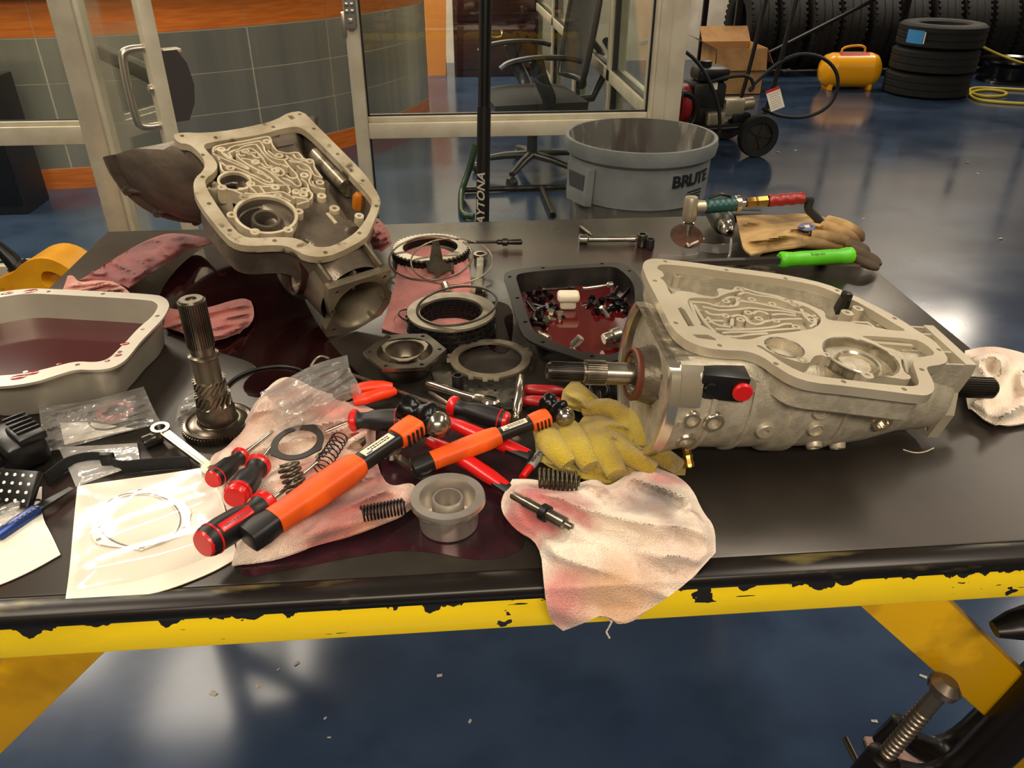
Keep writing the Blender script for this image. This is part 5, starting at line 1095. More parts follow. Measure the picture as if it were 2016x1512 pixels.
# ---------------------------------------------------------------- packages, bags and small left-hand things
def filmmat(name, milk, tint=(1, 1, 1, 1), bumpk=.6, bs=26, gl=.35):
    m = bpy.data.materials.new(name); m.use_nodes = True; N = m.node_tree.nodes; L = m.node_tree.links; N.remove(N['Principled BSDF']); out = N['Material Output']
    t = N.new('ShaderNodeBsdfTransparent'); t.inputs[0].default_value = tint
    d = N.new('ShaderNodeBsdfDiffuse'); d.inputs[0].default_value = (.75, .72, .66, 1)
    g = N.new('ShaderNodeBsdfGlossy'); g.inputs['Roughness'].default_value = .12
    n = N.new('ShaderNodeTexNoise'); n.inputs['Scale'].default_value = bs; n.inputs['Detail'].default_value = 3
    tc = N.new('ShaderNodeTexCoord'); L.new(tc.outputs['Object'], n.inputs[0])
    b = N.new('ShaderNodeBump'); b.inputs['Strength'].default_value = bumpk; b.inputs['Distance'].default_value = .01; L.new(n.outputs[0], b.inputs['Height']); L.new(b.outputs[0], g.inputs['Normal'])
    m1 = N.new('ShaderNodeMixShader'); m1.inputs[0].default_value = milk; L.new(t.outputs[0], m1.inputs[1]); L.new(d.outputs[0], m1.inputs[2])
    lw = N.new('ShaderNodeLayerWeight'); lw.inputs[0].default_value = .35; L.new(b.outputs[0], lw.inputs['Normal'])
    mr = N.new('ShaderNodeMapRange'); L.new(lw.outputs['Facing'], mr.inputs[0]); mr.inputs[3].default_value = .05; mr.inputs[4].default_value = gl
    m2 = N.new('ShaderNodeMixShader'); L.new(mr.outputs[0], m2.inputs[0]); L.new(m1.outputs[0], m2.inputs[1]); L.new(g.outputs[0], m2.inputs[2]); L.new(m2.outputs[0], out.inputs[0]); return m
BAG = filmmat('crinkled clear plastic', .13); FILM = filmmat('smooth clear film', .03, bumpk=.15, bs=14, gl=.14)
PAPER = mat('white package paper', S(238, 230, 214), .55, 0, c2=S(226, 214, 194), sc=6, bump=.08, bsc=30)
v2 = view(0, 780, 3.15)
cloth('gasket_package', 'white paper package with a metal gasket, under the red screwdrivers', 'package', [v2([(395, 1325), (700, 1270), (1000, 1215), (1300, 1100), (1475, 1000)]), v2([(1475, 1000), (1440, 860), (1380, 640), (1310, 430)]), v2([(480, 555), (800, 510), (1100, 470), (1310, 430)]), v2([(395, 1325), (430, 1100), (455, 800), (480, 555)])], PAPER, .003, .001, thick=.001, ang=.3, fr=9, seed=21, n=(34, 30))
cloth('gasket_package', 'white paper package under the blue knife and headlamp', 'package', [v2([(-120, 1200), (0, 1170), (200, 1080), (375, 980)]), v2([(375, 980), (320, 860), (255, 740), (260, 560)]), v2([(-120, 640), (60, 600), (260, 560)]), v2([(-120, 1200), (-120, 900), (-120, 640)])], PAPER, .003, .001, thick=.001, ang=.4, fr=9, seed=23, n=(26, 26))
go = v2([(570, 720), (600, 668), (720, 640), (850, 576), (960, 592), (1130, 648), (1192, 722), (1176, 760), (1192, 820), (1168, 852), (1000, 910), (880, 962), (780, 947), (650, 932), (577, 910), (567, 820)])
gc = T(*v2([(865, 775)])[0], .005); L = [T(x, y, .005)-gc for x, y in go]; GR = [T(*v2([(865+245*math.cos(2*math.pi*i/40), 772+160*math.sin(2*math.pi*i/40))])[0], .005)-gc for i in range(40)]
hl = [T(*p, .005)-gc for p in v2([(870, 588), (1120, 662), (1143, 826), (614, 896), (880, 950), (616, 694)])]
mb = MB(); mb.prism([sm2([(p.x, p.y) for p in L], 1), [(p.x, p.y) for p in GR]]+[circ(p.x, p.y, .0034, 10) for p in hl], 0, .0016)
mb.tube([(p.x*1.05, p.y*1.05, .0016) for p in GR], .0012, 6, True, upv=V((0, 0, 1)))
o = mb.build('metal_gasket', mat('bright gasket metal', S(190, 184, 172), .22, .7), None, 30); o.location = gc; tag(o, 'thin metal gasket with six holes inside the white package', 'gasket')
cloth('package_film', 'clear glossy film over the white gasket package', 'film', [v2([(420, 1215), (800, 1160), (1150, 1060), (1440, 930)]), v2([(1440, 930), (1380, 680), (1290, 440)]), v2([(482, 560), (900, 500), (1290, 440)]), v2([(420, 1215), (455, 850), (482, 560)])], FILM, .006, .010, thick=.0003, ang=.5, fr=14, seed=25, n=(40, 34))
cloth('plastic_bag', 'clear plastic bag with red parts beside the silver pan', 'plastic bag', [v2([(300, 340), (420, 320), (700, 240), (1000, 165)]), v2([(1000, 165), (960, 100), (890, -60)]), v2([(238, 50), (330, 62), (560, 30), (890, -60)]), v2([(300, 340), (255, 200), (238, 50)])], BAG, .022, .012, thick=.0004, ang=.7, fr=38, seed=27, n=(44, 30))
cloth('parts_card', 'white card inside the clear plastic bag with red parts', 'card', quad(*v2([(400, 300), (830, 200), (560, 160), (370, 165)])), PAPER, .003, .003, thick=.0008, n=(12, 12), seed=3)
mb = MB(); mb.lathe([(.020, 0), (.027, .002), (.027, .008), (.020, .010), (.018, .006), (.020, 0)], 36, None, cap=False); o = mb.build('seal_ring', mat('dull red rubber', S(140, 34, 36), .4), None, 40); o.location = T(*v2([(720, 110)])[0], .006); tag(o, 'dull red rubber seal ring inside the clear plastic bag', 'seal')
torus('seal_ring', 'thin black seal ring lying under the red rubber seal', 'seal', T(*v2([(690, 140)])[0], .005), .030, .002, BLK)
cloth('plastic_bag', 'small milky plastic bag under the black headlamp strap', 'plastic bag', [v2([(470, 560), (640, 500), (870, 420)]), v2([(870, 420), (865, 380), (850, 290)]), v2([(360, 315), (600, 305), (850, 290)]), v2([(470, 560), (420, 440), (360, 315)])], filmmat('milky bag plastic', .3), .008, .004, thick=.0004, ang=.2, fr=24, seed=29, n=(30, 24))
cloth('plastic_bag', 'crumpled clear bag on the towel in front of the rubber ring', 'plastic bag', [vT([(640, 560), (700, 600), (760, 620), (860, 560), (980, 440), (1210, 320)]), vT([(1210, 320), (1180, 240), (1130, 170), (1112, 65)]), vT([(520, 320), (740, 205), (900, 120), (1112, 65)]), vT([(640, 560), (580, 430), (520, 320)])], BAG, .030, .030, thick=.0004, ang=.9, fr=34, seed=31, n=(56, 40), lumps=[(600, 770, 70, .03)])
mb = MB(); P = [T(612, 722, .03), T(622, 706, .036), T(634, 700, .04), T(648, 706, .036)]; mb.tube(smooth_loop(P, 2, False), .0022, 8); o = mb.build('wire_bail', WIRE, None, 60); tag(o, 'bent wire loop sticking out behind the crumpled clear bag', 'wire')
# black ring gasket with ears on the towel
gc = T(586, 872, .042); mb = MB(); mb.prism([sm2([(.036*math.cos(R(a))*(1.12 if a in (60, 210, 330) else 1), .036*math.sin(R(a))*(1.12 if a in (60, 210, 330) else 1)) for a in range(0, 360, 15)], 1), circ(0, 0, .0265, 36)], 0, .002)
o = mb.build('paper_gasket', mat('charcoal gasket', S(50, 46, 42), .5, .2), None, 30); o.location = gc; o.rotation_euler = (R(6), R(-4), 0); tag(o, 'charcoal ring gasket lying on the towel by the springs', 'gasket')
cloth('oily_paper', 'crumpled oily film lying behind the toothed disc', 'film', [[(345, 830), (380, 800), (420, 790)], [(420, 790), (410, 770), (395, 757)], [(370, 770), (385, 762), (395, 757)], [(345, 830), (352, 795), (370, 770)]], BAG, .012, .004, thick=.0004, fr=40, seed=33, n=(18, 16))
# headlamp
hm = frame(T(52, 910, 0), T(95, 950, 0)-T(20, 880, 0)); hlp = thing('headlamp', 'black headlamp with a dotted lamp face and elastic strap', 'headlamp', hm)
mb = MB(); mb.box((-.005, .0, .028), (.085, .052, .040), b=.008); mb.box((.012, .010, .050), (.05, .036, .012), b=.003); mb.build('battery_box', BLK, hlp)
for k in range(5): MB().box((-.03+.012*k, .012, .057), (.004, .03, .004), b=.001).build('cooling_rib', BLK, hlp)
fm = hm.inverted() @ frame(T(28, 962, .022), V((1, -.25, .05)), V((-.1, -.62, .78)))
mb = MB(); mb.box((0, 0, 0), (.065, .05, .012), fm, b=.004); fc = mb.build('lamp_face', BLK, hlp)
DOT = mat('white lamp dot', S(236, 230, 214), .4)
for i in range(5):
    for j in range(4): MB().lathe([(0, .0007), (.0022, .0006), (.0023, 0)], 8, fm @ tr(-.024+.012*i, -.016+.011*j, .006), cap=False).build('lamp_dot', DOT, fc)
mb = MB(); mb.cyl((-.05, -.03, .03), (.02, -.034, .026), .007, 12); mb.build('hinge', DSTEEL, hlp)
mb = MB(); mb.cyl((-.052, -.028, .03), (-.046, -.028, .03), .0085, 14); mb.build('red_cap', REDH, hlp)
bandpts = [T(*p) for p in v2([(300, 560), (350, 520), (420, 462), (520, 430), (620, 420), (690, 440), (740, 475), (800, 480), (900, 468), (1050, 455), (1190, 450)])]
mb = MB(hm.inverted()); B2 = resample(smooth_loop([(p.x, p.y) for p in bandpts], 2, False), 40); mb.ribbon([tuple(p) for p in B2], .0022, HT+.001, HT+.021); st = mb.build('strap', mat('black elastic', S(18, 17, 17), .8, bump=.4, bsc=300), hlp, 60)
q = T(*v2([(685, 445)])[0]); mb = MB(hm.inverted()); mb.box((q.x, q.y, HT+.012), (.020, .008, .026), b=.003); mb.build('strap_slider', BLK, st)
smallprint('print', .035, .005, 1, tr(-.02, -.018, .0482), mat('grey print', S(150, 146, 138), .5), hlp, 7)
# folding knife and pen
a, b = T(-10, 1058, .010), T(76, 1000, .012); c = T(142, 962, .008); mt = frame(a, b-a); L_ = (b-a).length; kn = thing('folding_knife', 'blue handled knife with a black blade on the white paper', 'knife', mt)
mb = MB(); mb.box((L_/2, 0, 0), (L_, .017, .010), b=.004); hd_ = mb.build('handle', mat('blue anodised handle', S(34, 58, 120), .3, .5), kn)
for k in range(6): MB().box((L_*.45+.006*k, -.003, .0052), (.003, .005, .001)).build('handle_notch', BLK, hd_)
q = mt.inverted() @ c; mb = MB(); mb.add([(L_-.01, -.008, .003), (L_-.01, .007, .003), (q.x, q.y+.004, q.z+.002), (q.x, q.y-.004, q.z+.002), (L_-.01, -.008, -.002), (L_-.01, .007, -.002), (q.x, q.y+.004, q.z), (q.x, q.y-.004, q.z)], [(0, 1, 2, 3), (7, 6, 5, 4), (0, 3, 7, 4), (1, 5, 6, 2), (0, 4, 5, 1), (3, 2, 6, 7)]); mb.build('blade', BLK, kn, 20)
torus('o_ring', 'tiny dark o-ring lying on the paper beside the knife', 'ring', T(70, 990, .004), .0065, .0012, BLK)
cloth('plastic_bag', 'clear bag with dark parts under the headlamp and knife', 'plastic bag', [v2([(-60, 860), (30, 830), (120, 700)]), v2([(120, 700), (160, 650), (130, 610)]), v2([(-60, 700), (40, 660), (130, 610)]), v2([(-60, 860), (-60, 780), (-60, 700)])], BAG, .014, .006, thick=.0004, fr=40, seed=37, n=(22, 18))
lying('dark_pin', 'dark pin inside the clear bag under the headlamp', 'pin', T(-5, 1010, .008), T(22, 985, .008), [(0, 0), (.005, 0), (.006, .5), (.004, 1), (0, 1)], DSTEEL, 10)
# ---------------------------------------------------------------- back right corner: air tools, gloves, pry bar, glasses
GREEN = mat('lime green grip', S(92, 190, 30), .4, 0, c2=S(78, 170, 26), sc=14); TEAL = mat('dark teal grip', S(22, 66, 62), .4)
CAST = mat('grey cast tool body', S(170, 158, 134), .35, .6)
dc = T(1353, 462, .030); gr = thing('die_grinder', 'right-angle air grinder with a brown disc and red hose end', 'grinder', tr(*dc))
hz = hgt(dc, 388)
mb = MB(); mb.lathe([(0, -.004), (.036, -.006), (.038, -.004), (.030, .000), (.012, .004), (0, .004)], 40, MX.Rotation(R(27), 4, 'X'), cap=False); mb.build('sanding_disc', mat('brown abrasive', S(74, 42, 24), .8, 0, c2=S(52, 30, 18), sc=60, bump=.4, bsc=300), gr, 40)
mb = MB(); mb.lathe([(.008, 0), (.008, .02), (.0125, .022), (.0125, .028), (.009, .03), (.009, .034)], 20, cap=False); mb.build('arbor', CHR, gr, 35)
mb = MB(); mb.lathe([(.0135, .034), (.016, .038), (.0165, .05), (.0165, hz-.008), (.0135, hz), (.004, hz+.002), (0, hz+.002)], 28, cap=False); mb.cyl((.012, 0, hz-.022), (.034, 0, hz-.022), .0135, 20); mb.build('angle_head', CAST, gr, 40)
e1 = gr.matrix_world.inverted() @ PY(1450, 401, dc.y); e0 = V((.034, 0, hz-.022)); dx = (e1-e0); gm = frame(e0, dx); gl = dx.length
mb = MB(); mb.lathe([(.0155, 0), (.0165, .004)]+[(.0165+.0008*math.sin(t*2.1), .004+(gl-.01)*t/14) for t in range(15)]+[(.0165, gl-.004)], 28, gm @ ZX, cap=False); mb.build('teal_grip', TEAL, gr, 60)
mb = MB(); mb.lathe([(.0165, gl-.004), (.018, gl-.002), (.018, gl+.008), (.006, gl+.010), (.006, gl+.024)], 24, gm @ ZX, cap=False); mb.build('end_ring', CHR, gr, 35)
mb = MB(); mb.tube([gm @ V((.004, 0, .018)), gm @ V((.03, 0, .026)), gm @ V((gl*.55, 0, .024)), gm @ V((gl*.8, 0, .018))], .0035, 8); mb.build('throttle_lever', DSTEEL, gr, 50)
x0 = gl+.022
mb = MB(); mb.lathe([(.010, x0), (.012, x0+.003), (.012, x0+.02), (.009, x0+.023), (.012, x0+.026), (.012, x0+.048), (.008, x0+.05)], 6, gm @ ZX, cap=False); mb.build('brass_coupler', BRASS, gr, 30)
x1 = x0+.05
mb = MB(); mb.lathe([(.013, x1)]+[(.013+.0012*math.sin(t*1.7), x1+.08*t/12) for t in range(13)]+[(.011, x1+.082)], 20, gm @ ZX, cap=False); mb.build('red_hose_end', mat('red hose sleeve', S(136, 26, 23), .4), gr, 50)
hs = gm @ V((x1+.08, 0, 0)); wl = gr.matrix_world.inverted()
P = [hs, hs+V((.02, 0, -.002)), wl @ PY(1588, 410, dc.y), wl @ PY(1606, 426, dc.y), wl @ PY(1625, 450, dc.y), wl @ PY(1645, 468, dc.y), wl @ V((.86, dc.y, HT+.012)), wl @ V((.93, dc.y+.02, HT-.02)), wl @ V((.96, dc.y+.06, HT-.3)), wl @ V((1.0, 2.0, .012)), wl @ V((1.2, 2.2, .012))]
mb = MB(); mb.tube(smooth_loop(P, 2, False), .0095, 10); mb.build('air_hose', mat('black hose rubber', S(34, 33, 32), .5), gr, 60)
# air gun with chrome chuck
ac = T(1436, 458, .024); ag = thing('air_drill', 'dark air drill with a chrome chuck beside the leather glove', 'air tool', frame(ac, V((.05, 1, .08))))
mb = MB(); mb.lathe([(.005, .02), (.006, -.004), (.009, -.004), (.011, .004), (.014, .008), (.015, .022), (.0185, .026), (.0195, .04)], 28, ZX, cap=False); mb.build('chuck', CHR, ag, 35)
mb = MB(); mb.lathe([(.0195, .04), (.026, .046), (.028, .07), (.027, .13), (.02, .14), (0, .142)], 28, ZX, cap=False); mb.build('body', mat('dark olive body', S(50, 52, 44), .4), ag, 40)
mb = MB(); mb.tube([(.1, 0, 0), (.105, -.05, -.004), (.11, -.1, -.008)], [.016, .017, .018], 12); mb.build('pistol_grip', BLKH, ag, 50)
# leather gloves
LEA = mat('tan work leather', S(176, 144, 92), .75, 0, c2=S(142, 112, 68), sc=9, c3=S(90, 68, 40), sc3=9, lo3=.5, hi3=.72, bump=.4, bsc=60)
LEAD = mat('dirty dark leather', S(92, 72, 46), .75, 0, c2=S(62, 48, 32), sc=9, bump=.4, bsc=60)
v8 = view(1120, 340, 3.15)
def glove(name, label, cuff, fingers, m, amp, base):
    o = cloth(name, label, 'glove', cuff, m, amp, base, thick=.004, ang=.2, fr=16, seed=41 if m is LEA else 43, n=(40, 24), edge=.3)
    inv = MX.Translation(-o.location)
    for pts, r in fingers:
        mb = MB(inv); P = resample(smooth_loop([T(*v8([p[:2]])[0], p[2]) for p in pts], 1, False), 9); mb.tube(P, [r*(1.0 if t < 7 else (.85 if t == 7 else .45)) for t in range(9)], 12, flat=.8); mb.build('finger', m, o, 60)
    return o
g_ = glove('leather_glove', 'tan leather gauntlet glove with a blue oval badge', [v8([(1130, 505), (1300, 470), (1440, 455), (1560, 430)]), v8([(1560, 430), (1650, 380), (1680, 330), (1660, 290)]), v8([(1030, 240), (1180, 262), (1340, 262), (1380, 252), (1500, 256), (1660, 290)]), v8([(1130, 505), (1080, 470), (1060, 380), (1030, 240)])],
      [([(1600, 300, .05), (1720, 330, .05), (1810, 390, .03), (1820, 425, .018)], .017), ([(1580, 330, .045), (1690, 370, .045), (1770, 415, .024), (1800, 440, .014)], .017), ([(1500, 390, .045), (1620, 400, .045), (1700, 420, .03), (1745, 440, .016)], .017), ([(1440, 430, .035), (1560, 440, .035), (1650, 450, .022), (1720, 460, .014)], .016)], LEA, .03, .030)
bc = T(*v8([(1475, 338)])[0], .062); inv = MX.Translation(-g_.location); bmx = inv @ frame(bc, V((1, .1, .02)), V((0, -.45, .9)))
mb = MB(); mb.lathe([(0, .002), (.019, .0018), (.0195, 0)], 28, bmx, cap=False, sx=1, sy=.62); bd = mb.build('badge', mat('blue badge print', S(84, 92, 128), .7), g_)
mb = MB(); mb.box((0, 0, .0024), (.012, .008, .001), bmx); mb.build('badge_mark', mat('pale badge print', S(196, 186, 160), .6), bd)
glove('leather_glove', 'dirty dark leather glove under the green handle', [v8([(1180, 520), (1500, 560), (1800, 585)]), v8([(1800, 585), (1850, 540), (1800, 460)]), v8([(1250, 480), (1500, 450), (1800, 460)]), v8([(1180, 520), (1200, 500), (1250, 480)])],
      [([(1760, 480, .022), (1850, 520, .022), (1930, 575, .012)], .015), ([(1740, 520, .018), (1840, 560, .016), (1925, 595, .009)], .013), ([(1720, 440, .026), (1800, 460, .024), (1860, 500, .014)], .015)], LEAD, .008, .008)
# pry bar
a, b = T(1534, 512, .026), T(1678, 503, .026); mt = frame(a, b-a); L_ = (b-a).length; pb = thing('pry_bar', 'pry bar with a lime green handle in front of the gloves', 'pry bar', mt)
mb = MB(); mb.lathe([(0, 0), (.015, 0), (.018, .004), (.0185, L_*.06), (.0165, L_*.14), (.0155, L_*.2), (.0165, L_*.3), (.0168, L_*.7), (.016, L_*.82), (.019, L_*.92), (.019, L_*.97), (.016, L_)], 10, ZX, cap=False); hh = mb.build('handle', GREEN, pb, 50)
mb = MB(); mb.lathe([(.016, L_), (.013, L_+.003), (0, L_+.003)], 20, ZX, cap=False); mb.build('strike_cap', CHR, pb)
text('lettering', 'Snap-on', .010, tr(L_*.48, -.010, .0135) @ rot('X', 32), mat('dark green print', S(40, 96, 16), .5), hh, .0002)
q = mt.inverted() @ T(1290, 520, .012); mb = MB(); mb.tube([(0.004, 0, 0), (q.x*.5, q.y*.5, q.z*.5), (q.x, q.y, q.z)], [.010, .010, .010], 4, upv=V((0, 0, 1)), flat=.8); mb.build('bar', mat('dark bar steel', S(64, 60, 54), .4, .6), pb, 30)
# safety glasses
GLS = filmmat('clear polycarbonate', .06, bumpk=.0, gl=.5)
sg = thing('safety_glasses', 'clear safety glasses lying under the grinder disc', 'glasses', tr(*T(1385, 492)))
for k, (cx, cy) in enumerate(((1335, 518), (1415, 496))):
    mb = W(sg); c = T(cx, cy); 
    mb.grid(lambda u, v, c=c: (c.x+.044*(u*2-1), c.y-.022*(1-(u*2-1)**2)+.006, HT+.003+.022*v*(1-.25*abs(u*2-1))), 12, 6, thick=.0012); mb.build('lens', GLS, sg, 60)
mb = W(sg); p0 = T(1440, 470, .030); mb.tube([p0, T(1437, 500, .022), T(1432, 515, .006)], .0028, 8); mb.build('temple', GLS, sg, 50)
mb = W(sg); mb.tube([T(1350, 476, .012), T(1356, 484, .022), T(1368, 478, .02), T(1385, 470, .018)], .0028, 8); mb.build('nose_piece', mat('milky nose pad', S(200, 192, 176), .4), sg, 50)
# small gasket plate behind the clean case
L = [T(x, y) for x, y in ((1440, 533), (1470, 527), (1500, 524), (1520, 532), (1530, 540), (1490, 544), (1455, 541))]; cc = sum(L, V())/len(L)
mb = MB(); mb.prism([sm2([(p.x-cc.x, p.y-cc.y) for p in L], 1), circ(.004, .004, .013, 14), circ(.034, -.002, .006, 10), circ(-.03, 0, .006, 10)], 0, .0015); o = mb.build('valve_gasket', PLT, None, 30); o.location = (cc.x, cc.y, HT+.002); tag(o, 'small pierced metal gasket lying behind the clean case rail', 'gasket')
mb = MB(); P = [T(1778, 885, .001), T(1800, 892, .001), T(1822, 890, .001), T(1838, 882, .001)]; mb.tube(smooth_loop(P, 2, False), .0008, 5); o = mb.build('stray_thread', WRAG, None, 60); tag(o, 'stray white thread lying in front of the tail plate', 'thread')
# ================================================================== background things
BLKM = mat('black painted steel', S(18, 17, 17), .4, .3); RUB = mat('tyre rubber', S(10, 10, 10), .75, 0, c2=S(16, 15, 14), sc=20)
# trash can
tc_ = V((.77, 3.19, 0)); can = thing('trash_can', 'big round grey plastic trash can with paint drips inside', 'trash can', tr(*tc_))
GRY = mat('grey can plastic', S(112, 116, 114), .5, 0, c2=S(98, 102, 100), sc=7); GRI = mat('dirty can inside', S(84, 82, 76), .6, 0, c2=S(150, 144, 132), sc=14, lo=.52, hi=.7, stretch=(1, 1, .25), c3=S(48, 34, 24), sc3=4, lo3=.58, hi3=.7)
mb = MB(); mb.lathe([(0, 0), (.235, 0), (.242, .02), (.262, .57), (.278, .575), (.284, .73), (.300, .745), (.306, .775), (.302, .80), (.288, .80)], 64, cap=False); mb.build('can_body', GRY, can, 35)
mb = MB(); mb.lathe([(.289, .7995), (.276, .74), (.244, .03), (0, .025)], 64, cap=False); mb.build('can_inside', GRI, can, 40)
for a in (-155, 25):
    m = rot('Z', a) @ tr(.276, 0, .64); mb = MB(); 
    mb.add([(.0, -.07, -.075), (.0, .07, -.075), (.03, .062, -.07), (.03, -.062, -.07), (.0, -.085, .075), (.0, .085, .075), (.022, .075, .075), (.022, -.075, .075)], [(0, 1, 2, 3), (3, 2, 6, 7), (0, 3, 7, 4), (1, 5, 6, 2), (4, 7, 6, 5)], m); hd_ = mb.build('handle', GRY, can, 30)
    mb = MB(); mb.box((.022, 0, .0), (.012, .1, .10), m @ rot('Y', 4)); mb.build('handle_recess', mat('dark can recess', S(60, 62, 62), .6), hd_)
def around(r, adeg, z): return rot('Z', adeg) @ tr(r, 0, z) @ MX(((0, 0, 1, 0), (1, 0, 0, 0), (0, 1, 0, 0), (0, 0, 0, 1)))
letters = mat('black print', S(20, 20, 20), .5)
for k, ch in enumerate('BRUTE'): text('lettering', ch, .062, around(.2838, -72+8.4*k, .68), letters, can, .001, .0022, 1.15)
smallprint('small_print', .09, .05, 4, around(.2815, -52, .615), letters, can, 9, .001)
# floor jack with upright handle
jk = thing('floor_jack', 'floor jack with a tall black handle pole standing behind the table', 'jack', tr(.135, 2.42, 0))
p0 = PY(956, 0, 2.36); p1 = PY(950, 437, 2.30); d = (p0-p1).normalized(); lo = p1-d*((p1.z-.16)/d.z); hi = p1+d*((1.52-p1.z)/d.z); inv = jk.matrix_world.inverted()
mb = MB(inv); jn = p1+d*.33; mb.cyl(lo, jn, .0205, 20, .0195); mb.build('handle_sleeve', BLKM, jk)
mb = MB(inv); mb.cyl(jn, hi, .0175, 20, .0175); mb.build('handle_pole', mat('gloss black pole', S(10, 10, 10), .25), jk)
c = (inv @ (p1+d*.06)); fx = d.cross(V((0, -1, 0))).normalized(); tm = frame(c+V((0, -.0212, 0)), d, V((0, -1, .2))); text('lettering', 'DAYTONA', .032, tm @ tr(.0, .006, -.001), mat('grey pole print', S(150, 142, 124), .5), jk, .0006, .0006, 1.15, shear=.3)
mb = MB(); lj = inv @ lo; 
for sx in (-.12, .12): mb.box((sx+lj.x, .2, .09), (.02, .62, .1), b=.01)
mb.box((lj.x, .0, .13), (.22, .12, .07), b=.01); mb.build('jack_frame', BLKM, jk)
for sx in (-.15, .15):
    for sy in (-.08, .46): mb = MB(); mb.lathe([(.01, -.02), (.05, -.02), (.05, .02), (.01, .02)], 20, tr(lj.x+sx, sy, .05) @ ZX); mb.build('wheel', DSTEEL, jk)
# yellow fuel can on the floor, left of the table
fb = V((-1.67, 3.2, 0)); fc_ = thing('fuel_can', 'yellow plastic fuel can with a black spout beside the table', 'fuel can', tr(*fb) @ rot('Z', -8))
YPL = mat('yellow fuel can plastic', S(226, 158, 12), .4, 0, c2=S(206, 140, 10), sc=6, c3=S(150, 100, 16), sc3=18, lo3=.66, hi3=.76)
prof = [(-.20, 0), (.19, 0), (.21, .03), (.21, .24), (.17, .32), (.08, .385), (-.02, .37), (-.10, .31), (-.13, .30), (-.20, .27), (-.22, .2), (-.22, .03)]
hole = [(.02, .255), (.13, .235), (.145, .26), (.09, .315), (.04, .325), (.015, .30)]
mb = MB(); mb.prism([sm2(prof, 2), sm2(hole, 2)], -.085, .085, MX(((1, 0, 0, 0), (0, 0, 1, 0), (0, 1, 0, 0), (0, 0, 0, 1)))); bdy = mb.build('body', YPL, fc_, 40)
bv = bdy.modifiers.new('round', 'BEVEL'); bv.width = .03; bv.segments = 4; bv.limit_method = 'ANGLE'; bv.angle_limit = R(60)
mb = MB(); mb.tube([(-.12, 0, .28), (-.15, 0, .34), (-.19, 0, .40), (-.25, 0, .46)], [.034, .032, .022, .018], 16); mb.build('spout', BLK, fc_, 40)
mb = MB(); mb.lathe([(.03, 0), (.042, .0), (.042, .035), (.03, .037)], 20, tr(-.115, 0, .285) @ rot('Y', -32)); mb.build('cap_ring', BLK, fc_)
# black cabinet seen through the side light
x1 = PZ(136, 392, 0).x; mt = PY(45, 147, 5.0); bc = thing('black_cabinet', 'dull black cabinet behind the left side window', 'cabinet', tr(-2.85, 5.02, 0))
mb = MB(); mb.box((0, -.02, mt.z/2), (.62, .3, mt.z), b=.01); mb.build('body', mat('dull black laminate', S(26, 22, 21), .5), bc)
MB().box((0, -.175, mt.z*.5), (.58, .012, mt.z*.86), b=.004).build('front_panel', BLKM, bc)
# orange end panel and dark wood file cabinet
op = thing('desk_panel', 'bright orange desk end panel beside the file cabinet', 'panel', tr(-.09, 9.45, 0)); 
mb = MB(); mb.add([(-.11, -.02, 0), (.09, -.02, 0), (.14, -.02, 1.1), (-.11, -.02, 1.1), (-.11, .02, 0), (.09, .02, 0), (.14, .02, 1.1), (-.11, .02, 1.1)], [(0, 1, 2, 3), (7, 6, 5, 4), (0, 4, 5, 1), (1, 5, 6, 2), (2, 6, 7, 3), (3, 7, 4, 0)]); mb.build('panel_board', mat('light orange board', S(232, 150, 70), .45), op, 20)
MB().box((.0, .06, .55), (.2, .06, 1.1)).build('panel_return', ORW, op)
fcb = thing('file_cabinet', 'dark cherry wood file cabinet with brass drawer pulls', 'cabinet', tr(.56, 9.55, 0)); CHW = mat('dark cherry wood', S(62, 26, 18), .35, 0, c2=S(42, 16, 12), sc=5, stretch=(1, 1, 7), coat=.2)
MB().box((0, .02, .56), (.92, .5, 1.12), b=.006).build('body', CHW, fcb)
for z0, z1 in ((.08, .53), (.56, 1.06)):
    dw = MB().box((0, -.245, (z0+z1)/2), (.84, .03, z1-z0), b=.008).build('drawer', CHW, fcb); zz = z0+(z1-z0)*.80
    mb = MB(); mb.tube(smooth_loop([(-.06, -.262, zz+.02), (-.06, -.285, zz), (-.05, -.29, zz-.03), (.05, -.29, zz-.03), (.06, -.285, zz), (.06, -.262, zz+.02)], 1, False), .008, 8); mb.lathe([(0, 0), (.022, 0), (.018, .008), (0, .01)], 12, tr(-.06, -.258, zz+.02) @ rot('X', 90)); mb.lathe([(0, 0), (.022, 0), (.018, .008), (0, .01)], 12, tr(.06, -.258, zz+.02) @ rot('X', 90)); mb.build('handle', mat('polished brass', S(206, 176, 110), .2, .9), dw, 50)
# office chair
ch = thing('office_chair', 'black mesh office chair with curved armrests behind the glass', 'chair', tr(.57, 5.48, 0) @ rot('Z', 8) @ MX.Scale(1.22, 4))
CHP = mat('charcoal chair plastic', S(42, 41, 41), .35); MESH = mat('chair mesh', S(58, 56, 54), .7, 0, bump=.5, bsc=400, alpha=.86)
mb = MB(); mb.grid(lambda u, v: (-.26+.5*u, -.25+.5*v, .43+.035*(1-(2*u-1)**4)*(1-(2*v-1)**4)), 14, 14, thick=.05); mb.build('seat', mat('dark seat fabric', S(50, 47, 45), .85, bump=.4, bsc=300), ch, 60)
def backp(u, v): w_ = .24*(1-.25*(v-.5)**2*4*(1 if v > .5 else .5)); return (.27+.10*v+.06*(2*u-1)**2*-1, w_*(2*u-1), .50+.62*v)
mb = MB(); mb.grid(backp, 12, 14, thick=.006); mb.build('backrest', MESH, ch, 60)
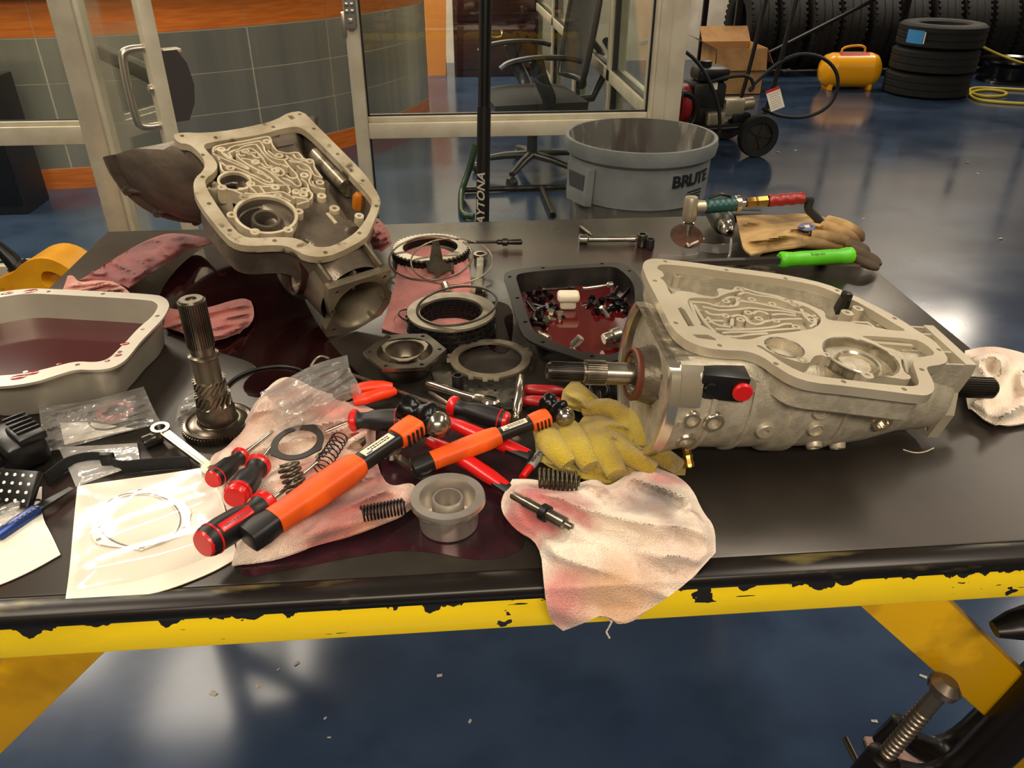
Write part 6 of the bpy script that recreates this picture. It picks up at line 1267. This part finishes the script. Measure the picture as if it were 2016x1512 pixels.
mb = MB(); rim = [backp(u, 0) for u in [i/8 for i in range(9)]]+[backp(1, v) for v in [i/8 for i in range(1, 9)]]+[backp(u, 1) for u in [1-i/8 for i in range(1, 9)]]+[backp(0, v) for v in [1-i/8 for i in range(1, 8)]]; mb.tube(rim, .017, 8, True); mb.build('back_frame', CHP, ch, 60)
mb = MB(); mb.tube(smooth_loop([(.33, -.2, .72), (.42, -.12, .62), (.43, 0, .52), (.42, .12, .62), (.33, .2, .72)], 2, False), .018, 8); mb.tube([(.41, 0, .54), (.34, 0, .40), (.1, 0, .385)], .022, 8); mb.build('back_bracket', CHP, ch, 60)
for s_ in (-1, 1):
    mb = MB(); mb.tube(smooth_loop([(-.24, s_*.30, .615), (-.20, s_*.30, .645), (-.05, s_*.30, .665), (.12, s_*.30, .655), (.17, s_*.30, .64)], 2, False), .032, 10, flat=.45, upv=V((0, 0, 1))); ar = mb.build('armrest', CHP, ch, 60)
    mb = MB(); mb.tube(smooth_loop([(-.06, s_*.30, .65), (-.03, s_*.30, .55), (.02, s_*.29, .46), (.03, s_*.2, .40)], 2, False), [.03]*(2*2*4-4-0) if False else .024, 8, flat=1.6); mb.build('arm_support', CHP, ar, 60)
mb = MB(); mb.lathe([(.03, .09), (.03, .25), (.02, .25), (.02, .40), (.06, .40), (.06, .42)], 20); mb.build('gas_lift', CHP, ch, 35)
MB().box((.02, 0, .395), (.24, .2, .05), b=.012).build('tilt_mechanism', CHP, ch)
mb = MB(); mb.cyl((0, -.12, .36), (0, -.2, .36), .018, 12); mb.build('tension_knob', DSTEEL, ch)
for k in range(5):
    a = R(20+72*k); e = V((.31*math.cos(a), .31*math.sin(a), .075)); mb = MB(); mb.tube([(0, 0, .11), (e.x*.5, e.y*.5, .10), (e.x, e.y, .075)], [.03, .026, .018], 8, flat=.8, upv=V((0, 0, 1))); mb.build('base_leg', CHP, ch, 60)
    mb = MB(); mb.lathe([(0, -.022), (.026, -.022), (.030, -.016), (.030, .016), (.026, .022), (0, .022)], 18, tr(e.x, e.y, .030) @ MX.Rotation(a+1, 4, 'Z') @ rot('X', 90), cap=False); mb.build('caster', CHP, ch, 40)
# green tubular stand on the office floor
gs = thing('tube_stand', 'low green tubular stand on the office floor below the chair', 'stand', tr(.33, 4.8, 0)); GT = mat('dark green tube', S(34, 58, 34), .4, .2)
mb = MB(); mb.tube(smooth_loop([(-.16, .30, .30), (-.2, .28, .16), (-.26, .22, .03), (-.27, 0, .024), (-.27, -.25, .024), (-.2, -.28, .024)], 2, False), .02, 10); mb.build('side_tube', GT, gs, 60)
mb = MB(); mb.tube(smooth_loop([(-.24, .26, .022), (0, .27, .022), (.42, .27, .022)], 1, False), .019, 10); mb.build('cross_tube', DSTEEL, gs, 60)
mb = MB(); mb.tube([(.26, .26, .02), (.27, -.28, .02)], .019, 10); mb.build('foot_tube', DSTEEL, gs, 60)
# ---------------------------------------------------------------- pressure washer
WX, WY = 2.02, 5.95; pw = thing('pressure_washer', 'wheeled petrol pressure washer with a black hose loop', 'pressure washer', tr(WX, WY, 0) @ rot('Z', 6))
inv = pw.matrix_world.inverted(); PIPE = mat('black frame tube', S(20, 19, 19), .4, .2)
wc = inv @ PZ(1492, 268, .15); 
def wheel(c):
    mb = MB(); mb.lathe([(.10, -.03), (.145, -.035), (.152, -.02), (.152, .02), (.145, .035), (.10, .03), (.10, -.03)], 40, tr(*c) @ rot('X', 90), cap=False); w_ = mb.build('wheel', RUB, pw, 40)
    mb = MB(); mb.lathe([(0, .03), (.02, .03), (.02, .012), (.1, .008), (.1, -.008), (0, -.01)], 30, tr(*c) @ rot('X', 90), cap=False)
    for k in range(5): mb.box((.06, 0, .012), (.08, .02, .012), tr(*c) @ rot('X', 90) @ rot('Z', 72*k))
    mb.build('hub', mat('dark wheel plastic', S(40, 36, 32), .5), w_, 40)
wheel((wc.x, wc.y, .152)); wheel((wc.x, wc.y+.55, .152))
mb = MB(); x0, x1 = wc.x-.55, wc.x+.05
for yy in (wc.y+.06, wc.y+.5): mb.tube(smooth_loop([(x0-.05, yy, .02), (x0, yy, .20), (x1-.1, yy, .20), (x1, yy, .24), (x1+.05, yy, .5), (x1+.12, yy, 1.15)], 2, False), .016, 8)
mb.tube([(x1+.12, wc.y+.06, 1.15), (x1+.12, wc.y+.5, 1.15)], .016, 8); mb.cyl((wc.x, wc.y-.03, .152), (wc.x, wc.y+.58, .152), .012, 10); mb.build('frame', PIPE, pw, 50)
MB().box(((x0+x1)/2-.05, wc.y+.28, .215), (.5, .42, .02), b=.004).build('deck_plate', PIPE, pw)
ex, ey = x0+.20, wc.y+.26
mb = MB(); mb.box((ex, ey, .42), (.26, .24, .18), b=.03); mb.box((ex, ey, .30), (.2, .2, .16), b=.02); mb.build('engine', mat('engine black', S(30, 29, 28), .4), pw, 40)
mb = MB(); mb.box((ex+.02, ey-.02, .56), (.24, .22, .10), b=.035); mb.lathe([(.045, 0), (.045, .04), (.03, .045), (0, .045)], 16, tr(ex-.02, ey-.02, .605), cap=False); mb.build('fuel_tank', BLK, pw, 40)
mb = MB(); mb.lathe([(0, 0), (.12, .01), (.14, .03), (.14, .07), (.12, .09)], 30, tr(ex-.13, ey-.04, .36) @ rot('Y', -90), cap=False); mb.build('recoil_cover', mat('dark red shroud', S(132, 24, 24), .4), pw, 40)
mb = MB(); mb.tube([(ex-.22+.11*math.cos(R(t)), ey-.16, .32+.13*math.sin(R(t))) for t in range(-120, 100, 12)], .022, 10); mb.build('shroud_guard', BLK, pw, 60)
PUMP = mat('cast pump metal', S(158, 148, 126), .4, .6); mb = MB(); mb.box((ex+.2, ey-.08, .33), (.16, .12, .12), b=.02); mb.cyl((ex+.12, ey-.08, .33), (ex+.36, ey-.08, .35), .045, 16); mb.cyl((ex+.16, ey-.13, .30), (ex+.16, ey-.08, .30), .05, 16); mb.box((ex+.05, ey-.14, .26), (.14, .06, .1), b=.015); mb.build('pump', PUMP, pw, 40)
MB().box((ex+.26, ey-.1, .24), (.14, .1, .1), b=.01).build('unloader', BLK, pw)
MB().box((ex+.02, ey-.135, .49), (.04, .004, .05)).build('engine_label', PAPER, pw)
HOSE = mat('black hose', S(22, 21, 20), .5)
hp = [inv @ PY(x, y, WY-.1) for x, y in ((1400, 160), (1440, 150), (1478, 148), (1485, 175), (1470, 180), (1500, 150), (1540, 118), (1580, 104), (1620, 112), (1645, 135), (1652, 165), (1640, 200), (1615, 222), (1580, 232), (1540, 230), (1512, 220), (1500, 212))]
mb = MB(); mb.tube(smooth_loop(hp, 2, False), .013, 8); mb.build('hose_loop', HOSE, pw, 60)
hp = [inv @ PY(x, y, WY-.25) for x, y in ((1350, 102), (1370, 118), (1392, 150), (1410, 190), (1418, 230), (1416, 270), (1400, 300), (1388, 312))]
mb = MB(); mb.tube(smooth_loop(hp, 2, False), .013, 8); mb.build('hose_drop', HOSE, pw, 60)
tq = inv @ PY(1526, 195, WY-.16); tm = tr(*tq) @ rot('Z', -15) @ rot('X', 80) @ rot('Z', 22); mb = MB(); mb.box((0, 0, 0), (.10, .15, .003), tm); tg = mb.build('hang_tag', PAPER, pw)
MB().box((0, .066, .002), (.10, .018, .002), tm).build('tag_band', REDH, tg)
for k in range(7): MB().box((0, .04-.016*k, .002), (.07, .003, .001), tm).build('tag_line', mat('grey print', S(150, 146, 138), .5), tg)
# cardboard box with open flaps
CB = mat('cardboard', S(176, 134, 86), .8, 0, c2=S(160, 118, 74), sc=8); by = 8.1; a = PY(1405, 150, by); b = PY(1503, 150, by); bh = PY(1450, 96, by).z
cb = thing('cardboard_box', 'open cardboard box with folded out flaps against the white wall', 'box', tr((a.x+b.x)/2, by+.25, 0)); bw = b.x-a.x
for lo, hi in (((-bw/2, -.25, 0), (bw/2, -.244, bh)), ((-bw/2, .244, 0), (bw/2, .25, bh)), ((-bw/2, -.25, 0), (-bw/2+.006, .25, bh)), ((bw/2-.006, -.25, 0), (bw/2, .25, bh)), ((-bw/2, -.25, 0), (bw/2, .25, .006))): boxobj('side_panel', lo, hi, CB, cb)
for m in (tr(-bw/2, 0, bh) @ rot('Y', 25) @ tr(-.12, 0, 0), ): MB().box((0, 0, 0), (.24, .5, .006), m).build('flap', CB, cb)
MB().box((0, .10, 0), (bw, .2, .006), tr(0, .25, bh) @ rot('X', 40)).build('flap', CB, cb)
MB().box((.08, 0, 0), (.16, .5, .006), tr(bw/2, 0, bh) @ rot('Y', 60)).build('flap', CB, cb)
MB().box((0, -.10, 0), (bw, .2, .006), tr(0, -.25, bh) @ rot('X', 75)).build('flap', CB, cb)
# ---------------------------------------------------------------- yellow air tank
ty = PZ(1680, 178, 0).y; xa, xb = PY(1620, 150, ty), PY(1738, 150, ty); tl = xb.x-xa.x; rr = tl*.265; tk = thing('air_tank', 'small yellow portable air tank with a handle on the blue floor', 'air tank', tr((xa.x+xb.x)/2, ty+.1, 0) @ rot('Z', -4))
YT = mat('glossy yellow enamel', S(238, 164, 12), .25, 0, coat=.4); cz = rr+.015
mb = MB(); e = tl/2; mb.lathe([(0, -e), (rr*.55, -e+.02), (rr*.88, -e+.06), (rr, -e+.12), (rr*1.005, -e+.13), (rr, -e+.14), (rr, e-.14), (rr*1.005, e-.13), (rr, e-.12), (rr*.88, e-.06), (rr*.55, e-.02), (0, e)], 40, tr(0, 0, cz) @ ZX, cap=False); mb.build('tank', YT, tk, 60)
mb = MB(); mb.tube(smooth_loop([(-.12, 0, cz+rr-.01), (-.11, 0, cz+rr+.055), (.11, 0, cz+rr+.07), (.12, 0, cz+rr-.01)], 2, False), .012, 8); mb.build('handle', YT, tk, 60)
for sx in (-.2, .2): MB().box((sx, 0, .03), (.04, rr*1.3, .06), b=.006).build('foot', YT, tk)
mb = MB(); mb.lathe([(rr+.002, -.15), (rr+.002, .15)], 8, tr(0, 0, cz) @ ZX, 185, 235, cap=False) ; mb = MB()
for k in range(9):
    an = R(62+45*k/8); mb.v += [V((-.15, -(rr+.002)*math.cos(an), cz+(rr+.002)*math.sin(an))), V((.15, -(rr+.002)*math.cos(an), cz+(rr+.002)*math.sin(an)))]
for k in range(8): mb.f.append((2*k, 2*k+1, 2*k+3, 2*k+2)); mb.mi.append(0)
lb = mb.build('red_label', mat('red label', S(190, 34, 40), .4), tk)
for k in range(3):
    an = R(72+10*k); MB().box((0, -(rr+.003)*math.cos(an), cz+(rr+.003)*math.sin(an)), (.24, .004, .004)).build('label_line', PAPER, lb)
# ---------------------------------------------------------------- tyres
def tyre_mesh(r, w_, name='tyre', lugs=True):
    mb = MB(); h = w_/2; mb.lathe([(r*.60, -h*.80), (r*.66, -h*.95), (r*.82, -h), (r*.94, -h*.93), (r*.985, -h*.80), (r, -h*.55), (r, h*.55), (r*.985, h*.80), (r*.94, h*.93), (r*.82, h), (r*.66, h*.95), (r*.60, h*.80), (r*.58, h*.3), (r*.58, -h*.3), (r*.60, -h*.80)], 56, cap=False)
    for zz in (-.32, 0, .32): mb.lathe([(r*1.001, (zz-.13)*w_*.9), (r*1.018, (zz-.11)*w_*.9), (r*1.018, (zz+.11)*w_*.9), (r*1.001, (zz+.13)*w_*.9)], 56, cap=False)
    for k in range(44 if lugs else 0):
        for sg in (-1, 1): mb.box((r*.995, 0, sg*h*.78), (r*.05, r*.07, h*.3), rot('Z', 360*k/44))
    o = mb.build(name, RUB, None, 30); COL.objects.unlink(o); return o.data
tp = PZ(1826, 199, 0); tcn = V((tp.x*(1+.40/tp.y), tp.y+.40, 0)); wl_, wr_ = PY(1742, 165, tcn.y), PY(1912, 165, tcn.y); tr_ = (wr_.x-wl_.x)/2*.86
tcn = V(((wl_.x+wr_.x)/2-.03, tp.y+tr_, 0)); th_ = hgt(V((tcn.x, tcn.y, 0)), 42)/3; tm_ = tyre_mesh(tr_, th_*.99, lugs=False)
lbs = ['black tyre at the bottom of the stack by the air tank', 'black tyre in the middle of the stack by the air tank', 'black tyre with a blue sticker topping the stack by the air tank']
for k in range(3):
    o = bpy.data.objects.new('tyre', tm_); COL.objects.link(o); o.location = (tcn.x+(.0, .015, .03)[k], tcn.y, th_*(k+.5)); o.rotation_euler.z = k*.4; tag(o, lbs[k], 'tyre', 'stacked tyres')
    if k == 2:
        mb = MB(); an0 = R(-168)-k*.4
        for i in range(7):
            an = an0+i*.075
            for zz in (-.28, .25): mb.v.append(V((tr_*1.022*math.cos(an), tr_*1.022*math.sin(an), zz*th_)))
        for i in range(6): mb.f.append((2*i, 2*i+2, 2*i+3, 2*i+1)); mb.mi.append(0)
        sk = mb.build('sticker', mat('blue sticker', S(60, 140, 206), .4), o)
        for j in range(2):
            mb = MB(); an = an0+.075*(6.15+j*.8)
            for dd in (0, .03):
                for zz in (-.26, .2): mb.v.append(V((tr_*1.023*math.cos(an+dd), tr_*1.023*math.sin(an+dd), zz*th_)))
            mb.f.append((0, 2, 3, 1)); mb.mi.append(0); mb.build('sticker_print', (PAPER, BLK)[j], sk)
tm2 = tyre_mesh(.44, .30); rnd = random.Random(5)
for i in range(14):
    o = bpy.data.objects.new('tyre', tm2); COL.objects.link(o); o.location = (3.42+.345*i, 9.45+.05*rnd.random(), .46); o.rotation_euler = (0, R(90)+rnd.uniform(-.015, .015), rnd.uniform(-.03, .03)); tag(o, 'black tyre standing upright in the dark row along the back wall', 'tyre', 'tyres standing along the back wall')
rk = thing('tyre_rack', 'black steel tyre rack along the back wall', 'rack', tr(5.75, 9.4, 0))
for x in (-2.7, -.9, .9, 2.7):
    for y in (-.58, .58): MB().box((x, y, .95), (.06, .05, 1.9), b=.004).build('post', BLKM, rk)
for y in (-.58, .58):
    for z in (.97, 1.75): MB().box((0, y, z), (5.5, .04, .07), b=.004).build('beam', BLKM, rk)
for x in (-2.7, .9): mb = MB(); mb.tube([(x, -.60, .1), (x+1.75, -.60, .95)], .02, 6); mb.build('diagonal', BLKM, rk)
# steel wheel and yellow hose
wp = PZ(1985, 165, 0); sw = thing('spare_rim', 'black steel wheel rim lying flat beside the tyre stack', 'wheel', tr(wp.x+.12, wp.y+.2, 0))
mb = MB(); mb.lathe([(.10, .08), (.16, .10), (.24, .06), (.26, .12), (.30, .18), (.32, .20), (.315, .22), (.29, .20), (.27, .04), (.31, .02), (.32, .0), (.26, 0)], 48, cap=False); mb.build('rim', mat('gloss black rim', S(16, 16, 17), .2, .2), sw, 40)
mb = MB(); mb.lathe([(0, .09), (.1, .085)], 30, cap=False); mb.build('hub_face', BLKM, sw)
YH = mat('yellow air hose', S(186, 166, 50), .45)
P = [PZ(x, y, .014) for x, y in ((2060, 206), (2010, 204), (1960, 201), (1925, 197), (1908, 188), (1912, 180), (1945, 176), (1985, 182), (1975, 190), (1930, 190), (1905, 180), (1915, 172), (1960, 174), (2040, 178))]
mb = MB(); c = sum(P, V())/len(P); mb.tube(smooth_loop([p-c for p in P], 2, False), .014, 8); o = mb.build('air_hose', YH, None, 60); o.location = c; tag(o, 'yellow air hose coiled on the floor by the tyre stack', 'hose')
P = [PY(1922, 85, 8.75), PY(1950, 100, 8.7), PY(1985, 115, 8.6), PY(2030, 130, 8.5), PY(2080, 150, 8.4)]; c = P[2]
mb = MB(); mb.tube(smooth_loop([p-c for p in P], 2, False), .013, 8); o = mb.build('air_hose', YH, None, 60); o.location = c; tag(o, 'yellow hose hanging from the rack above the steel wheel', 'hose')
# ---------------------------------------------------------------- under the table: clamps, plate, scraps
CLB = mat('black forged clamp', S(24, 20, 18), .32, .4); SCR = mat('greasy screw steel', S(112, 100, 86), .35, .8)
def cclamp(label, px, Y, s, rz):
    c = PY(px[0], px[1], Y); t = thing('c_clamp', label, 'clamp', tr(*c) @ rot('Y', rz)); mb = MB()
    P = [(-.10, 0, .10), (-.06, 0, .125), (-.01, 0, .125), (.035, 0, .09), (.05, 0, .03), (.05, 0, -.10), (.045, 0, -.18), (.01, 0, -.215), (-.05, 0, -.20), (-.10, 0, -.19)]
    P = resample(smooth_loop([V(p)*s for p in P], 2, False), 26); mb.tube(P, [(.016*s+.012*s*math.sin(math.pi*i/25))*(.55 if i in (0, 25) else (.85 if i in (1, 24) else 1)) for i in range(26)], 10, flat=1.35, upv=V((0, 1, 0))); mb.build('frame', CLB, t, 60)
    mb = MB(); mb.cyl(V((-.10, 0, -.30))*s, V((-.10, 0, -.02))*s, .011*s, 12)
    for k in range(30): mb.lathe([(.0112*s, 0), (.0128*s, .002*s), (.0112*s, .004*s)], 12, tr(-.10*s, 0, (-.30+.008*k)*s), cap=False)
    mb.build('screw', SCR, t, 40)
    mb = MB(); mb.lathe([(.014*s, -.225*s), (.024*s, -.22*s), (.024*s, -.165*s), (.014*s, -.16*s)], 16, tr(-.10*s, 0, 0)); mb.build('screw_boss', CLB, t)
    mb = MB(); mb.lathe([(.02*s, -.02*s), (.022*s, -.01*s), (.012*s, .0)], 14, tr(-.10*s, 0, 0)); mb.build('swivel_pad', SCR, t)
    mb = MB(); mb.cyl(V((-.10, -.06, -.29))*s, V((-.10, .06, -.29))*s, .006*s, 10); mb.build('tommy_bar', SCR, t)
cclamp('big black c-clamp hanging on the yellow brace', (1990, 1362), .655, 1.0, 18)
cclamp('second black c-clamp hanging behind the first on the brace', (2000, 1330), .80, 1.0, 24)
bl = thing('blue_bar', 'blue painted steel bar leaning beside the yellow table leg', 'bar', frame(V((.825, .70, .80)), V((-.09, .02, -.79)), V((0, -1, 0)))); MB().box((.4, 0, 0), (.80, .014, .02), b=.003).build('bar', mat('blue paint', S(24, 44, 108), .4), bl)
pp = PZ(1785, 1490, 0); o = MB().box((0, 0, .006), (.22, .16, .012), b=.001).build('scrap_board', mat('stained chip board', S(150, 122, 110), .8, 0, c2=S(110, 74, 68), sc=30, c3=S(190, 170, 150), sc3=40, lo3=.6, hi3=.66), None); o.location = pp+V((.02, -.05, 0)); o.rotation_euler.z = R(-10); tag(o, 'stained square of chip board on the floor below the clamps', 'board')
rnd = random.Random(11); SCRP = mat('paper scrap', S(176, 164, 146), .8)
mbs = MB().add([(-.008, -.004, .0), (.007, -.005, .0), (.009, .003, .002), (-.006, .005, .001), (0, 0, .004)], [(0, 1, 4), (1, 2, 4), (2, 3, 4), (3, 0, 4), (3, 2, 1, 0)]); sm_ = mbs.build('tmp', SCRP, None, 0); sd = sm_.data; bpy.data.objects.remove(sm_)
for x, y in ((1532, 300), (1566, 296), (1905, 320), (1925, 342), (1970, 470), (1700, 430), (510, 1350), (548, 1318), (420, 1365), (585, 1306), (640, 1414), (648, 1452), (925, 1420), (865, 1330), (1818, 1332), (1722, 1420)):
    o = bpy.data.objects.new('floor_scrap', sd); COL.objects.link(o); o.location = PZ(x, y, .0005); o.rotation_euler.z = rnd.uniform(0, 6); k = rnd.uniform(.5, 1.2)*(2 if y < 500 else 1); o.scale = (k, k, k); tag(o, 'tiny pale scrap lying on the blue floor', 'scrap', 'scraps littering the blue floor')
